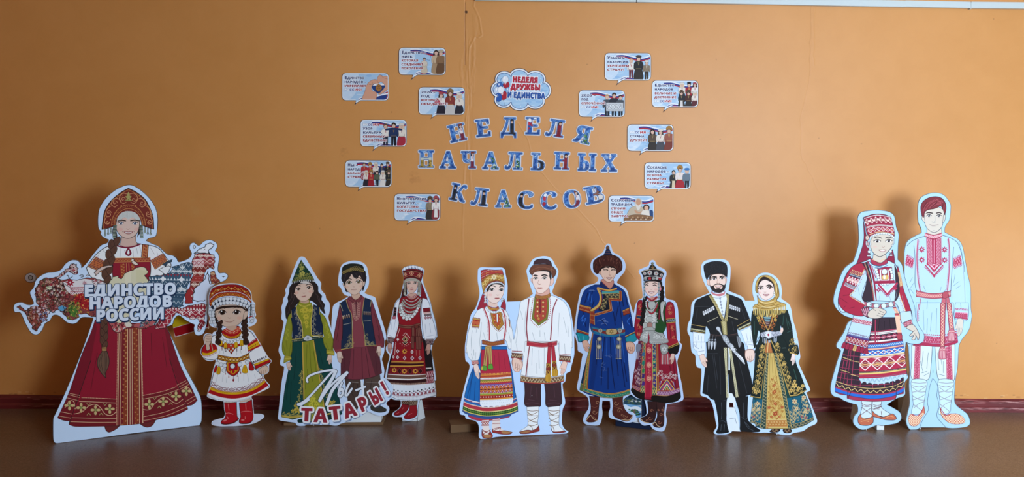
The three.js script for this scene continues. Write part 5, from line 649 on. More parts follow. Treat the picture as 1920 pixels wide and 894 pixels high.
  // coast lines left as bare paper
  d.g(jag('360 280 385 262 410 250 440 240 430 260 400 275 385 300',4),'#2d4356','#15100f',0.6);d.g(jag('330 320 370 300 410 290 430 300 405 345 390 365 370 350',4),'#e8ecee','#15100f',0.9);
  d.g(jag('612 190 660 155 700 140 712 120 740 108 770 120 765 140 740 155 730 175 735 190 660 186',5),'#e8ecf2','#15100f',1.2);d.e(616,140,9,13,'#e2e8f0','#15100f',0.9);d.l(['690 165 700 158','845 378 862 374'],'#15100f',0.9);d.l('838 374 850 380','#15100f',0.9);
  d.s(jag('600 560 610 480 660 430 700 400 722 335 735 410 745 450 730 520 715 560 690 570 640 575',6),'#d4e0f4','#15100f',1.2);d.g('740 440 800 432 745 540 728 620 700 560','#d4e0f4');
  // words across the map
  d.F('P');const L = [['stroke','#0e2748',15,3,6],['fill','#0e2748',0,4,8],['fill','#16365e',0,2,4],['stroke','#12305a',13,0,0],['stroke','#dbe6f4',6,0,0],['fill','#dbe6f4',0,0,0]],o = { layers: L };
  d.text('ЕДИНСТВО',157,556,331,551,21.5,o);d.text('НАРОДОВ',166,579,323,574.5,21.5,o);d.text('РОССИИ',179,602.5,309,597,21.5,o);
}
// ---------------------------------------------------------------- prints: woman and man at the right in white and crimson embroidery
const CRIM = '#b02a4c',MINK = '#2a2430',PAPER2 = '#acd0ea';
function bast(d,str,cl,dx,dy,n) { const P = d.s(str,'#d2795e','#7a2a2a',0.8);d.in(P,()=>{ for (let i = -8;i < n;i++) d.ll([[cl[0] + i * dx,cl[1]],[cl[0] + i * dx + dy,cl[1] + dy]],'#f3e2c0',0.9).ll([[cl[0] + i * dx,cl[1]],[cl[0] + i * dx - dy,cl[1] + dy]],'#f3e2c0',0.9);});}
function drawMariW(d) {
  const RD = '#a8203e',DK = '#33222e',WH = '#bcd6ea',SK = '#d4c8b8',PK = '#e8d4d8';
  // scarf behind
  d.F('W1');d.s('268 80* 275 250 240 380 218 440* 300 430 330 400*','#8c1c3c',MINK,0.8);d.s('505 330* 520 400 520 445* 450 420*','#8c1c3c',MINK,0.8);
  // legs
  d.F('W2');d.s('243 650* 325 655* 322 720 325 790 300 800 240 790 240 740 250 700','#cfe0e8',MINK,0.7);d.s('330 655* 402 650* 395 700 440 740 500 770 470 790 400 775 330 745','#cfe0e8',MINK,0.7);d.l(['246 675 285 690 325 680','248 690 285 700 325 692','245 705 325 760','325 705 243 760','328 680 365 692 400 680','330 695 365 705 398 695','330 725 395 700','395 735 398 762','330 712 380 718'],'#6a4a50',0.9);
  d.s('218 790 225 770 240 760 245 782 280 790 320 780 328 760 335 790 330 825 295 842 245 840 222 825','#c4694e',MINK,0.9);d.s('330 735 345 752 400 778 440 770 480 755 505 775 510 792 490 802 430 800 370 785 330 770','#c4694e',MINK,0.9);d.l(['240 800 265 790 290 800 315 795','240 815 270 808 300 815','430 785 460 772 490 780'],'#e8b878',0.8);
  // plaid skirt
  const sk = d.s('130 200* 90 350 50 520 42 585* 80 605 135 612* 135 635* 190 650 330 660 430 655 500 640 510 612* 565 600* 565 480 550 300*',DK,MINK,1);
  d.in(sk,()=>{
    for (const q of ['150 270 95 600','190 270 160 610','165 270 125 600','240 500 225 620','330 510 330 620','420 510 425 620','480 500 490 620','540 480 545 600','110 350 70 580']) d.ll(q,'#a03452',1.2);for (const y of [300,340,400,440,480,520]) d.ll([[40,y - 10],[140,y + 10],[240,y + 20],[600,y]],'#a03452',1);for (const [a,b] of [['105 325 165 345','175 350 235 362'],['85 420 150 440','165 455 230 470']]) d.ll(a,'#e0c078',1.2).ll(b,'#e0c078',1.2);
    d.band('55 505 145 535 240 552 330 560 430 552 510 535 570 500','50 550 140 580 240 595 330 602 430 595 510 575 570 545','#3a2630',[['zig',22,'#e8c880',1.2,0.35,0.85],['line',1,'#e8c880',1.1,0.05]]);
    d.band('46 550 140 585 240 602 330 608 430 600 510 582 570 548','42 585 138 612 240 632 330 640 430 632 510 612 570 580','#2a6acb');d.band('48 545 140 578 240 596 330 603 430 596 510 577 570 544','46 556 140 590 240 607 330 613 430 606 510 588 570 554','#a83452');d.band('42 584 138 612 240 632 330 640 430 632 510 612 570 582','42 600 138 640 240 655 330 662 430 658 512 642 570 604','#a83452',[['line',1,MINK,0.6,0]]);d.l(['240 180 200 480 140 640','145 350 140 630','510 520 508 640'],MINK,1);
  });
  // apron
  const ap = d.s('335 20* 300 180 240 290 228 470* 232 500 330 522 400 522 500 500 590 465* 575 300 550 150 530 20*',DK,MINK,0.9);
  d.in(ap,()=>{
    const B = (t,b,c,l)=>d.band([[225,t + 8],[400,t],[600,t - 30]],[[225,b + 8],[400,b],[600,b - 30]],c,l);
    d.l(['380 30 375 110','460 30 465 110','420 50 418 110'],'#1c1018',0.9);B(120,128,'#a83452',[['tru',40,'#a83452']]);B(130,148,'#efe6e2',[['line',1,MINK,0.7,0.5]]);B(150,192,DK,[['dia',9,'#b84060',1.2],['diaF',9,'#e8a8b0',1,0.35,0.65]]);B(194,206,'#efe6e2');B(206,222,'#8c1c3c');B(222,252,'#3a7ac0',[['zig',44,'#dbe8f2',0.8,0.2,0.6],['line',1,'#8a3a70',1.2,0.95]]);B(252,264,'#e8c0a0',[['line',1,'#a83452',1.2,0.9]]);B(266,306,'#2f70c4',[['dia',9,'#f0f4f6',1.3,0.15,0.85],['dot',18,'#b02a4c',1.2,0.3,0.7]]);B(306,322,'#e8d8b8',[['line',1,'#c88a4c',1,0.7]]);
    B(322,425,'#b02a48',[['dia',4,'#f4e6e6',1.6,0.08,0.92],['diaF',4,'#7a1832',1,0.24,0.76],['dia',4,'#f0d8b0',1,0.34,0.66],['diaF',4,'#e8b070',1,0.44,0.56],['tri',4,'#f0d8d8',0.6,0.02,0.1]]);B(425,436,'#2a1c22',[['dot',60,'#e8d8d0',0.5]]);B(436,448,'#e8c878');B(448,478,'#b02a48');
    B(478,540,WH,[['zig',22,'#7fa4b4',0.7,0.0,0.45],['zig',22,'#7fa4b4',0.5,0.15,0.6],['dot',22,'#8ab0bc',0.5,0,0.3]]);
  });
  d.teeth('230 495 400 510 590 455',9,6,WH,1);d.l('230 462 400 470 590 440','#5a8090',0.5);
  d.ll('352 40 350 215','#a83452',2.4);d.ll('372 35 368 215','#8c1c3c',0.7);
  // side towel with tassels
  const tw = d.s('190 -10* 150 110 115 205* 200 235 290 255* 310 150 330 40 325 -20*',WH,MINK,0.8);d.in(tw,()=>{ d.band('165 20 330 55','155 50 325 85','#a83452',[['tri',16,'#e8d8dc',0.6,0.6,1],['x',9,'#e8c0c4',0.8,0,0.55]]);d.band('145 125 310 165','138 150 305 190',null,[['zig',26,'#6a3a52',0.8,0.1,0.5],['line',1,'#4a2a6a',1,0.8]]);d.band('130 160 305 200','120 205 295 250','#8c2444',[['dia',7,'#e8c8c0',1],['dot',7,'#e8b070',1]]);d.band('135 148 306 188','130 160 303 200','#4a3a7a');});
  for (let i = 0;i < 7;i++) { const x = 108 + i * 28,y = 210 + i * 7;d.s([[x,y],[x + 14,y + 2],[x + 18,y + 42],[x - 16,y + 40]],i === 3 ? '#d8b070' : '#a02444','#4a0c20',0.6);d.l([[[x + 4,y + 10],[x,y + 38]],[[x + 10,y + 10],[x + 12,y + 40]]],'#5c0f28',0.4);}
  // body: shirt,vest
  d.F('W1');const sh = d.s('215 445* 280 425 350 400 470 420 525 445* 560 520 580 620 640 780 660 860 640 900* 560 900* 525 760 280 745 300 800 240 800 100 830 70 740 95 640 140 520',WH,MINK,1);
  d.s('215 445* 270 440 300 480* 250 540 210 640 165 700 290 770* 260 820 270 860 200 855 120 820 75 760 75 700 110 590 160 490',RD,MINK,0.9);d.s('280 490* 235 580 195 660 175 705 240 740 300 790 275 740 258 700 280 620 300 560',WH,MINK,0.6);d.l('278 490 235 580 190 670 165 702 290 775','#e8b078',1.2);d.teeth('288 500 245 590 200 670',14,1.2,CRIM,-1).teeth('180 705 240 745 290 790',12,1.2,CRIM,-1);
  d.band('180 490 270 520','165 520 255 548','#d8b080',[['zig',14,'#8c1c3c',1]]);d.band('155 535 245 565','130 590 215 628','#9c2040',[['dia',4,'#f0dcd8',1.2],['diaF',4,'#e8c0b0',1,0.35,0.65],['line',1,MINK,0.8,0.02,0.98]]);d.band('165 520 255 548','155 535 245 565','#3a4a6a',[['line',1,'#e8d8d0',0.8,0.5]]);d.band('128 592 212 630','115 615 195 655','#b8c8d0',[['tri',12,'#8c1c3c',1,0.4,1],['line',1,MINK,0.8,0.2]]);d.l(['110 700 160 690','130 780 110 800','90 720 150 760','160 800 200 790'],'#6a0f28',0.8);
  d.s('545 460* 575 560 590 640 640 780 660 860 645 900* 620 900* 600 800 560 690 540 560',RD,MINK,0.7);d.l(['540 560 560 690 600 800 625 890'],'#e8c890',1.3);d.teeth('535 570 552 690 590 800 615 880',22,1.2,CRIM,1);d.band('540 500 560 500','565 640 590 630','#9c3a40',[['dia',1,'#e0c080',0.8],['bar',6,'#e8c890',0.6]]);
  const ve = d.s('262 440* 300 430* 335 560 360 740* 290 745 262 720 285 640 300 560 290 490',DK,MINK,0.9);d.s('520 450* 545 520 560 640 545 720 520 745* 530 640',DK,MINK,0.8);d.l('282 435 318 540 345 640 358 740','#c8a070',1).dash('278 440 312 545 340 645 352 740',40,CRIM,1,0.5);
  d.band('300 425 345 560 370 740','318 425 360 560 378 740','#8c1c3c');d.dash('328 430 372 560',10,CRIM,1.6,0.5);
  // breast ornament
  d.g('378 470 498 470 515 600 385 600','#9c2044',MINK,0.6);d.g('400 490 475 490 482 580 405 580','#e8e4e4',CRIM,0.8);d.g('412 495 468 495 470 570 415 570','#a8304c');d.e(440,508,23,23,'#dfe9ee','#4a5660',0.7);d.s('420 540 465 535 468 565 425 568','#e0b868','#7a4a30',0.5);d.s('432 535 448 540 445 565 432 562','#eef2f4');d.beads('370 480 385 530 395 575 420 602 460 605 495 580 500 530 485 480',15,2.8,'#e4eef2','#4a5660',0.6);
  d.g('358 582 520 576 525 600 360 606','#9c2044');d.ll('395 612 462 690 540 600',CRIM,3.4).ll('410 612 462 672 525 602','#f0dce0',1.2).ll('375 615 462 705 550 605','#3a4a7a',0.6);d.teeth('390 625 462 705',7,2,CRIM,1).teeth('540 620 462 705',7,2,CRIM,-1);d.star(392,653,21,CRIM,4,0.55);d.star(526,642,19,CRIM,4,0.55);d.star(392,653,8,PAPER2,4,0.5);d.l(['400 700 395 740','480 700 490 740','540 660 530 720','580 700 600 780','540 780 560 860','230 640 240 690'],'#7a98a8',0.6);
  d.band('275 745 400 765 525 742','285 785 400 800 525 778','#b8909a',[['x',24,CRIM,0.7],['line',1,MINK,0.9,0,1]]);d.beads('290 762 400 782 520 762',4,5,'#d6dfe4','#3a444c',0.8);for (const x of [329,399,459,508]) d.star(x,x === 329 ? 770 : x === 508 ? 764 : 773,11,'#8a98a0',6,0.5);
  d.band('505 790 530 788','555 894 582 890','#b8404c',[['dia',1,'#e8c080',0.9],['bar',6,'#f0d0b0',0.6]],MINK,0.5);d.F('W2');d.band('498 -10 530 -10','520 150 552 150','#b8404c',[['bar',10,'#f0d0b0',0.7],['line',1,'#e8c080',0.7,0.2,0.8]],MINK,0.5);d.s('515 150 552 150 550 185 520 185','#b04050',MINK,0.5);
  d.s('540 -20* 545 40 560 68 600 62 630 40 620 -30*',WH,MINK,0.7);d.band('560 62 622 35','575 95 635 70','#8c1c3c',[['x',6,'#e8b0b8',0.7]],MINK,0.7);
  d.s('585 95 625 72 650 85 668 112 685 150 682 185 672 188 662 160 655 185 640 192 628 185 640 160 618 165 612 155 635 130 610 115',SK,MINK,0.8);d.l(['640 160 650 140','655 160 660 140','635 130 650 120'],MINK,0.6);
  d.F('W1');d.band('255 800 320 785','270 855 310 875','#7a2a48',[['x',4,'#e8c0c8',0.7],['line',1,MINK,0.9,0,1]],MINK,0.8);d.s('312 830 350 800 400 798 440 812 455 830 440 850 420 870 380 882 330 878 305 860',SK,MINK,0.9);d.l(['400 820 435 835','390 838 430 852','380 855 415 866','350 805 370 820'],MINK,0.6);
  // neck,collar,face
  d.s('350 370* 450 370* 455 420 400 435 345 415*',SK,MINK,0.6);d.s('330 400* 370 425 410 440 455 405* 462 440 400 462 335 440','#a8304c',MINK,0.7);d.l('345 410 400 432 412 418 450 405','#e8b890',1);d.l(['320 425 345 452 400 466 460 445','315 440 345 465 400 478 468 455'],'#3a8ab0',1.2);d.l('318 432 345 459 400 472 464 450','#f0f4f6',1);
  d.s('335 240 328 300 345 350 390 385 430 378 475 340 505 290 512 235 430 200 360 210',SK,MINK,0.9);d.eye(382,264,50,24,'#4a4450',{ lid: 1.2,lash: -1 });d.eye(474,262,48,24,'#4a4450',{ lid: 1.2,lash: 1 });d.brow(['358 240 385 230 418 242','448 240 475 232 498 240'],'#2a2228',1.4);d.nose(430,308,24);d.smile(424,338,62,22,'#b8787c');d.e(365,310,16,10,'rgba(230,170,160,.3)');
  // head-dress
  const hd = d.s('272 75* 340 52 400 48 450 55 490 72* 505 130 520 200 515 240* 480 205 430 195 375 205 330 235* 300 200 288 140','#9c2440',MINK,1);
  d.in(hd,()=>{ d.band('278 90 380 62 495 80','290 140 390 120 508 128','#a02440',[['dia',6,'#f0dcd8',1.2,0.12,0.9],['diaF',6,'#e8c8b8',1,0.3,0.7],['x',6,'#6a1028',0.8]]);d.beads('278 84 380 56 495 74',30,0.9,'#e8e8e4','#5a4048',0.2);d.band('292 150 390 130 512 140','295 162 390 142 514 152','#e0d8d0',[['dot',30,'#5a2a38',0.6]]);d.band('296 165 390 145 515 158','318 205 400 185 518 200','#9c2440',[['dia',6,'#f0dcd8',1.1,0.1,0.9],['diaF',6,'#b8404c',1,0.3,0.7],['dot',6,'#e8d0a0',0.8]]);d.l('320 212 400 190 518 206','#e8c890',1.2);});
  d.beads('325 235 370 212 430 202 485 212 518 238',16,2,'#e4ecf0','#4a5660',0.5);d.e(303,237,17,22,'#b89a8c',MINK,0.8);d.flower(303,237,13,'#e0d0c0','#a83a50',6);for (const [q,n] of [['295 265 300 300 320 315 328 290 322 255',12],['515 245 512 280 500 300',9]]) d.beads(q,n,1.3,'#d8dee0','#4a5660',0.4);d.e(310,285,10,16,'#b89a9c',MINK,0.6);
  for (const [x,y] of [[318,348],[488,345]]) { d.e(x,y,12,11,'#dfe7ea','#4a5660',0.6);for (const k of [-10,0,10]) { d.e(x + k,y + 18,4,5,'#5a6470');d.e(x + k,y + 32,5,6,'#dfe7ea','#4a5660',0.4);} }
}
function drawMariM(d) {
  const WH = '#b4d2ea',LN = '#66848f',SK = '#d4cabc',INKM = '#3a4a58';
  // trousers,legs
  d.F('N2');d.s('110 285* 255 290* 248 380 240 480 225 525 170 540 120 530 103 495 108 400','#d2dcda',INKM,0.9);d.s('270 290* 412 280* 412 400 410 500 400 535 350 540 300 525 285 480 278 380','#d2dcda',INKM,0.9);d.l(['190 330 180 430','225 340 215 450','180 480 215 470','195 500 230 480','290 340 300 460','330 400 330 480','300 490 340 500','170 400 190 480','310 350 320 420'],LN,0.8);d.band('135 285 122 530','172 285 160 532','#d88aa0',[['x',22,CRIM,0.8,0.1,0.9],['dia',14,'#a02048',0.7,0.3,0.7],['line',1,CRIM,0.8,0,1]]);d.band('350 300 355 532','385 290 395 530','#d88aa0',[['x',22,CRIM,0.8,0.1,0.9],['dia',14,'#a02048',0.7,0.3,0.7],['line',1,CRIM,0.8,0,1]]);
  for (const [a,f] of [[0,1],[188,0]]) { d.s([[112 + a,530],[212 + a,535],[205 + a,620],[195 + a,700],[192 + a,745],[170 + a,765],[115 + a,770],[108 + a,745],[120 + a,700],[112 + a,620]],'#c6e0ee',INKM,0.7);d.l([[[112 + a,568],[160 + a,578],[210 + a,568]],[[115 + a,580],[160 + a,612],[205 + a,612]],[[208 + a,575],[160 + a,605],[115 + a,615]],[[116 + a,640],[160 + a,665],[200 + a,672]],[[205 + a,630],[160 + a,655],[118 + a,668]],[[120 + a,700],[150 + a,720],[185 + a,750]],[[198 + a,680],[160 + a,695],[125 + a,725]],[[112 + a,545],[160 + a,552],[210 + a,548]]],'#7a6a74',0.8);}
  bast(d,'195 715* 200 760 180 790 165 830 140 850 105 848 88 820 90 785 105 768 140 780 165 770 185 740',[60,760],16,90,14);bast(d,'308 720* 318 755 345 778 380 768 420 765 465 785 482 815 470 832 420 838 370 828 335 800 312 765',[300,750],18,90,16);d.l('195 715 180 745 165 770 140 780 105 768','#b03a48',1.4).l('308 722 325 750 348 775 385 766','#b03a48',1.4);
  d.l(['255 520 235 580 220 680 225 740 190 800 165 860','258 520 290 570 285 640 300 700 285 780 320 830 350 862','258 460 258 480'],INKM,0.7);d.l(['80 300 95 300 88 420 90 470 85 520 98 560','100 880 70 830 78 770 90 700','425 560 415 690 440 725'],'rgba(58,74,88,.5)',0.5);
  // shirt
  d.F('N1');d.s('80 425* 130 385 215 355 330 350 400 375 450 410* 485 520 505 660 515 890* 420 900* 410 760 405 620 400 760 150 760 135 620 120 760 110 900* 55 900* 60 600',WH,null);d.l(['80 430 130 388 215 358','335 352 400 375 452 415 485 520 500 620','130 430 140 560 138 700 150 760','420 440 408 600 402 700 400 760','60 560 62 700'],INKM,0.9);d.l('456 400 478 470 490 600 500 720 505 894','rgba(58,74,88,.6)',0.6);
  d.F('N2');d.s('140 -10* 145 150 170 220 195 270* 270 285 360 282 430 262* 425 180 405 80 400 -10*',WH,INKM,0.8);d.s('415 -10* 412 100 500 108 505 -10*',WH,INKM,0.6);d.l(['190 40 195 180','250 60 240 190','285 30 280 200','220 100 215 200','450 -10 455 30'],LN,0.7);
  d.F('N1');d.l(['130 700 90 760','420 720 460 690','440 740 470 720','200 720 215 760','330 730 320 765','100 700 120 660','430 640 420 700','370 740 350 765','100 740 130 780','90 840 110 880','230 830 225 890'],LN,0.7);
  d.l('160 385 152 500 158 640 175 760',CRIM,1.6).l('382 380 390 500 385 640 375 755',CRIM,1.6);d.teeth('166 385 158 500 164 640 180 760',44,1.2,CRIM,-1).teeth('376 380 384 500 379 640 369 755',44,1.2,CRIM,1);d.dash('156 385 147 500 152 640 168 760',44,'#e0a8b8',0.9,0.5).dash('387 380 396 500 391 640 381 755',44,'#e0a8b8',0.9,0.5);d.F('N2').l('160 0 150 60 152 120',CRIM,1.4).teeth('166 0 156 60 158 120',10,1.2,CRIM,-1);d.F('N1');d.l('178 815 170 894',CRIM,1.4);
  d.g('222 375 328 375 330 560 278 625 228 560','#e8b8c8',CRIM,0.8);d.band('226 378 232 560','262 378 266 575',null,[['x',9,CRIM,1,0.15,0.85],['dia',9,'#a02048',0.7],['line',1,CRIM,1.2,0,1]]);d.band('290 378 290 575','326 378 326 560',null,[['x',9,CRIM,1,0.15,0.85],['dia',9,'#a02048',0.7],['line',1,CRIM,1.2,0,1]]);d.g('264 380 290 380 290 563 264 563','#a8244a');d.ll('277 385 277 555','#e0a0b4',1);d.ll('228 562 278 612 328 562',CRIM,3).ll('236 575 278 630 320 575',WH,1).ll('214 572 278 645 342 572',CRIM,2);d.teeth('210 578 278 650',9,3,CRIM,1).teeth('346 578 278 650',9,3,CRIM,-1);d.g('278 638 290 650 278 662 266 650',CRIM);d.star(278,580,14,CRIM,6,0.5);
  for (const [x,y] of [[188,457],[354,458],[188,533],[354,535]]) { d.star(x,y,26,CRIM,8,0.5);d.star(x,y,9,WH,8,0.5);}
  d.band('78 500 128 535','68 560 122 585','#d888a0',[['dia',3,CRIM,1.2],['x',4,'#a02048',0.8,0.2,0.8],['line',1,CRIM,1.2,0,1]]);d.teeth('80 496 130 528',6,2.4,CRIM,-1).teeth('68 564 122 590',6,2.4,CRIM,1);d.band('418 535 472 505','418 588 480 562','#d888a0',[['dia',3,CRIM,1.2],['x',4,'#a02048',0.8,0.2,0.8],['line',1,CRIM,1.2,0,1]]);d.teeth('418 528 470 500',6,2.4,CRIM,-1).teeth('420 594 480 568',6,2.4,CRIM,1);
  // hem and cuffs
  d.F('N2');d.band('195 220 280 230 350 226 425 200','190 265 280 272 360 268 430 248','#dc9ab0',[['x',22,CRIM,0.8],['dia',14,'#a02048',1,0.1,0.9],['line',1,CRIM,1.2,0,1]]);d.band('120 268 190 268 280 276 360 272 432 250','120 290 190 290 280 298 360 294 434 268','#a82a4c',[['line',1,'#7a1838',0.6,0.95]]);d.teeth('195 212 280 220 350 216 425 192',16,2.6,CRIM,-1);d.band('415 55 500 60','412 98 500 108','#dc9ab0',[['dia',7,CRIM,1],['x',7,'#a02048',0.7,0.2,0.8],['fill',1,'#a82a4c',0,0.84,1]]);d.teeth('415 40 502 45',8,2.4,CRIM,-1).dash('415 30 502 35',8,CRIM,1.2,0.4);
  d.hand(450,104,122,1.7,1,SK,{ ink: INKM,w: 0.72 });
  // sash
  d.F('N1');d.band('148 755 260 778 360 768 398 755','148 800 260 815 360 808 398 798','#c0606c',[['dia',20,'#e8b8a8',0.7,0.25,0.75],['line',1,'#8a2038',1,0.02,0.98]],'#5a1828',0.7);d.s('345 770 375 765 382 800 355 820 338 800','#b04a58','#5a1828',0.7);d.s('335 810* 362 815* 360 900* 325 900*','#c0606c','#5a1828',0.6);d.s('365 808* 385 805* 402 900* 372 900*','#c0606c','#5a1828',0.6);
  d.F('N2');d.band('310 -5 308 305','345 -5 340 305','#c0606c',[['dia',14,'#e8c8a8',0.9,0.2,0.8],['line',1,'#8a2038',0.9,0.04,0.96]],'#5a1828',0.6);d.band('355 -5 372 185','385 -5 405 180','#c0606c',[['dia',9,'#e8c8a8',0.9,0.2,0.8],['line',1,'#8a2038',0.9,0.04,0.96]],'#5a1828',0.6);
  for (const [x,y,w] of [[325,305,26],[388,180,26]]) { d.s([[x - 18,y],[x + 18,y - 2],[x + w,y + 70],[x,y + 80],[x - w,y + 72]],'#c06878','#5a1828',0.7);d.band([[x - 20,y + 6],[x + 20,y + 4]],[[x - 22,y + 18],[x + 22,y + 16]],'#a83a50',[['x',4,'#f0c8c0',0.7]]);for (const k of [-14,-5,5,14]) d.l([[[x + k * 0.8,y + 22],[x + k * 1.2,y + 72]]],'#f0d8d4',0.7);}
  // head
  d.F('N1');d.s('225 305* 330 305* 330 350 280 362 225 350*',SK,INKM,0.6);d.s('205 205 208 260 228 305 268 332 300 326 335 290 345 235 345 170 280 140 215 165',SK,INKM,0.8);d.s('206 205* 188 202 190 240 212 262*',SK,INKM,0.7);d.s('345 208* 360 205 356 245 340 262*',SK,INKM,0.7);d.eye(240,212,36,18,'#5a5a60',{ lid: 1 });d.eye(312,212,36,18,'#5a5a60',{ lid: 1 });d.s('215 196 235 184 268 190 266 196 236 192','#3a2c2c');d.s('292 190 318 184 336 196 334 200 316 192 294 196','#3a2c2c');d.l('282 210 286 245 278 252','#8a9498',0.5);d.nose(276,256,28,'#7a868a');d.l('246 276 270 282 308 276','#7a6264',0.9);d.l('262 292 290 292','rgba(120,110,112,.6)',0.5);d.l(['270 318 282 320'],LN,0.4);
  d.band('212 335 275 352 335 335','210 362 275 382 335 362','#c04a64',[['dia',12,'#f0d0d4',0.8,0.2,0.8],['line',1,'#8a1c38',1.2,0,1]],'#6a1830',0.7);
  const hr = d.s('186 200* 180 150 195 110 235 82 285 72 330 82 358 115 365 160 355 205* 347 178 335 150 322 138* 300 152 270 162* 240 166 225 172 210 185 205 208* 198 225','#7a2a34','#3a1218',0.9);d.in(hr,()=>{ d.l(['200 180 220 130 280 95','215 170 250 120 310 90','240 160 280 120 330 105','330 140 320 110 290 90','345 170 350 130 330 100','300 130 330 120','262 150 300 125 330 112'],'#a8505a',0.9);d.l(['195 160 225 110','260 150 300 110','340 150 345 120'],'#4a161e',0.9);});
}
// ---------------------------------------------------------------- prints: couple in white shirts,blue skirt and brown trousers
function bastShoeWrap(d,rows,col,lw) { for (const r of rows) d.l([r],col,lw);}
function drawMordvin(d) {
  const SK = '#f0d8cc',SKI = '#8a5a4c',WH = '#eceff0',LN = 'rgba(130,140,150,.8)',RED = '#b02232',BL = '#1566b0',GO = '#c89a44';
  // ---- woman: scarf behind
  d.F('M1');d.s('262 320* 240 380 205 478* 300 440 300 350*','#9c1f34','#4a0c18',0.6);d.s('470 360* 490 420 490 482* 440 450*','#9c1f34','#4a0c18',0.6);
  // skirt
  d.F('M2');const sk = d.s('245 -30* 200 100 130 280 90 430 65 610* 90 630 120 640* 118 655* 170 690 280 706 400 690 520 668 545 640* 610 612* 605 520 580 400 550 200 510 40 500 -30*',BL,'#0c3058',0.8);
  d.in(sk,()=>{
    d.l(['200 140 150 330 120 640','150 300 110 480','240 200 225 500','190 320 180 500','560 300 590 480','530 500 548 640','170 200 130 400'],'#0c4684',1.1);
    const st = (a,b,c,list)=>d.band([[60,500 + a],[120,530 + a],[180,545 + a],[280,565 + a],[400,560 + a],[540,535 + a],[620,500 + a]],[[60,500 + b],[120,530 + b],[180,545 + b],[280,565 + b],[400,560 + b],[540,535 + b],[620,500 + b]],c,list);
    st(-38,-26,'#e6dcd4');st(-20,0,BL);st(-30,-20,'#8a4a6a');st(0,10,'#e4c8b8');st(10,44,'#b43440');st(44,54,'#e8d488');st(54,86,'#3f6e2a',[['bar',30,'#1d3a18',1.6,0.1,0.9],['line',1,'#8ab04a',0.6,0.5]]);st(86,94,'#e8d060');st(94,120,'#34528e');st(120,150,'#b43446');
    d.dash('160 515 235 524',6,'#e8eef4',1,0.6);
  });
  // apron
  const ap = d.s('250 0* 245 120 240 300 236 545* 300 560 420 555 500 545 565 515* 555 350 540 200 515 60 500 0*','#b22440','#5a1020',0.7);
  d.in(ap,()=>{
    const B = (t,b,c,l)=>d.band([[232,t],[400,t - 4],[570,t - 20]],[[230,b],[400,b - 4],[572,b - 20]],c,l);
    d.l(['330 40 325 200','420 30 430 200','470 60 490 190','380 60 378 160'],'#8a1830',0.8);
    B(235,248,'#b22440',[['dot',26,'#e8b848',0.9]]);B(250,282,'#c85a30',[['line',1,'#e8b040',0.9,0.1,0.9],['x',26,'#8a2a20',0.5,0.25,0.75]]);B(280,296,'#ece8ea',[['bar',40,'#b8a8b0',0.5]]);B(298,330,'#b8742c',[['fill',1,'#7a8a3a',0,0.2,0.5],['zig',36,'#e8c060',0.7,0.5,1]]);B(330,348,'#b02c40');B(346,356,'#6a5aa8');
    B(356,434,'#d8b8b8',[['x',9,'#8a3a70',1.2,0,1],['dia',4.5 * 2,'#b4482a',1.6,0.08,0.92],['diaF',9,'#d88a38',1,0.22,0.78],['diaF',9,'#6a1a24',1,0.38,0.62]]);B(434,452,'#7a8a2c',[['line',1,'#d8d060',0.8,0.3]]);B(452,488,'#9a1f20',[['dot',13,'#f0d8c8',1.1],['line',1,'#d8782c',1,0.05,0.95]]);B(488,498,'#e0a040');
    B(498,560,'#eef3f8',[['dot',22,'#9ab0c4',0.5,0.1,0.3],['dot',18,'#9ab0c4',0.5,0.4,0.6]]);
  });
  d.teeth('238 545 400 545 565 512',6,5.4,'#eef3f8',1);d.dash('240 500 400 497 565 478',60,'#c4d0dc',0.6,0.4);
  // belt with tassels
  d.F('M1');d.band('258 775 360 792 478 772','258 815 360 830 478 812','#b4862e',[['dia',22,'#8a2a20',0.7],['line',1,'#7a1c1c',0.9,0.02,0.98]],'#5a2a14',0.5);
  d.s('300 828* 350 830* 352 900* 290 900*','#c09a54');d.F('M2');d.s('290 -30* 318 -20* 300 165* 268 160*','#c0a060','#6a4a20',0.5);d.s('318 -20* 350 -20* 358 145* 325 145*','#c0a060','#6a4a20',0.5);d.dash('302 -10 284 155',20,'#8a4a30',1.4,0.4).dash('334 -10 342 140',20,'#8a4a30',1.4,0.4);
  d.s('272 160 262 190 262 205 300 208 302 170','#5a9a34','#2a5018',0.6);d.s('325 150 315 185 330 195 365 190 355 145','#5a9a34','#2a5018',0.6);d.s('255 165 245 195 262 200 270 175','#c8b848','#7a6a20',0.4);
  // legs
  d.s('255 700* 325 695* 325 750 335 800 350 860 300 872 258 860 262 790 256 740','#ecdfda',null);d.s('362 690* 435 680* 440 770 500 810 460 830 360 800','#ecdfda',null);d.band('252 715 325 712','252 750 325 748',null,[['x',3,'#a03430',1],['line',1,'#a03430',0.9,0,1]]);d.band('362 700 436 695','362 732 438 728',null,[['wave',2,'#a03430',1],['line',1,'#a03430',0.9,0,1]]);
  d.s('256 790* 268 830 290 842 320 840 335 800* 352 830 362 858 340 872 300 875 265 868 255 840','#9a3030','#4a1414',0.7);d.s('270 845 300 838 330 840 352 855 330 868 285 868','#b08050');d.l(['260 790 300 810 340 790','260 800 330 830','335 795 265 835'],'#8a3028',0.9);d.s('358 780* 370 800 430 805 480 800 540 812 555 820 530 834 470 836 400 826 358 815','#9a3030','#4a1414',0.7);d.s('450 808 520 808 548 820 510 830 460 828','#b08050');d.l(['440 770 430 805','360 790 400 775 440 770','375 800 435 770'],'#8a3028',0.9);
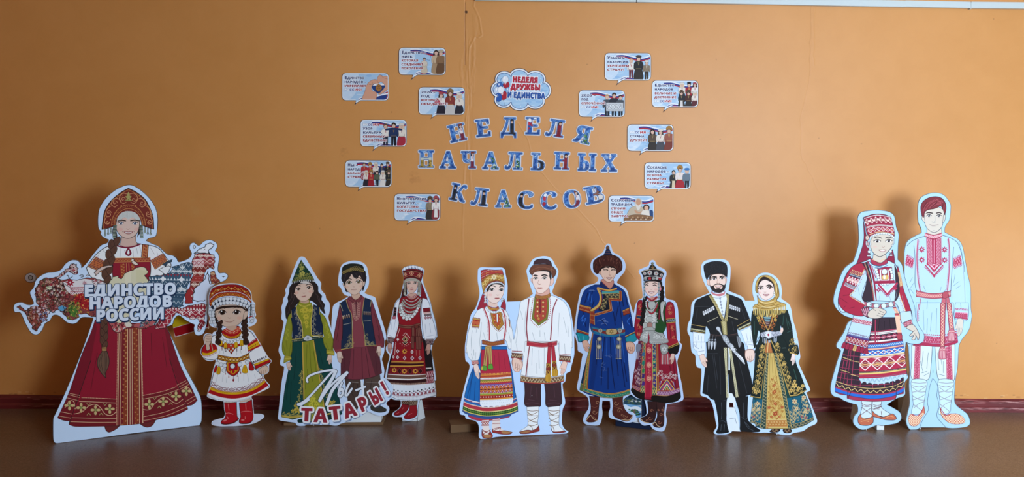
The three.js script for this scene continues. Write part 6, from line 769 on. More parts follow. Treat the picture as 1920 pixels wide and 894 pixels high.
  // shirt
  d.F('M1');d.s('215 480* 270 455 320 470 440 470 490 480* 520 540 560 700 568 790 560 850* 520 860 480 770 360 792 258 775 250 850 245 900* 95 900* 120 700 165 560',WH,'#5a646e',0.6);
  d.F('M2');d.s('100 -30* 125 80 155 110 215 108 235 60 240 -30*',WH);d.l(['100 -30 110 40 125 80 155 110','215 108 235 60 240 -30','150 40 165 100','195 30 190 100','175 0 178 60'],LN,0.6);
  d.F('M1');d.l(['245 680 235 780 240 860','480 700 470 760','160 680 150 780 155 880','210 640 200 700','270 700 290 770','400 700 410 770','520 700 540 800','250 600 245 700'],LN,0.6);
  d.l('272 452 300 520 325 600 330 775',RED,2).l('460 475 485 560 490 650 470 770',RED,2);d.teeth('262 455 290 520 312 600 320 775',26,1.2,'#a02838',1).teeth('470 480 497 560 500 650 478 770',24,1.2,'#a02838',-1);
  d.band('168 558 238 570','155 640 228 648','#a02a24',[['fill',1,GO,0,0,0.14],['fill',1,GO,0,0.8,0.94],['dot',2,'#c8603a',4]],'#5a1818',0.5);d.teeth('170 556 240 568',5,2,'#7a2424',-1).teeth('155 644 228 652',6,2.2,'#7a2424',1);d.band('516 560 530 575','528 640 536 656','#8a2c2c',[['line',1,GO,0.6,0.3,0.7]]);
  d.s('340 505* 445 500* 470 620* 420 680* 362 620*','#b07c2c','#5a2a14',0.7);d.s('360 520* 430 515* 445 610* 415 650* 378 610*','#b84a2a');for (const [x,y] of [[378,545],[382,580],[430,545],[432,580],[418,635],[395,610],[436,610]]) d.g([[x,y - 13],[x + 10,y],[x,y + 13],[x - 10,y]],'#d8a03c','#8a2a1c',0.5);d.g('398 515 414 515 416 595 408 605 400 595',WH,'#9a2428',0.8);d.teeth('335 510 358 625 420 690',14,1.5,'#8a2a20',1).teeth('450 505 476 625 420 690',14,1.5,'#8a2a20',-1);
  d.s('312 425* 345 450 390 455 415 440* 425 470 380 490 330 475 308 450','#a83030','#5a1818',0.5);d.band('312 440 360 462 420 455','310 460 355 480 425 472','#c89a3c',[['dot',14,'#8a2a20',0.6]]);d.beads('300 450 320 480 360 500 410 495 440 465',11,2.1,'#e4e9ee','#7a8490',0.4);
  d.F('M2').band('152 110 218 108','158 150 225 145','#a82838',[['x',6,'#e0c0b0',0.6],['line',1,'#5a1018',0.8,0.05,0.95]],'#5a1018',0.5);d.hand(192,148,148,1.33,-1,SK,{ ink: SKI,w: 0.62 });
  // face
  d.F('M1');d.s('320 380* 405 400* 410 440 380 452 330 440 312 425*','#e8c8ba');d.s('310 270 300 330 315 375 350 405 390 412 430 385 465 330 475 270 470 220 390 200 330 220',SK,SKI,0.6);d.s('305 300* 280 305 285 340 308 352*',SK,SKI,0.5);
  d.eye(353,277,44,28,'#3a2c28',{ lid: 1,lash: -1 });d.eye(448,280,42,28,'#3a2c28',{ lid: 1,lash: 1 });d.brow(['330 250 355 238 388 248','430 252 450 243 470 248'],'#231818',1.4);d.nose(412,330,22);d.lips(405,363,50,20,'#b05a58');d.e(340,330,20,14,'rgba(236,150,140,.25)');
  d.s('300 275* 320 250 330 225* 400 205 470 215* 470 240 400 225 345 240 315 300','#2a1e1c');
  for (const [x,y] of [[288,355],[290,375],[290,395],[460,372],[455,390]]) d.e(x,y,11,10,'#cfd6dc','#5a646e',0.4);d.e(288,345,9,9,'#cfd6dc','#5a646e',0.4);for (const x of [280,290,300]) d.e(x,405,4,7,'#dfe5ea','#5a646e',0.3);
  // head-dress
  const hd = d.s('246 90* 300 80 380 85 455 82* 468 130 478 200 480 235* 450 205 390 195 330 215 295 265 272 320* 255 230 248 150','#b02a30','#4a1014',0.8);
  d.in(hd,()=>{ for (let i = 0;i < 5;i++) { d.band([[240,120 + i * 22],[330,80 + i * 22],[470,80 + i * 22]],[[240,128 + i * 22],[330,88 + i * 22],[470,88 + i * 22]],i % 2 ? '#d8a24a' : '#e0c0b0',[['dot',18,'#8a1c24',0.7]]);} d.s('250 250 260 190 310 140 380 120 440 122 470 140 482 240 450 200 390 190 330 205 290 250 272 330','#b8862c','#6a3a14',0.8);d.vine('265 270 290 210 340 165 400 150 470 160',14,4,'#e8d08a',0.8);d.vine('270 290 300 235 350 190 400 178 475 195',14,3,'#8a5a18',0.7);d.l(['262 205 310 150 380 130 460 138','275 310 300 250 350 205 400 190 478 215'],'#8a2a20',1);d.flower(375,155,28,'#e8dcb0','#b8862c',6);});
  d.beads('280 300 305 255 345 222 400 208 450 215 476 240',26,1,'#e8ecf2','#7a8490',0.3);
  // ---- man
  d.F('M4');d.s('165 370* 320 385* 318 480 320 570 310 605 250 614 185 605 165 570 170 480','#3a2026','#1a0c10',0.8);d.s('350 385* 505 375* 510 480 515 570 480 605 410 614 365 590 362 480','#3a2026','#1a0c10',0.8);d.l(['230 420 220 520','280 430 285 540','180 580 240 570 310 585','440 420 450 520','380 580 450 570 510 585','200 540 260 550','400 545 470 552'],'#563640',0.9);d.e(236,504,3,4,'#dfe2e6');
  d.s('188 610* 300 605* 296 700 290 760 302 800 300 830 230 850 160 856 125 848 130 830 190 790 200 740 192 680',WH,'#6a727a',0.6);d.s('385 612* 497 600* 490 690 490 780 520 815 550 838 500 846 440 846 415 800 410 740 392 680',WH,'#6a727a',0.6);const LC = '#7a6048';
  for (const [a,b] of [[0,0],[198,8]]) bastShoeWrap(d,[[[190 + a,640 + b * 0.1],[240 + a,648],[300 + a,640]],[[192 + a,655],[240 + a,690],[290 + a,690]],[[300 + a,650],[240 + a,680],[196 + a,685]],[[196 + a,715],[240 + a,745],[285 + a,752]],[[290 + a,700],[240 + a,730],[200 + a,745]],[[200 + a,780],[240 + a,785],[285 + a,770]],[[205 + a,775],[235 + a,800],[245 + a,830]]],LC,1);
  d.s('120 842* 190 825 240 828 280 808 296 785* 304 830 260 845 200 858 130 858','#8a3430','#4a1814',0.7);d.s('130 846 180 832 220 835 190 850 140 854','#a87448');d.s('415 810* 430 838 500 838 530 830 552 840* 520 848 440 850','#8a3430','#4a1814',0.7);
  // tunic
  d.F('M3');const tu = d.s('130 470* 200 440 270 425 400 415 460 430 530 470* 575 540 605 700 615 900* 490 900* 470 850 190 850 170 900* 55 900* 80 760',WH,'#6a727a',0.6);d.F('M4');d.s('165 0* 150 200 130 320 132 375* 240 390 420 392 535 370* 530 300 495 150 478 0*',WH,'#6a727a',0.6);d.s('40 -20* 45 100 60 150 150 140 168 60 175 -20*',WH);d.s('490 -20* 495 130 590 140 605 40 605 -20*',WH);d.l(['45 -20 42 80 50 120','165 100 172 0','494 120 488 0','600 130 606 0','240 60 235 220','300 80 305 250','350 60 350 300','200 200 190 320','90 20 100 90','540 20 545 120','280 200 282 300'],LN,0.6);
  d.F('M3');d.l(['90 640 100 760 85 860','180 560 170 700 180 800','490 580 485 700 480 800','530 620 560 760','240 760 260 830','350 760 360 830','570 700 580 800','130 560 150 640','310 740 312 800'],LN,0.6);d.l('130 470 200 440 270 425','#6a727a',0.5);
  d.l('208 450 196 560 185 720 200 850','#a83440',2.2).l('468 455 430 560 420 700 408 830','#a83440',2.2);d.dash('208 450 196 560 185 720 200 850',40,'#4a4a58',0.8,0.4).dash('468 455 430 560 420 700 408 830',40,'#4a4a58',0.8,0.4);d.F('M4').l('215 30 195 180 180 320','#a83440',2).dash('215 30 195 180 180 320',24,'#4a4a58',0.8,0.4);
  d.F('M4').band('135 320 240 338 380 342 535 320','132 375 240 390 400 393 536 370','#6a4a34',[['zig',28,'#d8c8a0',0.9,0.2,0.75],['fill',1,'#a02830',0,0.86,1],['line',1,'#c8a060',0.7,0.1,0.82]],'#4a1414',0.5).dash('140 312 240 330 380 334 535 312',40,'#4a4a58',0.9,0.4);
  d.band('50 105 150 115','44 155 146 172','#6a4434',[['zig',8,'#d8c8a0',0.8,0.2,0.7],['fill',1,'#a02830',0,0.84,1]],'#4a1414',0.5).dash('52 90 150 98',10,'#8a2a34',1,0.4);d.band('492 130 600 138','490 180 594 195','#6a4434',[['zig',9,'#d8c8a0',0.8,0.2,0.7],['fill',1,'#a02830',0,0.84,1]],'#4a1414',0.5).dash('492 118 600 125',10,'#8a2a34',1,0.4);
  // breast panel
  d.F('M3');d.s('262 430* 385 425* 395 520 380 640* 298 697* 236 632* 250 520','#7a7a2c','#4a3a14',0.6);d.s('275 445* 372 440* 380 520 364 622* 298 672* 253 622* 265 520','#b04030','#6a5a20',0.8);for (let y = 480;y < 640;y += 42) for (const x of [288,340]) { d.g([[x,y - 18],[x + 16,y],[x,y + 18],[x - 16,y]],'#c88a40','#7a2420',0.6);d.e(x,y,5,5,'#f0d8b8');} d.g('298 612 314 632 298 652 282 632','#c88a40','#7a2420',0.6);d.g('306 450 318 450 318 560 312 590 306 560','#8a2430','#4a1014',0.5);d.teeth('250 440 235 540 228 640 296 712',18,1.7,'#a03440',1).teeth('398 430 405 540 385 640 296 712',18,1.7,'#a03440',-1);
  d.s('270 402* 310 420 370 412 400 388* 408 425 340 455 270 440','#a86a2c','#4a2414',0.6);d.band('272 420 340 438 405 405','272 435 340 452 408 425','#b8863c',[['vine',6,'#7a2a20',0.6]]);
  // sash
  d.band('190 838 320 858 400 852 470 838','188 880 320 898 400 890 468 876','#b02838',[['line',1,'#e0a0a0',0.5,0.1,0.9]],'#5a1018',0.6);d.F('M4');d.band('190 0 320 18 400 15 468 0','188 38 320 54 400 48 466 34','#b02838',[['line',1,'#d87878',0.5,0.12,0.88]],'#5a1018',0.5);d.s('385 15 415 10 418 45 392 50','#a02030','#5a1018',0.6);d.s('385 50* 412 45* 410 310* 365 310*','#b02838','#5a1018',0.6);d.s('415 45* 445 40* 470 260* 428 265*','#b02838','#5a1018',0.6);
  d.band('370 205 408 205','366 305 408 305','#b88a2c',[['dia',1,'#5a1a14',1.4],['diaF',1,'#8a2a1c',1,0.3,0.7]],'#5a2a14',0.5);d.band('424 180 460 178','428 262 468 260','#b88a2c',[['dia',1,'#5a1a14',1.4],['diaF',1,'#8a2a1c',1,0.3,0.7]],'#5a2a14',0.5);d.s('370 308 360 350 368 372 405 374 412 345 408 308','#c8962c','#6a4414',0.6);d.s('430 265 424 310 440 326 472 320 478 285 468 260','#c8962c','#6a4414',0.6);d.l(['378 315 375 368','390 315 390 370','402 315 400 368','438 270 440 320','455 270 460 320'],'#8a6414',0.5);
  d.hand(545,190,125,1.85,1,'#ecc8b6',{ ink: '#9a5a4c',w: 0.75 });
  d.s('60 155 100 150 145 185 148 230 130 262 100 282 70 270 55 230 48 190','#ecc8b6','#9a5a4c',0.6);d.l(['85 210 78 250','105 205 100 262','120 200 122 250','70 230 92 275','95 240 118 270'],'#9a5a4c',0.6);
  // head
  d.F('M3');d.s('275 360* 390 330* 400 395 330 420 272 405*','#dca898',SKI,0.5);d.s('242 220 238 280 255 330 280 380 315 400 350 385 395 340 412 270 405 200 330 180 260 195','#f2d6c8',SKI,0.6);d.s('410 260* 435 252 440 290 420 325 402 322*','#ecc4b4',SKI,0.6);d.s('240 255* 226 260 230 290 243 300*','#ecc4b4',SKI,0.5);
  d.s('238 235* 245 195 330 180 410 190 418 250 410 280* 398 240 392 200 330 190 262 200','#231818');d.eye(270,256,42,22,'#6a5448',{ lid: 0.9 });d.eye(353,254,44,24,'#6a5448',{ lid: 0.9 });d.s('245 236 262 222 292 230 290 238 265 234','#231818');d.s('325 226 355 218 388 234 384 240 355 230 328 236','#231818');d.l('300 270 292 300 305 312 322 306','#b07868',0.5);d.nose(306,310,28);d.lips(309,346,58,16,'#b8685e');d.s('262 345 280 370 260 350',null,'rgba(170,110,95,.6)',0.4);
  d.s('212 195* 215 175 240 140 290 128 360 125 420 140 458 180 462 205 445 240 425 252* 420 215 395 185 330 180 260 200 235 225','#6a3a24','#2a140c',0.8);d.l(['225 190 280 160 350 155 440 180','240 205 300 178'],'#8a5638',0.8);d.s('250 128* 262 95 300 78 350 75 395 88 415 110 422 140* 360 120 300 122','#3a1c20','#1a0a0c',0.8);d.ll('418 150 420 250','rgba(230,220,215,.5)',0.4);
  // held hands fold lines on the woman's side
  d.F('M2');d.band('552 40 660 40','548 85 650 100','#6a4434',[['zig',9,'#d8c8a0',0.8,0.2,0.7],['fill',1,'#a02830',0,0.84,1]],'#4a1414',0.4);d.dash('556 14 655 18',10,'#8a2a34',1,0.4);d.s('565 85 610 90 650 130 650 180 625 215 590 220 565 195 555 140','#ecc8b6','#9a5a4c',0.6);d.l(['590 130 582 195','610 140 606 210','625 150 625 200','600 170 580 190','618 185 596 205'],'#9a5a4c',0.6);
}
// ---------------------------------------------------------------- prints: woman in red with a silver breast ornament
function drawRed(d) {
  const RED = '#8e1420',DK = '#2a1012',WH = '#eaf0f8',CR = '#e2d6cc',SK = '#dcb8a8';
  d.F('R1');d.s('480 240* 510 320 545 420 540 440* 470 420*','#7c1420','#2a0a0c',0.5);d.s('268 300* 300 330 290 400 248 410*','#3c1416',null);
  // boots
  d.F('R2');d.s('225 640* 300 640* 298 700 270 745 210 778 165 782 150 770 160 752 210 712 228 680','#8a1420','#2a080a',0.7);d.s('302 640* 385 635* 375 690 382 740 372 785 330 810 275 816 250 805 262 778 300 730 305 690','#941622','#2a080a',0.7);d.band('225 635 300 632','225 672 300 680','#221214',[['dia',4,'#b08a70',0.6]]);d.band('300 632 388 632','305 685 380 680','#221214',[['dia',5,'#b0987c',0.7],['line',1,'#a8826a',0.6,0.9]]);d.l(['170 765 200 755','290 780 330 760','235 720 250 700'],'#d86a6a',0.7);
  // white skirt hem
  const hem = d.s('88 430* 80 560 75 600* 130 600 180 620 300 630 420 618 520 595 568 585* 560 440*',WH,'#3a404c',0.6);
  d.in(hem,()=>{ d.band('75 560 180 590 300 595 420 585 565 540','72 600 180 612 300 618 430 602 565 566',null,[['bar',40,'#aab4c2',0.4]]);d.band('95 530 180 552 300 562 430 545 560 515','95 565 180 592 300 598 430 585 562 552',null,[['tru',12,'#8c2038',0.6,0,0.8],['zig',24,'#7a1c30',0.8,-0.15,0.6],['line',1,'#b08088',0.6,0.95],['dot',12,'#e8dce0',0.6,0.4,0.7],['dot',12,'#1c1a24',1.3,-0.5,-0.3]]);d.l(['150 470 145 530','250 490 250 540','340 490 345 540','450 480 455 530','520 470 530 520'],'rgba(150,165,190,.7)',0.5);});
  d.beads('75 606 130 612 200 628 300 634 420 622 500 606 565 590',40,0.9,WH,null);
  // dark over-skirt side and apron
  d.s('440 20* 510 120 530 250 548 440 540 460* 440 470*','#1a1014','#0c0608',0.6);d.s('130 160* 100 280 80 420 75 440* 130 440*','#1a1014',null);d.band('465 350 540 340','470 470 545 455','#a85a66',[['x',5,'#e8d8d8',0.9],['dia',4,'#7a1420',0.8],['dot',6,'#2a1418',0.9]]);d.band('462 312 520 308','464 326 522 322','#d8d4cc');
  const ap = d.s('160 0* 150 80 125 240 90 380 80 428* 200 445 340 440 470 425* 460 250 440 60 430 0*',RED,'#2a080c',0.8);
  d.in(ap,()=>{
    d.beads('172 40 165 100 158 190',14,0.75,CR);for (const [x,y,r] of [[192,28,22],[188,148,22],[330,155,22],[145,205,18],[187,208,22],[256,216,22],[332,217,24],[408,215,22]]) { d.g([[x,y - r],[x + r * 0.85,y],[x,y + r],[x - r * 0.85,y]],'#e2d4d0','#5a1018',0.4);d.g([[x,y - r * 0.4],[x + r * 0.35,y],[x,y + r * 0.4],[x - r * 0.35,y]],'#7a3a58');}
    d.g('260 -20 312 35 260 85 208 35',DK,'#d8c8a8',0.9);d.g('260 5 290 35 260 62 230 35',null,'#d8b070',1.2);d.g('260 22 274 35 260 48 246 35','#e8e0d0');d.beads('260 -38 328 35 260 100 192 35',16,0.7,CR,null,0,true);
    for (const [x,y,r] of [[256,150,28]]) { d.star(x,y,r,'#d89a34',8,0.6);d.e(x,y,12,12,'#6a1018','#e8c060',0.5);}
    d.band('120 242 300 252 442 250','110 305 300 305 442 296','#54101a',[['line',1,'#d8a040',1.6,0.08,0.84],['bar',34,'#24080c',1.2,0.38,0.62],['line',1,'#c89848',0.8,0.28,0.72]]);
    d.band('106 308 300 312 445 300','92 372 300 382 455 378','#7a1420',[['line',1,'#24080c',0.6,0.05]]);for (const [x,y] of [[155,336],[254,346],[363,346]]) { d.star(x,y,29,'#d89a34',8,0.62);d.e(x,y,13,13,'#6a1018','#e8c060',0.5);}
    for (const x of [205,310,412]) d.g([[x,315],[x + 22,345],[x,375],[x - 22,345]],'#3c0c14','#a84a40',0.5);
    d.band('92 372 300 382 470 372','84 425 300 436 472 420','#8a6a58',[['fill',1,'#e4ddd8',0,0,0.14],['fill',1,'#e8e6e4',0,0.72,0.95],['x',60,'#54302c',0.4,0.2,0.65]]);
  });
  d.band('84 425 300 436 470 420','100 470 300 480 466 468','#3a1014',[['bar',40,'#caa890',0.8,0.35,1.05],['bar',40,'#1a0608',0.8,0.1,0.6]]);
  // bodice
  d.F('R1');const bo = d.s('245 410* 215 520 210 620 230 700* 190 830 160 900* 460 900* 470 690 465 560 490 410* 430 380 310 385',RED,'#2a080c',0.7);
  d.l(['225 430 240 420','470 690 460 560'],DK,0.8);d.dash('236 750 205 840',7,CR,1.2,0.4);d.beads('270 830 298 800 330 830 350 860',7,0.9,CR);d.g('298 830 330 870 298 905 265 870',DK,'#d8c8a8',0.9);d.g('298 848 315 870 298 890 281 870',null,'#d8b070',1);d.g('214 850 232 870 214 895 198 870','#e2d4d0','#5a1018',0.4);
  d.band('226 700 340 715 465 685','224 735 340 748 465 728','#5a2a24',[['line',1,'#c89a78',0.5,0.15,0.85],['line',1,'#2a0c0c',0.8,0.5],['bar',50,'#8a4a3c',0.3]],'#1c0a0a',0.5);
  d.s('370 730* 400 735* 405 900* 372 900*','#5a2420','#1c0a0a',0.5);d.s('415 720* 470 735 495 900* 410 900*','#5a2420','#1c0a0a',0.5);for (const q of ['380 740 382 895','392 740 396 895','425 740 425 895','440 740 448 895','455 740 470 895','468 745 485 895']) d.ll(q,'#b0806a',0.5);d.s('400 715 435 710 445 735 415 748','#6a3028','#1c0a0a',0.5);d.F('R2');d.s('320 0* 352 0* 350 125* 325 125*','#5a2420','#1c0a0a',0.4);d.s('365 0* 430 0* 420 130* 370 130*','#5a2420','#1c0a0a',0.4);for (const q of ['330 5 332 120','342 5 343 122','375 5 376 125','388 5 388 128','402 5 400 128','416 5 412 125']) d.ll(q,'#b0806a',0.5);d.dash('370 135 372 195',6,'#c8a088',0.6,0.5).dash('405 135 405 190',6,'#c8a088',0.6,0.5);
  // sleeves and hands
  d.F('R1');const sl = d.s('240 415* 190 470 155 600 120 720 95 830 100 860* 170 870 200 800 225 690 210 600 225 500',WH,'#4a5058',0.6),sr = d.s('490 410* 540 425 570 480 590 600 625 720 645 820 620 870* 520 880* 500 800 488 700 480 560',WH,'#4a5058',0.6);
  d.band('178 510 202 516','160 610 196 606','#241418',[['line',1,'#a8525a',0.8,0.35,0.6]]);d.band('158 610 196 606','152 645 190 645','#c89098',[['dia',2,'#8c2038',0.8]]);
  d.band('495 525 572 518','500 568 578 560','#7e1824',[['line',1,'#241014',0.8,0,0.96]]);d.band('500 570 578 562','506 586 582 576','#e0b0a8');d.band('508 590 582 580','510 612 590 605','#241418',[['x',6,'#b0a0a0',0.5]]);d.band('510 614 590 606','514 650 596 642',null,[['dia',3,'#8c2838',1],['dot',3,'#241418',0.8]]);
  d.l(['150 680 140 760','190 650 170 760','520 700 530 800','570 690 585 800','110 820 150 840','200 740 190 790','540 840 620 820'],'rgba(120,140,170,.8)',0.5);
  d.band('104 845 172 852','98 892 168 896','#2e1a20',[['dia',5,'#a88a88',0.6],['line',1,'#8a4048',0.7,0.1]],INK,0.4);d.band('528 868 612 870','526 900 614 900','#2e1a20',[['dia',6,'#a88a88',0.6],['line',1,'#8a4048',0.7,0.1]],INK,0.4);
  d.F('R2');d.band('92 28 142 32','86 70 134 76','#2e1a20',[['dia',4,'#a88a88',0.6],['line',1,'#b8a8a8',0.6,0.1,0.9]],INK,0.4);d.band('468 30 540 28','465 80 532 86','#2e1a20',[['dia',5,'#a88a88',0.6],['line',1,'#b8a8a8',0.6,0.1,0.9]],INK,0.4);d.hand(108,72,95,1.5,-1,'#c89c8c',{ ink: '#5a3028',w: 0.8 });d.hand(495,82,105,1.68,1,'#c89c8c',{ ink: '#5a3028',w: 0.75 });
  // silver breast ornament
  d.F('R1');d.s('325 360* 420 350* 425 400 370 425 320 400*','#caa090');d.band('318 375 370 395 428 362','315 395 370 412 432 382','#8a2030',[['dot',16,'#e8e4e0',0.55]]);d.s('305 405 370 425 440 395 450 430 375 455 310 440','#8a1420','#3a0a0c',0.4);d.beads('300 420 330 440 370 450 410 435 445 405',20,0.8,'#d8d4cc','#5a5048',0.2);
  for (const [q,n,r,c] of [['275 420 310 470 370 490 430 465 470 415',22,1.3,'#bdbcb2'],['262 440 300 500 365 520 435 490 478 430',22,1.5,'#b2b0a6'],['255 460 300 545 365 565 430 535 470 455',20,1.7,'#c4c4bc'],['245 470 280 570 340 600 400 580 455 480',14,2.1,'#cfd2d0'],['240 480 275 590 320 620 385 605 445 510',12,2.6,'#dfe3e4'],['235 545 270 620 315 645 350 640 400 590 435 540',8,2.9,'#dfe3e4'],['232 500 240 560',4,1.8,'#b8b8b0'],['468 440 455 520',5,1.8,'#b8b8b0']]) d.beads(q,n,r,c,'#3f3a36',0.4);
  d.l('270 500 310 545 365 555','#8a1420',1.2);
  // head
  d.s('315 230 315 290 330 335 358 358 385 352 415 325 435 280 438 230 380 205',SK,'#6a3a30',0.5);d.s('290 240* 310 225 315 300 318 370 290 350','#2a1a18');d.s('440 230* 470 240 465 340 435 370 438 300','#2a1a18');
  d.eye(338,247,34,17,'#3a2a24',{ lid: 0.9 });d.eye(410,244,34,17,'#3a2a24',{ lid: 0.9 });d.brow(['320 234 340 226 358 232','392 230 412 222 430 230'],'#2a1a16',0.9);d.nose(370,288,18);d.lips(370,310,46,15,'#9c3440');d.e(330,285,14,10,'rgba(220,130,120,.25)');
  d.s('288 225 300 195 370 183 450 200 478 235 470 262 440 228 370 215 310 228 295 250','#a8a494','#4a4640',0.5);d.beads('310 225 370 212 440 224',24,0.6,'#e8e4d8','#5a564c',0.2);d.beads('295 205 370 192 460 210',26,0.7,'#cfcabb','#5a564c',0.2);
  for (const [x,y0,y1] of [[285,240,350],[296,250,365],[448,235,360],[460,245,370]]) for (let y = y0;y < y1;y += 11) d.e(x,y,6,6.5,'#b4b2a2','#4a4640',0.4);d.e(292,360,14,22,'#b4b2a2','#3a3630',0.5);d.e(450,360,16,24,'#b4b2a2','#3a3630',0.5);
  const hat = d.s('270 105* 300 92 385 82 460 95 500 115* 490 160 472 225* 430 195 370 180 310 190 286 212* 280 150','#761620','#2a080c',0.7);
  d.in(hat,()=>{ d.l(['275 120 385 98 495 128','285 185 370 165 475 200'],'#3a1014',1.6);d.dash('280 128 385 108 490 138',20,'#8a5a40',1.4,0.5);for (const [x,y,r] of [[368,132,24],[456,155,20],[300,145,16]]) { d.g([[x,y - r],[x + r,y],[x,y + r],[x - r,y]],'#8a2228','#d8b088',0.9);d.g([[x,y - r * 0.4],[x + r * 0.4,y],[x,y + r * 0.4],[x - r * 0.4,y]],'#d8b088');} d.dash('288 178 370 158 472 190',18,'#a8684c',1.2,0.4);});
  d.beads('275 92 300 75 340 62 385 56 430 64 475 80 498 98',7,3,'#e8eef6','#8a98ac',0.5);for (const [x,y] of [[305,84],[340,72],[370,68],[410,70],[450,82],[485,98]]) d.g([[x - 8,y + 10],[x,y - 10],[x + 8,y + 10]],'#4a5a78');
}
// ---------------------------------------------------------------- prints: boy and girl in green,blue and plum,with lettering
function drawTatar(d) {
  const OL = '#8c8f2a',OD = '#5f661c',GR = '#12443f',NV = '#182844',GO = '#d2ba58',PL = '#7a3540',SK = '#dfc2ae',SKI = '#6a4434';
  // ------- girl: hair behind
  d.F('T1');d.s('215 300* 180 345 175 400 160 450 165 490 140 550 138 610 145 660 160 665 190 600 240 530 300 480 400 480 470 540 520 600 540 610 528 560 535 520 500 470 505 430 470 390 465 330 425 285*','#2b211f','#161010',0.7);
  d.l(['190 380 200 440 170 500 180 560 155 620','230 420 215 480 190 520','440 320 440 400 480 450 490 510','460 420 470 470 510 530 515 580','205 350 225 400 205 450'],'#544240',0.7);
  // coat
  d.F('T2');const coat = d.s('200 0* 205 60 175 250 130 480 95 740* 98 770 160 782 200 795* 320 770 330 820 560 800 690 740* 650 520 600 300 560 150 530 40 510 0*',GR,'#0a2222',0.9);
  d.in(coat,()=>{
    d.g('300 10 405 5 450 250 520 700 560 800 320 820 310 500',OL);d.l(['345 60 335 300 330 500','370 40 385 300 400 420','410 120 440 350','350 300 345 420'],OD,0.9);
    d.ll('300 10 312 400 316 640','#c9a64a',2).ll('405 5 455 280 520 720','#c9a64a',2);d.ll('296 10 306 640','#6b551c',0.5).ll('412 5 530 720','#6b551c',0.5);
    d.vine('293 310 285 400 290 480 275 560 255 620 235 680 255 720',12,3,GO,0.7);d.vine('470 290 490 370 500 450 530 540 570 620 600 690',10,3.2,GO,0.7);d.vine('105 735 160 745 220 752 300 756',8,2.6,GO,0.7);
    for (const [x,y,r] of [[250,705,34],[205,712,20],[578,640,30],[610,620,18],[230,660,16]]) d.flower(x,y,r,'#c2ab42','#8a7a28');
    d.band('95 748 200 760 320 752','96 772 170 785 320 775','#c2ac50',[['line',1,'#6b551c',0.5,0.2,0.8]]);d.band('540 740 690 690','545 755 690 708','#c2ac50');
    for (const [x,y,r] of [[400,600,34],[440,640,26],[385,655,28],[420,690,30],[460,700,20],[400,730,22]]) d.flower(x,y,r,'#c6bf3e','#98962c',6);d.vine('400 510 402 560 395 620',5,3.4,'#bdb83c',0.8);d.vine('370 650 365 700 380 760',5,3.4,'#bdb83c',0.8);d.vine('470 640 480 700 470 760',5,3.4,'#bdb83c',0.8);
    d.l(['170 330 140 600','240 120 215 400','470 120 500 250','560 250 620 480','190 420 180 640'],'#0c322f',1);
  });
  d.s('255 800 300 790 310 820 290 828 258 824','#10302e',INK,0.5);d.s('545 755 590 750 595 790 555 785','#10302e',INK,0.5);
  // sleeves
  d.F('T1');d.s('165 640* 205 600 210 700 195 900* 110 900* 135 760',OL,'#4a4e14',0.8);d.s('480 590* 540 650 590 780 630 900* 545 900* 505 740',OL,'#4a4e14',0.8);d.F('T2');
  d.s('110 -20* 100 60 105 130 130 170 180 172 198 120 200 0 196 -20*',OL);d.s('502 -20* 515 60 545 110 600 115 608 60 600 -10 592 -20*',OL);d.l(['110 -10 100 60 105 130 130 170','180 172 198 120 200 -10','502 -10 515 60 545 110','600 115 608 60 600 -10'],'#4a4e14',0.8);d.l(['110 60 135 150','185 40 170 160','530 40 560 105','595 40 585 105','140 20 150 100'],OD,0.6);
  d.s('130 165 175 168 192 190 188 205 115 240* 120 200','#a89c34','#4a4e14',0.7);d.s('540 110 608 118 614 165* 540 150 538 130','#a89c34','#4a4e14',0.7);d.l(['128 195 185 190','545 132 610 142'],'#d8cc60',0.7);
  d.F('T1').vine('150 760 155 830 150 880',4,2.6,'#b8b43e',0.6).vine('545 700 560 780 585 850',5,2.6,'#b8b43e',0.6);
  d.F('T2').hand(162,235,80,1.35,-1,SK,{ ink: SKI });d.hand(570,160,92,1.62,1,SK,{ ink: SKI,w: 0.9 });
  // dress front,vest
  d.F('T1');d.s('270 505* 290 515 350 520 400 500* 415 600 400 700 420 860* 320 850* 310 740 260 640 250 540',OL,'#4a4e14',0.7);
  for (const [x,y,r] of [[335,575,34],[345,640,30],[350,700,22],[300,580,20],[385,580,20],[350,745,12]]) d.flower(x,y,r,'#c2b23c','#8f8a28',7);d.vine('300 560 325 640 345 760',5,3,'#c2b23c',0.7,false);d.vine('395 550 375 640 352 760',5,3,'#c2b23c',0.7,false);
  const v1 = d.s('195 575* 250 535* 260 620 295 690 310 780 312 860* 205 880* 210 760 195 650',NV,'#0c1424',0.9),v2 = d.s('420 520* 485 545* 490 640 515 740 515 835* 405 832* 398 700 405 620',NV,'#0c1424',0.9);
  d.l('248 538 258 620 295 690 310 780 314 858',GO,1.6).l('418 525 405 620 396 700 402 830',GO,1.6).l('205 876 314 860',GO,1.5).l('405 836 515 838',GO,1.5).l('193 575 200 650',GO,0.9).l('484 550 482 620',GO,0.9);
  d.vine('235 570 250 640 275 710 290 790 280 840 235 852',12,3,'#a9a68c',0.6);d.vine('435 545 430 620 425 700 425 790 450 815 500 815',12,3,'#a9a68c',0.6);
  // belt
  d.band('200 878 330 862 420 848 520 840','205 905 330 895 420 880 522 865','#1c3a34',[['dot',22,'#c0b690',0.7]],null);d.s('320 872 340 840 365 832 395 845 410 870 380 885 345 888','#c9cfd2','#41484c',0.7);d.star(365,862,18,'#8b9498',8,0.5);
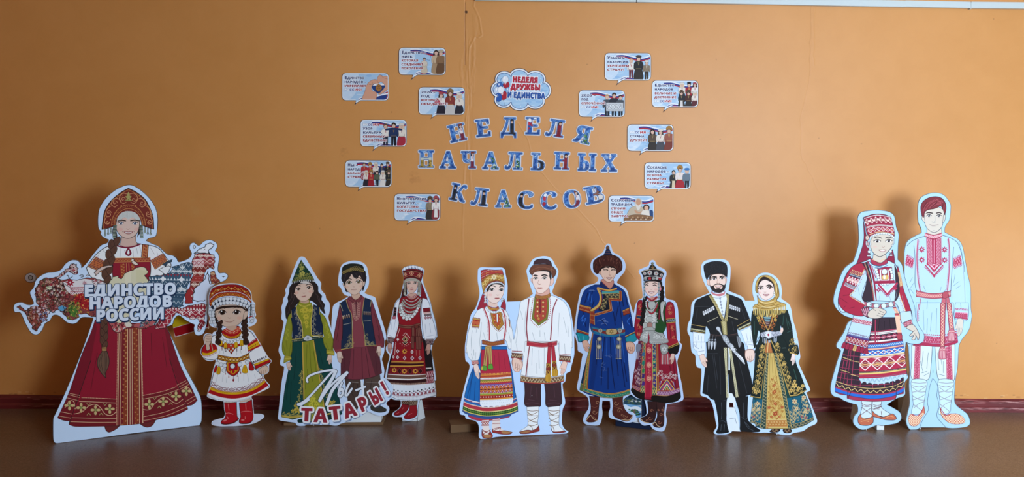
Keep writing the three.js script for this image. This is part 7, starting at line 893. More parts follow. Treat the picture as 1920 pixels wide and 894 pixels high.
  // neck and face
  d.s('285 470* 375 460* 385 505 345 535 290 525 270 508*',OL,'#4a4e14',0.6);d.s('290 475* 370 470* 375 495 340 508 290 500*','#cba68f');d.band('272 508 330 530 395 505','275 525 330 548 395 522','#b0a638',[['dot',9,'#e0d878',0.6]]);
  d.s('232 350 235 410 262 460 300 485 325 490 355 478 395 440 418 380 415 330 370 290 280 300',SK,SKI,0.6);d.s('240 395* 222 405 230 420 245 425*',SK,SKI,0.4);d.s('415 365* 428 375 422 395 408 405*',SK,SKI,0.4);
  d.eye(268,362,40,28,'#5a3a24',{ lid: 0.9,lash: -1 });d.eye(373,348,42,28,'#5a3a24',{ lid: 0.9,lash: 1 });d.brow(['240 340 262 326 292 330','345 322 372 314 400 322'],'#2b1d18',1.3);d.nose(325,402,22);d.lips(322,436,48,18,'#c08478',-4);d.e(250,400,22,14,'rgba(220,140,120,.3)');d.e(392,388,22,14,'rgba(220,140,120,.3)');
  d.s('210 320* 260 300 310 290 250 330 232 380 222 400 205 380','#2b211f');d.s('430 285* 370 285 400 310 420 350 428 380 440 340','#2b211f');
  // cap
  d.s('208 290 260 275 330 268 425 270 428 282 395 290 370 285 330 300 290 312 240 305 205 305','#1a1a1c');const cap = d.s('297 68* 330 120 390 200 426 265* 330 268 250 280 203 292* 230 220 270 120','#163c2c','#0a1c14',0.9);
  d.in(cap,()=>{ d.band('225 250 330 228 420 240','205 290 330 268 428 268','#1c3a24',[['vine',9,'#a8a04c',0.8],['line',1,'#a8a04c',0.7,0.05,0.95]]);d.vine('298 85 302 140 306 215',5,4,'#b0aa54',0.8);d.flower(300,150,22,'#b0aa54','#8a8438',5);d.flower(308,205,28,'#b0aa54','#8a8438',5);d.vine('245 235 280 215 300 235',3,3,'#a8a04c',0.7);d.vine('320 235 350 210 385 225',3,3,'#a8a04c',0.7);});
  for (let i = 0;i < 13;i++) { const t = i / 12,x = 210 + t * 215,y = 292 - Math.sin(t * 2.6) * 18 - t * 6,c = i > 4 && i < 9 ? 3 : 2;for (let k = 0;k < c;k++) d.e(x,y + k * 10,5,5,'#dfe3e4','#6a6e70',0.3);} d.s('285 300 320 282 360 285 385 312 330 305','#d6cfc8','#8a8680',0.4);
  // ------- boy
  d.F('T4');d.s('470 380* 625 385* 630 470 600 560 610 640 560 760 520 760 500 600','#4a3a34','#221a16',0.8);d.s('670 370* 820 320* 830 420 800 520 760 620 700 640 660 500','#54443c','#221a16',0.8);d.l(['560 420 545 520','740 400 720 540','600 430 600 520','520 500 560 560','700 520 760 500'],'#2c2320',0.8);d.ll('540 412 605 418','#c8c4c0',0.5).ll('690 415 825 420','#b8b4b0',0.4);
  d.s('735 650 790 640 850 665 890 690 880 712 820 720 760 705 735 690','#38352f','#15130f',0.8);d.s('545 735 600 740 600 770 550 780','#38352f');
  const tun = d.s('430 60* 440 0* 800 -20* 815 100 845 320* 760 360 640 384 520 385 430 362*',PL,'#35141a',0.9);
  d.in(tun,()=>{ d.g('440 60 540 60 500 390 420 370','#5c2c34');d.g('690 40 830 0 850 330 780 350','#5c2c34');d.l(['560 80 550 370','680 70 720 360','470 120 455 340','640 70 650 380','780 150 800 330','520 200 500 370'],'#4a1e28',0.9);});
  d.F('T3');d.s('145 470* 220 420 300 430 380 410 460 440* 545 700 580 830 575 900* 470 900* 440 620 250 600 170 780 165 900* 75 900* 90 760',PL,'#35141a',0.8);d.s('235 400* 345 380* 385 420 380 640 400 900* 255 900* 270 640 215 430','#87404a','#4a2028',0.6);d.l(['150 560 130 700 110 830','480 560 520 700 540 820','120 760 130 880','520 780 545 870'],'#4c2028',0.8);
  d.F('T4');d.s('362 0* 355 60 385 120 440 95 450 20 430 0*',PL);d.s('785 -10* 790 50 800 55 842 48 850 20 845 0*',PL);d.band('372 85 436 68','385 115 442 98','#8a3a40',[['wave',5,'#c08a78',0.5]]);d.band('790 30 845 22','790 52 842 46','#8a3a40',[['wave',4,'#c08a78',0.5]]);
  d.hand(412,105,116,1.45,-1,'#dcc6b4',{ ink: SKI,w: 0.8 });d.hand(815,50,105,1.55,1,'#dcc6b4',{ ink: SKI,w: 0.75 });
  d.F('T3');d.s('240 395* 280 430 298 445 345 385* 362 400 340 440 298 470 250 440 228 425','#7a3a40','#35141a',0.6);d.band('262 460 280 600 300 636','292 455 298 570 306 600',null,[['x',9,'#c8a08c',0.5],['line',1,'#c8a08c',0.6,0,1]]);d.band('348 455 335 600 306 636','315 455 310 570 304 600',null,[['x',9,'#c8a08c',0.5],['line',1,'#c8a08c',0.6,0,1]]);d.ll('303 450 303 590','#4a2028',1.2);
  const w1 = d.s('140 468* 205 432* 225 500 260 590 262 900* 165 900* 172 620','#1a2a46','#0a1020',0.9),w2 = d.s('385 412* 455 435* 450 560 490 820 500 882* 395 885* 375 700 360 600','#1a2a46','#0a1020',0.9);
  d.F('T4');d.g('432 -10 548 -10 552 62 430 80','#1a2a46');d.g('672 -10 780 -10 788 40 676 44','#1a2a46');d.ll('550 -30 552 62 432 80',GO,1).ll('672 -40 676 42 788 38',GO,1);d.vine('545 0 530 40 470 55',5,3,'#a89a66',0.6);d.vine('690 -10 700 20 760 18',5,2.8,'#a89a66',0.6);
  d.F('T3');d.l('205 432 228 510 262 590 264 900','#b49c60',1.1).l('385 412 362 600 378 700 396 880','#b49c60',1.1).l('145 468 172 540','#c8b888',0.9).l('455 435 442 500','#c8b888',0.9).ll('396 882 498 878','#b49c60',1);
  for (let i = 0;i < 4;i++) { d.s([[168 + i * 20,590 - i * 5],[178 + i * 20,588 - i * 5],[182 + i * 20,618 - i * 5],[172 + i * 20,620 - i * 5]],'#c89c74','#14161c',0.5);d.e(173 + i * 20,592 - i * 5,5,6,'#e8dcc4');d.s([[378 + i * 19,548 + i],[388 + i * 19,548 + i],[388 + i * 19,578 + i],[379 + i * 19,578 + i]],'#c89c74','#14161c',0.5);d.e(383 + i * 19,550 + i,5,6,'#e8dcc4');}
  d.dash('180 676 255 658',7,'#c8c0a8',0.8,0.6).dash('378 640 450 636',7,'#c8c0a8',0.8,0.6);d.vine('245 770 240 840 215 885',6,3,'#a89a66',0.6);d.vine('402 760 410 850 480 868',7,3,'#a89a66',0.6);
  // boy's head
  d.s('255 370* 335 360* 345 395 300 430 262 405*','#d2ae98',SKI,0.5);d.s('160 210* 165 180 170 150 380 140 400 200 405 220 385 300 372 340 360 320 340 350 230 350 205 350 190 300','#262022','#100c0c',0.6);
  d.s('195 260 200 310 230 355 280 382 320 370 360 320 375 260 360 200 280 170 215 210',SK,SKI,0.6);d.s('190 265* 172 268 180 300 198 318*',SK,SKI,0.5);d.s('372 258* 390 250 388 280 370 300*',SK,SKI,0.5);
  d.eye(234,262,50,32,'#6a5a30',{ lid: 1 });d.eye(327,252,52,34,'#6a5a30',{ lid: 1 });d.brow(['205 240 232 224 258 230','302 224 330 212 355 226'],'#221a18',1.2);d.nose(283,300,22);d.l('256 332 280 330 308 328','#8a5248',0.8);d.l('272 344 296 342','rgba(150,90,80,.6)',0.6);d.e(212,306,18,12,'rgba(220,140,110,.25)');d.e(352,296,18,12,'rgba(220,140,110,.25)');
  d.s('158 220* 170 180 200 165 380 150 392 190 408 205* 385 225 378 255* 360 225 340 190 320 210* 285 212 262 175 245 165* 250 190 215 235 200 258 195 300 180 260 168 250','#262022','#100c0c',0.5);d.l(['205 180 190 230','300 170 320 200','350 160 365 210'],'#4a4040',0.6);
  const sk2 = d.s('166 185* 168 120 195 90 260 74 330 80 370 100 384 160* 300 148 230 160','#23261f','#0e100c',0.8);d.in(sk2,()=>{ d.band('170 150 230 120 300 110 382 125','170 178 230 155 300 143 384 158','#2a2a1c',[['dia',11,'#a8904c',0.8],['line',1,'#a8904c',0.6,0.98]]);d.band('240 115 300 95 350 110','240 140 300 128 350 135',null,[['dia',6,'#98824a',0.7]]);});
  // lettering
  d.F('T4');const brush = (q,w)=>{ d.l(q,'#1b2436',w + 1.6);};const S = [['-5 640 60 605 130 540 230 430 330 320 370 295 382 305',4],['90 410 82 385 110 350 200 315 300 295 360 292 380 305',4],['375 305 340 380 270 490 215 600',6],['218 600 300 480 400 380 490 318',4],['490 318 420 400 340 500 285 640',6],['440 420 415 480 405 540 425 560 450 520 440 480 425 500',4],['520 420 490 480 475 540 490 550 540 480',4],['585 495 675 460',4],['-5 640 25 640 100 590',5]];
  for (const [q,w] of S) brush(q,w);for (const [q,w] of S) d.l(q,'#e6eef8',w);
  d.s('640 385 632 440 655 560 668 560 660 450','#e6eef8');
  const ltr = (c,x,y,a,h,w)=>{ const dx = Math.cos(a) * w,dy = Math.sin(a) * w;d.text(c,x,y,x + dx,y + dy,h,{ lean: Math.sin(a) * h,layers: [['stroke','rgba(60,80,120,.55)',25,4,8],['stroke','#f2f4f8',24],['stroke','#8e2634',5],['fill','#9a2c3a']] });};
  ltr('Т',22,805,0.05,128,112);ltr('А',155,815,0.05,132,130);ltr('Т',322,800,-0.12,130,116);ltr('А',478,782,-0.3,132,122);ltr('Р',632,720,-0.42,128,100);ltr('Ы',762,652,-0.55,122,122);ltr('!',890,545,-0.6,120,42);
}
// ---------------------------------------------------------------- paper cut-outs on the wall
const paperEdge = new THREE.MeshStandardMaterial({ color: 0xe4e8ec, roughness: 0.75 });
function trace(c, level = 127.5) {                                 // outlines of an inked area: marching squares, then thinned
  const w = c.width, h = c.height, px = c.getContext('2d').getImageData(0, 0, w, h).data, a = (x, y) => (x < 0 || y < 0 || x >= w || y >= h ? 0 : px[(y * w + x) * 4 + 3]);
  const seg = new Map(), mix = (x0, y0, v0, x1, y1, v1, id) => { const t = (level - v0) / (v1 - v0); return [x0 + (x1 - x0) * t + 0.5, y0 + (y1 - y0) * t + 0.5, id]; };
  for (let y = -1; y < h; y++) for (let x = -1; x < w; x++) {
    const A = a(x, y), B = a(x + 1, y), C = a(x + 1, y + 1), D = a(x, y + 1), k = (A >= level ? 8 : 0) | (B >= level ? 4 : 0) | (C >= level ? 2 : 0) | (D >= level ? 1 : 0);
    if (k === 0 || k === 15) continue;
    const T = () => mix(x, y, A, x + 1, y, B, 'h' + x + ',' + y), R = () => mix(x + 1, y, B, x + 1, y + 1, C, 'v' + (x + 1) + ',' + y), Bo = () => mix(x, y + 1, D, x + 1, y + 1, C, 'h' + x + ',' + (y + 1)), L = () => mix(x, y, A, x, y + 1, D, 'v' + x + ',' + y);
    const add = (p, q) => seg.set(p[2], [p, q]);
    ({ 8: () => add(L(), T()), 4: () => add(T(), R()), 2: () => add(R(), Bo()), 1: () => add(Bo(), L()), 12: () => add(L(), R()), 6: () => add(T(), Bo()), 3: () => add(R(), L()), 9: () => add(Bo(), T()), 7: () => add(T(), L()), 11: () => add(R(), T()), 13: () => add(Bo(), R()), 14: () => add(L(), Bo()), 10: () => { add(L(), T()); add(R(), Bo()); }, 5: () => { add(T(), R()); add(Bo(), L()); } })[k]();
  }
  const loops = [];
  while (seg.size) { const [k0] = seg.keys(); let k = k0; const loop = []; while (seg.has(k)) { const [p, q] = seg.get(k); seg.delete(k); loop.push([p[0], p[1]]); k = q[2]; } if (loop.length > 12) loops.push(loop); }
  const thin = (p) => { const keep = [p[0]]; let i = 0; while (i < p.length - 1) { let j = Math.min(i + 2, p.length - 1), ok = j; while (j < p.length && j - i < 60) { const dx = p[j][0] - p[i][0], dy = p[j][1] - p[i][1], l = Math.hypot(dx, dy) || 1; let m = 0; for (let k = i + 1; k < j; k++) m = Math.max(m, Math.abs((p[k][0] - p[i][0]) * dy - (p[k][1] - p[i][1]) * dx) / l); if (m > 0.5) break; ok = j; j++; } i = ok; keep.push(p[i]); } return keep; };
  const area = (p) => p.reduce((s, q, i) => { const r = p[(i + 1) % p.length]; return s + q[0] * r[1] - r[0] * q[1]; }, 0) / 2;
  return loops.map(thin).map((p) => ({ p, area: area(p) }));
}
const WK = 6;                                                    // sheet pixels per grid pixel
const CLOUD = [[0, 0, 46, 30], [-32, -18, 17, 15], [-4, -25, 18, 14], [26, -20, 19, 16], [40, 0, 16, 17], [27, 20, 18, 15], [-2, 25, 18, 14], [-32, 20, 17, 15], [-41, 1, 15, 15]];
// a sheet on the wall: grid centre, half sizes, drawing, mask canvas of the cut
function wallSheet(o) {
  const w = Math.ceil(o.w * WK), h = Math.ceil(o.h * WK), d = new Print((x, y) => [(x + o.w / 2) * WK, (y + o.h / 2) * WK], WK, w, h);
  const mask = canvasOf(w, h), mx = mask.getContext('2d'); mx.translate(w / 2, h / 2); mx.scale(WK, WK); mx.lineJoin = 'round'; o.cut(mx, d);
  o.draw(d, mask);
  const loops = trace(mask).sort((a, b) => Math.abs(b.area) - Math.abs(a.area)), M = MM, toM = (p) => [(p[0] / WK - o.w / 2) * M, -(p[1] / WK - o.h / 2) * M];
  const outer = loops[0], holes = loops.slice(1).filter((l) => l.area * outer.area < 0 && Math.abs(l.area) > 60).map((l) => l.p.map(toM));
  const shape = shapeFrom(outer.p.map(toM), holes), g = thing(o.name, o.label, o.category, o.group), c = onWall(o.x, o.y, 0), t = o.t || 0.0022;
  g.position.set(c.x, c.y, 0.0004); g.rotation.z = -(o.turn || 0);
  const e = new THREE.ExtrudeGeometry(shape, { depth: t, bevelEnabled: false, curveSegments: 1 }); mesh('card', e, paperEdge, g);
  const s = new THREE.ShapeGeometry(shape, 1); s.translate(0, 0, t + 0.0003); sheetUV(s, -o.w / 2 * M, -o.h / 2 * M, w / WK * M, h / WK * M); { const u = s.attributes.uv, ph = h / WK; for (let i = 0; i < u.count; i++) u.setY(i, 1 - (o.h / 2 - s.attributes.position.getY(i) / M) / ph); }
  const m = mesh('printed_face', s, printMat(d.c), g); if (o.print) m.userData.label = o.print;
  return g;
}
function sky(d, x0, y0, x1, y1, n = 40) { for (let i = 0; i < n; i++) { const x = x0 + rnd() * (x1 - x0), y = y0 + rnd() * (y1 - y0); d.e(x, y, 2 + rnd() * 8, 0.8 + rnd() * 2.4, ['rgba(255,255,255,.35)', 'rgba(120,170,220,.35)', 'rgba(200,225,245,.4)'][i % 3], null, 0, (rnd() - 0.5) * 0.6); } }
function ribbon(d, q, w) { const p = pts(q), off = (k) => p.map(([x, y, c]) => [x, y + k, c]); const bandOf = (k, col) => d.band(off(k), off(k + w), col); bandOf(0, '#e8ecf2'); bandOf(w, '#25408c'); bandOf(2 * w, '#b02232'); }
function person(d, x, y, h, o) {                                 // small standing figure of a picture: top of head, height
  const r = h * 0.1, s = (a) => a.map(([u, v]) => [x + u * h, y + v * h]);
  if (o.braid) d.s(s([[-0.1, 0.06], [-0.13, 0.3], [-0.1, 0.5], [-0.06, 0.3], [0.06, 0.3], [0.1, 0.5], [0.13, 0.3], [0.1, 0.06]]), o.hair || '#241814');
  if (o.skirt) d.s(s([[-0.1, 0.45], [-0.2, 1], [0.2, 1], [0.1, 0.45]]), o.skirt, 'rgba(20,16,20,.7)', 0.2); else { d.g(s([[-0.11, 0.5], [-0.1, 1], [-0.02, 1], [0, 0.6], [0.02, 1], [0.1, 1], [0.11, 0.5]]), o.legs || '#22242e'); }
  d.s(s([[-0.06, 0.23], [-0.17, 0.27], [-0.21, 0.42], [-0.19, 0.58], [-0.13, 0.58], [-0.13, 0.44], [-0.11, 0.56], [0.11, 0.56], [0.13, 0.44], [0.13, 0.58], [0.19, 0.58], [0.21, 0.42], [0.17, 0.27], [0.06, 0.23]]), o.top, 'rgba(20,16,20,.7)', 0.2);
  if (o.trim) { d.ll(s([[-0.03, 0.25], [0, 0.4], [0.03, 0.25]]), o.trim, 0.5).ll(s([[-0.11, 0.55], [0.11, 0.55]]), o.trim, 0.5); }
  if (o.apron) d.g(s([[-0.07, 0.55], [-0.09, 0.95], [0.09, 0.95], [0.07, 0.55]]), o.apron);
  d.e(x, y + h * 0.11, r * 0.98, r * 1.2, o.hair || '#2a1c18'); d.e(x, y + h * 0.13, r * 0.74, r * 0.98, '#dcb8a4'); for (const k of [-1, 1]) d.e(x + k * r * 0.3, y + h * 0.125, 0.22, 0.28, '#2a1c18'); d.ll([[x - r * 0.2, y + h * 0.18], [x + r * 0.2, y + h * 0.18]], '#8a4a44', 0.25); d.s(s([[-0.075, 0.1], [-0.06, 0.03], [0, 0.015], [0.06, 0.03], [0.075, 0.1], [0, 0.06]]), o.hair || '#2a1c18');
  if (o.hat === 'k') d.s(s([[-0.11, 0.1], [-0.12, -0.02], [0, -0.1], [0.12, -0.02], [0.11, 0.1], [0, 0.03]]), o.hatCol || '#8a3a2a', 'rgba(20,16,20,.6)', 0.25); else if (o.hat === 'c') d.s(s([[-0.09, 0.08], [-0.09, -0.05], [0.09, -0.05], [0.09, 0.08], [0, 0.05]]), o.hatCol || '#1c1a1e', 'rgba(20,16,20,.6)', 0.25); else if (o.hat === 'f') { d.e(x, y + h * 0.02, r * 1.25, r * 0.6, o.hatCol || '#e8e6e4', 'rgba(20,16,20,.5)', 0.25); }
}
const NAVY = '#1c2f66', DKR = '#8c2334';
function words(d, lines, x, y0, step) {
  lines.forEach(([t, col, big, flag], i) => {
    const y = y0 + i * step; let X = x; const put = (s, c, cap, halo = '#f2f6fa') => { const wd = s.length * (cap > 4.6 ? 5.4 : 4.55) * (/^[!., –]+$/.test(s) ? 0.6 : 1); d.text(s, X, y, X + wd, y, cap, { layers: [['stroke', halo, 20], ['stroke', c, 4], ['fill', c]] }); X += wd + 0.2; };
    if (flag) { put('РО', '#f4f7fb', 4.1, '#9fb2c8'); put('СС', '#2a3f8c', 4.1); put(t.slice(4), '#b02030', 4.1); } else if (big) { put(t[0], col, 5.4); put(t.slice(1), col, 4.1); } else put(t, col, 4.1);
  });
}
function bubble(o) {
  const [x0, y0, x1, y1, tx, ty] = o.box, cx = (x0 + x1) / 2, cy = (y0 + y1) / 2, W = x1 - x0, H = y1 - y0, a = W / 2, b = H / 2, tipX = tx - cx, tipY = ty - cy, R = 9.5;
  const ol = (g, i) => { const A = a - i, B = b - i, r = R - i * 0.6, tb = tipX + 4 + i * 0.2, te = tipX + 13 - i; g.beginPath(); g.moveTo(-A + r, -B); g.lineTo(A - r, -B); g.quadraticCurveTo(A, -B, A, -B + r); g.lineTo(A, B - r); g.quadraticCurveTo(A, B, A - r, B); g.lineTo(te, B); g.quadraticCurveTo(te - 5, B + 2, tipX + i * 0.8, tipY - i * 1.6); g.quadraticCurveTo(tb + 0.5, B + 3, tb - 1, B); g.lineTo(-A + r, B); g.quadraticCurveTo(-A, B, -A, B - r); g.lineTo(-A, -B + r); g.quadraticCurveTo(-A, -B, -A + r, -B); g.closePath(); };
  return wallSheet({ name: 'speech_bubble_sign', label: o.label, category: 'paper sign', group: 'speech bubble signs on the wall', print: o.print, x: cx, y: cy, w: W + 4, h: (Math.max(H / 2, tipY) + 2) * 2, turn: o.turn || 0,
    cut: (g) => { g.fillStyle = '#000'; ol(g, 0); g.fill(); },
    draw: (d) => {
      const X = d.x, w = d.c.width, h = d.c.height; X.save(); X.setTransform(WK, 0, 0, WK, w / 2, h / 2); X.fillStyle = '#ecf1f6'; X.fillRect(-w, -h, 2 * w, 2 * h); X.strokeStyle = '#1a2030'; X.lineWidth = 1.7; ol(X, 0); X.stroke(); ol(X, 2.2); X.fillStyle = o.bg || '#a9cbe8'; X.fill(); X.clip(); X.setTransform(1, 0, 0, 1, 0, 0);
      d.F('P'); sky(d, -a, -b, a, b + 10, 46); d.s([[-a, -b + 6], [-a + 30, -b], [-a + 26, b * 0.4], [-a + 10, b], [-a, b]], 'rgba(236,243,250,.5)');
      if (o.rib !== 0) { ribbon(d, [[-a + 22, -b + 2.5], [-a + 36, -b + 2], [-a + 52, -b + 6], [-a + 70, -b + 9], [a + 2, -b + 3]], 2.4); }
      ribbon(d, [[tipX + 8, b - 4], [tipX + 16, b - 8], [tipX + 32, b - 6.5], [a - 10, b - 1], [a + 2, b - 5]], 2.2); ribbon(d, [[tipX + 1, b + 7], [tipX + 5, b + 1], [tipX + 10, b - 2], [tipX + 20, b - 6]], 1.6);
      if (o.pic) o.pic(d, a, b);
      words(d, o.lines, -a + 5, o.y || -b + 12, o.step || 7.3); X.restore();
    } });
}
const girlA = { hair: '#3a241c', top: '#e8e2dc', skirt: '#2a2430', trim: '#a83040', braid: 1, hat: 'f', hatCol: '#a84a50' }, girlB = { hair: '#5a3a24', top: '#8a3a34', skirt: '#c8c4c0', trim: '#d8b070', braid: 1, hat: 'k', hatCol: '#8a6a48' }, girlC = { hair: '#d8c8a8', top: '#e4dcd0', skirt: '#2c2a34', trim: '#8a3040', braid: 1, hat: 'f', hatCol: '#d8d4cc' }, boyA = { hair: '#1c1616', top: '#26365c', legs: '#1c1c26', trim: '#a88a50' }, boyB = { hair: '#6a4a30', top: '#e8e4dc', legs: '#2a2a36', trim: '#a83040' }, dark = { hair: '#1c1616', top: '#2a2a2e', skirt: '#35302c', trim: '#b09a60', hat: 'k', hatCol: '#5a4634' };
const red2 = { hair: '#5a3a24', top: '#b0343a', skirt: '#9c2430', trim: '#e0c070', hat: 'k', hatCol: '#a87a3a' }, furry = { hair: '#2a201c', top: '#8a7a66', legs: '#3a3028', trim: '#e0d8cc', hat: 'f', hatCol: '#e4ded4' }, plain = { hair: '#2a1c18', top: '#3a4450', legs: '#20242c' };
const row = (list, y, h, x0, dx) => (d, a, b) => list.forEach((p, i) => person(d, x0 + i * dx, -b + y, h, p));
const B = (box, label, lines, pic, extra) => bubble({ box, label, lines, pic, ...extra });
B([747.5, 89, 836, 141, 770.5, 151], 'speech bubble sign about unity as a thread joining generations, child with two women', [['ЕДИНСТВО –', NAVY, 1], ['НИТЬ,', NAVY], ['КОТОРАЯ', DKR], ['СОЕДИНЯЕТ', DKR], ['ПОКОЛЕНИЯ', DKR]], (d, a, b) => { person(d, 4, -b + 19, 28, { hair: '#241a18', top: '#d8cdbc', skirt: '#cfc0a8' }); d.l([[[8, -4], [14, -2], [16, -10], [22, -9]]], '#2a3a6a', 0.5); person(d, 26, -b + 5, 42, { hair: '#3a2a22', top: '#c8b090', skirt: '#a88c6c', braid: 1 }); person(d, 35, -b + 6, 42, { hair: '#8a7a68', top: '#8a6a4c', skirt: '#6a4c34', hat: 'f', hatCol: '#b8a890' }); });
B([641, 136.5, 729.5, 189, 664, 198], 'speech bubble sign with two hands forming a heart over a tricolour', [['ЕДИНСТВО', NAVY, 1], ['НАРОДОВ –', NAVY], ['УКРЕПЛЯЕТ', DKR], ['РОССИЮ!', DKR, 0, 1]], (d, a, b) => {
  d.s([[a - 30, b], [a, b - 18], [a, b + 6], [a - 40, b + 4]], '#b02838'); d.s([[a - 38, b], [a - 16, b - 10], [a - 4, b - 12], [a - 10, b]], '#2a4488'); d.l([[[a - 40, b], [a - 22, b - 9], [a, b - 14]]], '#eef0f4', 2.4);
  const SKN = '#d8a286', L = '#8a5a44'; d.s([[-6, b + 2], [0, 6], [2, -2], [8, -10], [18, -14], [24, -10], [24, -5], [16, -6], [11, 2], [14, 8], [22, 12], [16, b + 2]], SKN, L, 0.5); d.s([[a, -18], [34, -20], [26, -22], [22, -14], [24, -8], [30, -9], [36, -3], [32, 5], [24, 12], [28, 14], [38, 8], [a, 0]], SKN, L, 0.5);
  d.s([[12, 0], [16, -5], [24, -4], [32, -6], [37, -2], [34, 4], [25, 12], [16, 7]], '#28447e'); d.g([[13, -2], [18, -6], [34, -6], [36, -3]], '#eef0f4'); d.s([[25, -5], [29, -2], [31, 3], [25, 9], [19, 3], [21, -2]], '#a8743c', '#4a2c18', 0.4); d.l([[[21, -4], [25, 0], [29, -4]], [[22, 4], [25, 2], [28, 4]]], '#5a3a20', 0.6); d.l([[[30, -21], [34, -17], [a, -14]], [[4, -6], [10, -4], [14, -8]]], L, 0.4);
}, { rib: 0 });
B([784.5, 163, 872, 215.5, 807, 224], 'speech bubble sign about the year that unites, three braided women', [['2026 –', NAVY], ['ГОД,', NAVY], ['КОТОРЫЙ', DKR], ['ОБЪЕДИНЯЕТ!', DKR]], (d, a, b) => { person(d, -1, -b + 11, 40, girlA); person(d, 16, -b + 7, 46, girlB); person(d, 33, -b + 12, 40, girlC); d.s([[-14, 4], [-8, -4], [-2, 4], [-6, 8]], '#b84a5a'); });
B([675.5, 224, 763, 275, 698, 284.5], 'speech bubble sign about a pattern of cultures, man in blue between two companions', [['РОССИЯ –', DKR, 0, 1], ['УЗОР', NAVY], ['КУЛЬТУР,', NAVY], ['СВЯЗАННЫХ', DKR], ['ЕДИНСТВОМ!', DKR]], (d, a, b) => { person(d, 4, -b + 8, 42, boyB); person(d, 34, -b + 8, 42, { ...girlC, skirt: '#a83040', hat: 'f' }); person(d, 19, -b + 6, 45, boyA); d.s([[4, -8], [19, -10], [34, -8], [34, -5], [19, -6], [4, -5]], '#26365c'); });
B([647, 300, 735, 351, 670, 359.5], 'speech bubble sign about people of a big country, crowd of ten in costume', [['МЫ –', NAVY, 1], ['НАРОД', NAVY], ['БОЛЬШОЙ', DKR], ['СТРАНЫ!', DKR]], (d, a, b) => { [[-8, { ...red2, hat: 0 }], [3, red2], [14, girlC], [25, boyA], [36, { ...dark, hat: 'c' }]].forEach(([x, p], i) => person(d, x, -b + 5 + (i % 2) * 1.5, 30, p)); [[-4, girlC], [5, red2], [16, { ...plain, top: '#5a6450' }], [27, { ...girlC, skirt: '#e0dcd6' }], [38, dark]].forEach(([x, p], i) => person(d, x, -b + 20, 29, p)); });
B([739, 363, 826, 414, 762, 422], 'speech bubble sign about diversity as wealth of the state, two figures at its edge', [['МНОГООБРАЗИЕ', NAVY, 1], ['КУЛЬТУР –', NAVY], ['БОГАТСТВО', DKR], ['ГОСУДАРСТВА!', DKR]], (d, a, b) => { person(d, 24, -b + 8, 39, { ...dark, top: '#8a7a66', skirt: '#3a3430' }); person(d, 35, -b + 7, 39, { ...girlA, hat: 'k', skirt: '#8a3a40', apron: '#e8e4e0' }); });
B([1133.5, 99, 1221, 151, 1155, 161], 'speech bubble sign about respecting differences, man in black robe between two boys', [['УВАЖАЕМ', NAVY, 1], ['РАЗЛИЧИЯ,', NAVY], ['УКРЕПЛЯЕМ', DKR], ['СТРАНУ!', DKR]], (d, a, b) => { person(d, 6, -b + 11, 37, { ...boyB, hair: '#c8a880', legs: '#6a2a30' }); person(d, 20, -b + 6, 43, { ...dark, hat: 'f', hatCol: '#4a4040' }); person(d, 35, -b + 15, 35, furry); });
B([1084.7, 169, 1172, 219.5, 1107, 229], 'speech bubble sign about a united year, three young people holding a number board', [['2026 –', NAVY], ['ГОД', NAVY], ['СПЛОЧЁННОЙ', DKR], ['РОССИИ!', DKR, 0, 1]], (d, a, b) => { person(d, 10, -b + 8, 42, { ...plain, hair: '#b89468', top: '#4a5058' }); person(d, 23, -b + 5, 44, { ...plain, top: '#2a2e38' }); person(d, 35, -b + 9, 40, { ...plain, hair: '#4a2c20', top: '#4c525a' }); d.g([[8, -2], [40, -2], [40, 14], [8, 14]], '#c8ccd0', '#7a7e84', 0.5); d.text('2026', 11, 10, 37, 10, 8, { layers: [['stroke', '#5a6068', 10], ['fill', '#e8ecee']] }); });
B([1222, 150.5, 1309.5, 201.5, 1242.5, 211.5], 'speech bubble sign about greatness and heritage, six costumed figures in two rows', [['ЕДИНСТВО', NAVY, 1], ['НАРОДОВ –', NAVY], ['ВЕЛИЧИЕ И', DKR], ['ДОСТОЯНИЕ', DKR], ['РОССИИ!', DKR, 0, 1]], (d, a, b) => { [[13, girlC], [26, { ...red2, hat: 'c', hatCol: '#1c1a1e', top: '#a02430' }], [37, girlA]].forEach(([x, p]) => person(d, x, -b + 5, 34, p)); [[12, { ...dark, top: '#2a2a30', apron: '#d8d4d0' }], [25, { ...dark, top: '#4a2a24' }], [37, { ...girlC, skirt: '#5a2a30' }]].forEach(([x, p]) => person(d, x, -b + 21, 31, p)); });
B([1175.7, 233, 1263, 283.5, 1198, 292], 'speech bubble sign about a country of friends, three women side by side', [['РОССИЯ –', DKR, 0, 1], ['СТРАНА', NAVY], ['ДРУЗЕЙ!', DKR]], (d, a, b) => { person(d, 4, -b + 9, 42, { ...dark, hat: 0, braid: 1, top: '#5a4a3c' }); person(d, 19, -b + 10, 40, { ...girlC, hair: '#4a3a34', skirt: '#4a4c54' }); person(d, 35, -b + 7, 44, { ...red2, top: '#9a5a4a', skirt: '#7a3a30' }); }, { y: -8 });
B([1208, 304, 1295.5, 354.7, 1229, 362.5], 'speech bubble sign about harmony, woman in red sarafan between two others', [['СОГЛАСИЕ', NAVY, 1], ['НАРОДОВ –', NAVY], ['ОСНОВА', DKR], ['РАЗВИТИЯ', DKR], ['СТРАНЫ!', DKR]], (d, a, b) => { person(d, 11, -b + 15, 36, { ...dark, hat: 0, apron: '#d8c8a8' }); person(d, 23, -b + 9, 42, { ...red2, top: '#e8dcd8', skirt: '#a82832' }); person(d, 36, -b + 12, 40, { ...plain, hair: '#c8a878', top: '#6a7a88', hat: 'f', hatCol: '#3a78b8' }); }, { rib: 0 });
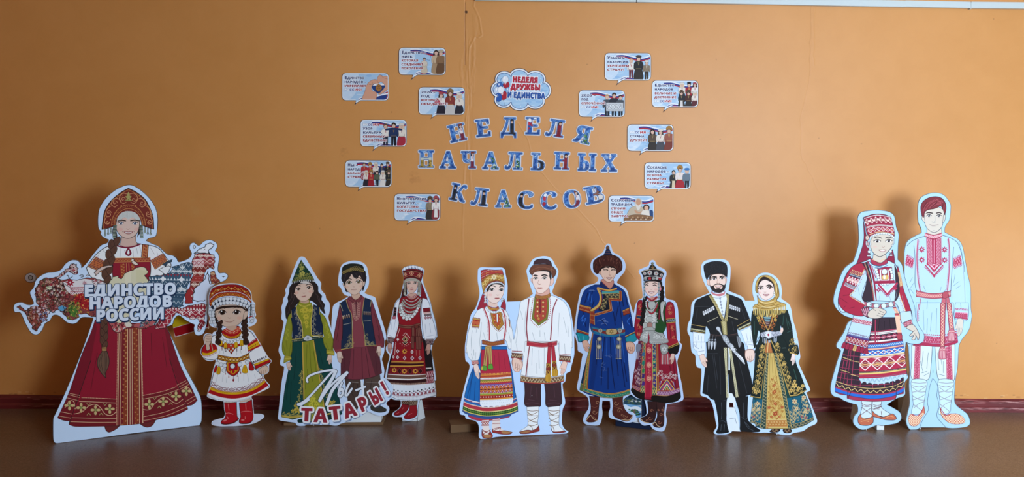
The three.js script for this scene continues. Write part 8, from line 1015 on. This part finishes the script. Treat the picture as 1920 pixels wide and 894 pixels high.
B([1140.5, 366, 1227, 416, 1161.5, 425], 'speech bubble sign about keeping traditions, bearded old man and girl at a table', [['СОХРАНЯЕМ', NAVY, 1], ['ТРАДИЦИИ,', NAVY], ['СТРОИМ', DKR], ['ОБЩЕЕ', DKR], ['ЗАВТРА!', DKR]], (d, a, b) => { d.s([[-10, b], [-4, 2], [4, -4], [18, -4], [26, 4], [30, b]], '#c4b49c', '#5a4634', 0.4); d.e(13, -11, 7, 9, '#c8bfb4'); d.e(13, -12, 4.6, 6, '#c89878'); d.s([[8, -9], [13, -6], [18, -9], [16, 0], [13, 3], [10, 0]], '#dcd6cc'); d.e(28, -2, 6, 6, '#3a241c'); d.e(28, -1, 4, 4.6, '#dcb094'); d.s([[20, 4], [34, 4], [38, b - 6], [20, b - 6]], '#e4dccf', '#5a4634', 0.3); d.s([[34, 4], [40, 4], [42, b - 8], [36, b - 8]], '#2c4878'); d.s([[-12, b - 9], [10, b - 14], [40, b - 10], [40, b], [-12, b]], '#8a6444', '#4a3020', 0.4); for (let i = 0; i < 14; i++) d.e(-6 + i * 3, b - 9 + (i % 3) * 2, 1.4, 0.9, ['#c8a880', '#5a3a28', '#e0d0b8'][i % 3]); d.s([[6, 2], [14, 6], [20, 4], [16, 9], [8, 8]], '#c89878'); });

// cloud-shaped title
wallSheet({ name: 'cloud_sign', label: 'blue cloud-shaped paper sign with balloons and red and blue title words', category: 'paper sign', x: 977, y: 168, w: 118, h: 86, turn: 0.03,
  cut: (g) => { g.fillStyle = '#000'; g.strokeStyle = '#000'; g.lineWidth = 2.2; for (const [x, y, rx, ry] of CLOUD) { g.beginPath(); g.ellipse(x, y, rx, ry, 0, 0, 7); g.fill(); g.stroke(); } },
  draw: (d, mask) => {
    const X = d.x, put = (grow, col) => { X.save(); X.setTransform(WK, 0, 0, WK, d.c.width / 2, d.c.height / 2); X.fillStyle = col; for (const [x, y, rx, ry] of CLOUD) { X.beginPath(); X.ellipse(x, y, rx + grow, ry + grow, 0, 0, 7); X.fill(); } X.restore(); };
    put(3, '#1a2238'); put(0, '#eef2f7'); put(-2.6, '#2c4a86'); put(-3.6, '#a8cdea'); d.F('P'); X.save(); const P = new Path2D(); for (const [x, y, rx, ry] of CLOUD) P.ellipse((x + 59) * WK, (y + 43) * WK, (rx - 3.6) * WK, (ry - 3.6) * WK, 0, 0, 7); X.clip(P); sky(d, -55, -40, 55, 40, 90); for (let i = 0; i < 26; i++) d.star(-40 + rnd() * 90, -34 + rnd() * 68, 0.8 + rnd(), '#ffffff', 4, 0.3);
    for (const [x, y, r, c] of [[-34, -14, 6, '#8ab8e4'], [-40, -6, 6, '#3a68b4'], [-28, -8, 6, '#b02a3a'], [-44, 4, 7, '#c8d8ec'], [-33, 12, 7.5, '#b02a3a'], [-42, 16, 7, '#2c5cae'], [-24, 2, 5, '#88b4e0'], [-38, 2, 6, '#eef2f8'], [-30, -18, 6, '#e4ecf4']]) { d.e(x, y, r, r * 1.15, c, 'rgba(20,40,90,.7)', 0.4); d.e(x - r * 0.3, y - r * 0.4, r * 0.25, r * 0.35, 'rgba(255,255,255,.8)'); } d.l([[[-33, 20], [-30, 30], [-32, 36]], [[-42, 24], [-34, 34]]], '#4a5a7a', 0.4); X.restore();
    const RL = { layers: [['stroke', '#f4f6fa', 28], ['stroke', '#8a1c30', 8, 3, 5], ['stroke', '#b8283c', 5], ['fill', '#bc2c40']] }, BLu = { layers: [['stroke', '#f4f6fa', 28], ['stroke', '#1c3a78', 8, 3, 5], ['stroke', '#2c58a4', 5], ['fill', '#2c58a4']] };
    d.text('НЕДЕЛЯ', -17, -14, 31, -14, 10, RL); d.text('ДРУЖБЫ', -20, -0.5, 36, -0.5, 10, RL); d.text('И ЕДИНСТВА', -26, 15, 45, 15, 10, BLu);
  } });

// letters of the title: serif capitals with pictures inside
const LET = [
  ['Н', 857, 249, -0.22, 35, 'g', 'first letter of the top row, woman on its right stem'], ['Е', 905.5, 240, -0.1, 31, 's', 'first E of the top row, plain sky print'], ['Д', 953.5, 236, 0, 33, 'm', 'only D of the title, man in black hat inside'], ['Е', 999, 236, 0.03, 31, 'b', 'second E of the top row, balloons inside'], ['Л', 1040.5, 240, 0.12, 37, 'r', 'last but one of the top row, red dress inside'], ['Я', 1092.5, 252, 0.22, 35, 't', 'last letter of the top row, green plants inside'],
  ['Н', 799, 298, 0, 32, 'f', 'first letter of the middle row, golden field print'], ['А', 840, 299.5, 0.02, 34, 's', 'first A of the middle row, plain sky print'], ['Ч', 878.5, 299.5, 0, 32, 'g', 'third letter of the middle row, woman in red inside'], ['А', 920, 301, 0.02, 34, 't', 'second A of the middle row, pale plants inside'], ['Л', 963, 301.5, 0.03, 36, 't', 'fifth letter of the middle row, green leaves inside'], ['Ь', 1008.5, 303, 0.05, 29, 'm', 'soft sign in the middle row, dark-clad figure inside'], ['Н', 1053, 301.5, 0.04, 32, 'r', 'second N of the middle row, woman in red inside'], ['Ы', 1100.5, 304, 0.03, 38, 's', 'last but one of the middle row, plain blue print'], ['Х', 1142, 305.5, 0, 33, 's', 'last letter of the middle row, bright blue rays print'],
  ['К', 859.5, 361, 0.2, 33, 'm', 'first letter of the bottom row, man in black inside'], ['Л', 899.5, 369, 0.1, 35, 'm', 'second letter of the bottom row, dark robed figure inside'], ['А', 943.5, 372.5, 0, 33, 't', 'only A of the bottom row, green shoots inside'], ['С', 985, 375, 0.03, 32, 'm', 'first S of the bottom row, veiled figure inside'], ['С', 1029, 376, -0.03, 32, 'b', 'second S of the bottom row, balloons inside'], ['О', 1072.5, 373, -0.1, 35, 'g', 'round letter of the bottom row, woman with braids inside'], ['В', 1113.5, 365, -0.18, 38, 'f2', 'last letter of the bottom row, two figures inside'],
];
for (const [ch, x, y, turn, wd, deco, note] of LET) {
  const cap = 31, font = 'bold 100px serif', w = wd + 14, h = 46, capEm = 71.5;
  const setT = (g, cw, chh) => { g.font = font; const m = g.measureText(ch), sx = (wd - 4.5) / (m.actualBoundingBoxRight + m.actualBoundingBoxLeft); g.setTransform(sx * WK, 0, 0, cap / capEm * WK, cw / 2 - (m.actualBoundingBoxRight - m.actualBoundingBoxLeft) / 2 * sx * WK, chh / 2 + (cap / 2) * WK); g.lineJoin = 'round'; };
  wallSheet({ name: 'title_letter', label: 'blue paper letter ' + ch + ', ' + note, category: 'letter', group: 'title letters on the wall', x, y, w, h, turn,
    cut: (g) => { setT(g, Math.ceil(w * WK), Math.ceil(h * WK)); g.strokeStyle = g.fillStyle = '#000'; g.lineWidth = 12.5; g.strokeText(ch, 0, 0); g.fillText(ch, 0, 0); },
    draw: (d) => {
      const cw = d.c.width, hh = d.c.height, X = d.x; X.fillStyle = '#e8edf4'; X.fillRect(0, 0, cw, hh); X.save(); setT(X, cw, hh); X.strokeStyle = '#9aa6b8'; X.lineWidth = 14; X.strokeText(ch, 0, 0); X.strokeStyle = '#e8edf4'; X.lineWidth = 10.5; X.strokeText(ch, 0, 0); X.strokeStyle = '#1c3a7a'; X.lineWidth = 5; X.strokeText(ch, 0, 0); X.restore();
      const t = canvasOf(cw, hh), g = t.getContext('2d'); g.save(); setT(g, cw, hh); g.fillStyle = '#3568b4'; g.fillText(ch, 0, 0); g.restore(); g.globalCompositeOperation = 'source-atop'; g.lineJoin = g.lineCap = 'round';
      const keep = d.x; d.x = g; d.F('P'); for (let i = 0; i < 60; i++) d.e(-wd / 2 + rnd() * wd, -16 + rnd() * 32, 1 + rnd() * 5, 1 + rnd() * 3, ['rgba(190,220,245,.4)', 'rgba(30,70,150,.4)', 'rgba(110,170,225,.4)', 'rgba(20,50,120,.35)'][i % 4], null, 0, rnd() * 3);
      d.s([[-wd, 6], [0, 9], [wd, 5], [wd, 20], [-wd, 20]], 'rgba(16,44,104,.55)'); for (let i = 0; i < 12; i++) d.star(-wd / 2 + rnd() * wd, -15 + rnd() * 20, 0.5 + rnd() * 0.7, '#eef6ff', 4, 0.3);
      if (deco === 'g') person(d, wd * 0.25, -14, 30, { hair: '#2a1c1a', top: '#e4e0e4', skirt: '#7a2a3a', trim: '#a83040', braid: 1, hat: 'k' }); if (deco === 'm') person(d, ch === 'К' || ch === 'С' ? -wd * 0.22 : wd * 0.2, -11, 28, { hair: '#18161a', top: '#20222a', skirt: '#2c2a30', hat: 'c' }); if (deco === 'r') person(d, wd * 0.25, -13, 32, { hair: '#2a1c1a', top: '#8a2430', skirt: '#7a1c2a', braid: 1 }); if (deco === 'f2') { person(d, wd * 0.12, -14, 28, { hair: '#4a2c20', top: '#8a5a4a', legs: '#3a3a44' }); person(d, wd * 0.3, -4, 26, { hair: '#2a1c1a', top: '#e0d8d0', legs: '#3a3a44' }); }
      if (deco === 'b') for (const [a, b, c] of [[-6, -10, '#eef2f8'], [0, -8, '#b8d4f0'], [-2, -3, '#b02a3a'], [-8, -4, '#c43a4a'], [4, -12, '#e8eef6'], [-9, 6, '#b02a3a'], [-5, 10, '#2c5cae']]) d.e(a, b, 3.4, 3.8, c, 'rgba(20,40,90,.6)', 0.3);
      if (deco === 't') for (let i = 0; i < 46; i++) d.e(wd * 0.05 + rnd() * wd * 0.4, -4 + rnd() * 20, 0.8 + rnd() * 1.6, 0.6 + rnd(), ['#3a6a34', '#6a9a4a', '#cfe0c8', '#2a5030'][i % 4], null, 0, rnd() * 3);
      if (deco === 'f') { d.g([[-wd, 2], [wd, 1], [wd, 20], [-wd, 20]], '#a8883a'); for (let i = 0; i < 40; i++) d.e(-wd / 2 + rnd() * wd, 3 + rnd() * 13, 1 + rnd() * 2, 0.6, ['#d8c060', '#6a5a24', '#3a3418'][i % 3]); d.g([[-wd, -2], [wd, -3], [wd, 2], [-wd, 2]], '#c8d0c4'); }
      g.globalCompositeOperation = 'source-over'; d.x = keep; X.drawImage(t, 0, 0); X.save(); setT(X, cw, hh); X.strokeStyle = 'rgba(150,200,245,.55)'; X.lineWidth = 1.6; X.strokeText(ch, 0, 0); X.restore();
    } });
}
// loose island of the map print, stuck on the wall by itself
wallSheet({ name: 'paper_disc', label: 'small round white paper piece with a black outlined blot on the wall', category: 'paper piece', x: 57.5, y: 520.5, w: 28, h: 24, cut: (g) => { g.fillStyle = '#000'; g.beginPath(); g.ellipse(0, 0, 10.8, 9.4, 0, 0, 7); g.fill(); }, draw: (d) => { d.F('P').e(0, 0, 14, 12, '#d8e0ec'); d.e(0, 0, 10.5, 9.1, null, '#20242c', 0.9); d.s('-3 -3 1 -4 4 -1 3 3 -1 4 -3 2', '#b8bcc0', '#15100f', 1.2); } });
// ---------------------------------------------------------------- the standing figures and what props them up
const ptIn = (g, px, py, dist) => { const d = ray(px, py); g.updateMatrixWorld(true); return g.worldToLocal(camera.position.clone().addScaledVector(d, dist)); };
function prop(g, local, x0, x1, h, z0, z1, mat, name = 'support_box') { const a = local(x0, 790)[0], b = local(x1, 790)[0]; const q = new RoundedBoxGeometry(b - a, h, z0 - z1, 1, 0.002); q.translate((a + b) / 2, h / 2 + 0.0005, (z0 + z1) / 2); return mesh(name, q, mat, g); }
cutout({ base: BASE.lady, outline: OUT.lady, draw: drawLady, paper: '#cfe6ff', rim: '#20242c', label: 'tall cardboard cutout of a woman in red sarafan and kokoshnik behind a patchwork map', print: 'red sarafan figure with patchwork map and large white words', extra: (g) => { strut(g, -0.08, 0.6, 0.26); strut(g, 0.14, 0.6, 0.24); } });
cutout({ base: BASE.girl, outline: OUT.girl, draw: drawGirl, paper: '#d8e9ff', rim: '#e2eefc', label: 'small cardboard cutout of a girl in white dress and red boots holding a flag', print: 'girl in coin headdress and white embroidered dress', extra: (g) => {
  strut(g, 0.02, 0.4, 0.2);
  const D = 4.612, q = [[321, 594], [393, 583], [394.5, 613], [328.5, 632]].map(([x, y]) => ptIn(g, x, y, D)), o = q[3], U = q[2].clone().sub(q[3]).normalize(), N = U.clone().cross(q[0].clone().sub(q[3])).normalize(), Vv = N.clone().cross(U);
  const p2 = q.map((p) => { const r = p.clone().sub(o); return [r.dot(U), r.dot(Vv)]; }), sh = shapeFrom(p2.slice().reverse());
  const c = canvasOf(256, 128), x = c.getContext('2d'); x.fillStyle = '#eef0f2'; x.fillRect(0, 0, 256, 128); x.fillStyle = '#d9bf1c'; x.fillRect(4, 4, 250, 66); x.fillStyle = '#a81420'; x.fillRect(4, 70, 250, 54); x.fillStyle = '#e8ecef'; x.fillRect(4, 68, 250, 3);
  const w = p2[2][0], h = Math.max(p2[0][1], p2[1][1]), e = new THREE.ExtrudeGeometry(sh, { depth: 0.002, bevelEnabled: false }); sheetUV(e, 0, 0, w, h); e.applyMatrix4(new THREE.Matrix4().makeBasis(U, Vv, N).setPosition(o)); mesh('flag', e, printMat(c), g).userData.label = 'yellow and red paper flag with white edge';
  const a = ptIn(g, 390.8, 616, 4.52), b = ptIn(g, 393.5, 584, 4.606), l = a.distanceTo(b), s = new THREE.CylinderGeometry(0.0035, 0.0035, l, 8), st = mesh('flag_stick', s, new THREE.MeshStandardMaterial({ color: 0xc8a488, roughness: 0.6 }), g); st.position.copy(a).add(b).multiplyScalar(0.5); st.quaternion.setFromUnitVectors(V3(0, 1, 0), b.clone().sub(a).normalize());
} });
cutout({ base: BASE.tatar, outline: OUT.tatar, draw: drawTatar, paper: '#cee4ff', label: 'cardboard cutout of a girl in green and boy in plum, lettering at their feet', print: 'girl in pointed green cap and boy in navy vest with script and red letters', extra: (g, local) => { prop(g, local, 642, 714, 0.085, -0.012, -0.1, cardWhite); prop(g, local, 531, 718, 0.016, -0.008, -0.13, cardBrown, 'base_strip'); strut(g, -0.1, 0.5, 0.12); } });
cutout({ base: BASE.red, outline: OUT.red, draw: drawRed, paper: '#d2e4fa', rim: '#3a4048', rimW: 0.5, label: 'cardboard cutout of a woman in dark red apron dress with silver coin breast ornament', print: 'woman in red apron dress, white sleeves and red boots', extra: (g, local) => { prop(g, local, 754, 781, 0.03, -0.006, -0.05, cardWhite, 'foot_block'); const u = local(786, 780)[0], s = shapeFrom([[0, 0], [0.075, 0], [0.04, 0.12], [0, 0.12]]), e = new THREE.ExtrudeGeometry(s, { depth: 0.004, bevelEnabled: false }); e.rotateY(1.05); e.translate(u - 0.012, 0.001, -THICK - 0.006); mesh('easel_strut', e, cardWhite, g); } });
cutout({ base: BASE.mordvin, outline: OUT.mordvin, draw: drawMordvin, paper: '#c0dcff', label: 'cardboard cutout of a couple in white embroidered shirts, blue skirt and brown trousers', print: 'woman with gold headdress holding hands with a man in brown hat', extra: (g, local) => { prop(g, local, 850, 930, 0.045, -0.13, -0.23, cardBrown); strut(g, 0.15, 0.5, 0.16); } });
cutout({ base: BASE.buryat, outline: OUT.buryat, draw: drawBuryat, paper: '#c2d8f8', label: 'cardboard cutout of a man in blue silk robe and woman in red and silver', print: 'man in fur-brimmed hat holding hands with a woman in jewelled hat', extra: (g) => { strut(g, 0.17, 0.5, 0.14); } });
cutout({ base: BASE.caucasus, outline: OUT.caucasus, holes: [[['C2', '420 560 458 562 463 608 421 606']]], draw: drawCaucasus, paper: '#c0dcfc', label: 'cardboard cutout of a bearded man in black coat and woman in gold headscarf', print: 'man in black hat and woman in green and gold dress', extra: (g) => { strut(g, -0.16, 0.5, 0.16); strut(g, 0.14, 0.5, 0.16); } });
cutout({ base: BASE.mariM, outline: OUT.mariM, draw: drawMariM, paper: PAPER2, rim: '#3a4a58', rimW: 0.8, label: 'tall cardboard cutout of a man with auburn hair in white shirt with crimson embroidery', print: 'man in white tunic, sash and woven bast shoes', extra: (g) => { strut(g, -0.085, 0.7, 0.2); } });
cutout({ base: BASE.mariW, outline: OUT.mariW, draw: drawMariW, paper: PAPER2, rim: '#2a2e38', rimW: 0.9, label: 'cardboard cutout of a woman in crimson headdress, dark vest and striped apron', print: 'woman in tall beaded headdress with tasselled towel and plaid skirt', extra: (g, local) => { prop(g, local, 1645, 1659, 0.036, -0.006, -0.05, cardWhite, 'foot_block'); strut(g, -0.06, 0.6, 0.2); } });
// navy box with landscape pictures behind the blue-robed man
{
  const A = onFloor(1153.5, 799), Bq = onFloor(1219, 806.5), U = Bq.clone().sub(A), w = U.length(), h = 0.225, g = thing('picture_box', 'navy cardboard box printed with landscape photographs, wedged behind the blue-robed figure', 'box');
  g.position.copy(A.clone().add(Bq).multiplyScalar(0.5)); g.rotation.y = Math.atan2(-U.z, U.x);
  const dep = 0.05, q = new RoundedBoxGeometry(w, h, dep, 2, 0.003); q.translate(0, h / 2 + 0.0005, -dep / 2 - 0.004); mesh('box_body', q, new THREE.MeshPhysicalMaterial({ color: 0x16223c, roughness: 0.4 }), g);
  const d = new Print((x, y) => [(x - 1154) * 8, (y - 732) * 8], 8, 65 * 8, 75 * 8), X = d.x; X.fillStyle = '#16223c'; X.fillRect(0, 0, 999, 999);
  d.g('1162 735 1203 735 1203 797 1162 794', '#dfe6ee'); d.g('1163 736 1202 736 1202 759 1163 758', '#1c2c3c'); d.s('1163 750 1172 742 1180 748 1190 740 1202 750 1202 760 1163 760', '#2a4a5c'); for (let i = 0; i < 30; i++) d.e(1164 + rnd() * 37, 750 + rnd() * 8, 1 + rnd() * 2, 0.6 + rnd(), ['#3c5a34', '#6a7a4a', '#16202a', '#c8d0d4'][i % 4]);
  d.g('1163 761 1202 761 1202 786 1163 786', '#6fa8d8'); d.s('1163 768 1172 762 1182 766 1192 763 1202 766 1202 772 1163 774', '#dfeaf4'); for (let i = 0; i < 50; i++) d.e(1164 + rnd() * 37, 771 + rnd() * 13, 1 + rnd() * 2.4, 0.8 + rnd() * 1.4, ['#3a6a34', '#2a4a6a', '#6a8a3a', '#1c3a28'][i % 4]); d.g('1187 770 1191 770 1192 788 1186 788', '#6a5a4a'); d.dash('1165 791.5 1177 792', 5, '#3a4458', 0.6, 0.7); d.dash('1188 793.5 1200 794.2', 5, '#3a4458', 0.5, 0.7);
  const pg = new THREE.PlaneGeometry(w * 0.97, h * 0.98); pg.translate(0, h / 2 + 0.0005, -0.0035); mesh('picture_face', pg, printMat(d.c), g);
}
// brown box against the wall between the two right-hand figures
{
  const A = onFloor(1684, 779.5), g = thing('cardboard_box', 'plain brown cardboard box on the floor between the two crimson and white figures', 'box'); g.position.set(A.x + 0.11, 0, A.z - 0.055);
  const q = new RoundedBoxGeometry(0.22, 0.112, 0.1, 2, 0.003); q.translate(0, 0.0565, 0); mesh('carton', q, cardBrown, g); const t = new THREE.BoxGeometry(0.222, 0.0006, 0.03); t.translate(0, 0.113, 0); mesh('tape_strip', t, new THREE.MeshStandardMaterial({ color: 0xb59a6c, roughness: 0.35 }), g);
}
renderer.render(scene, camera);
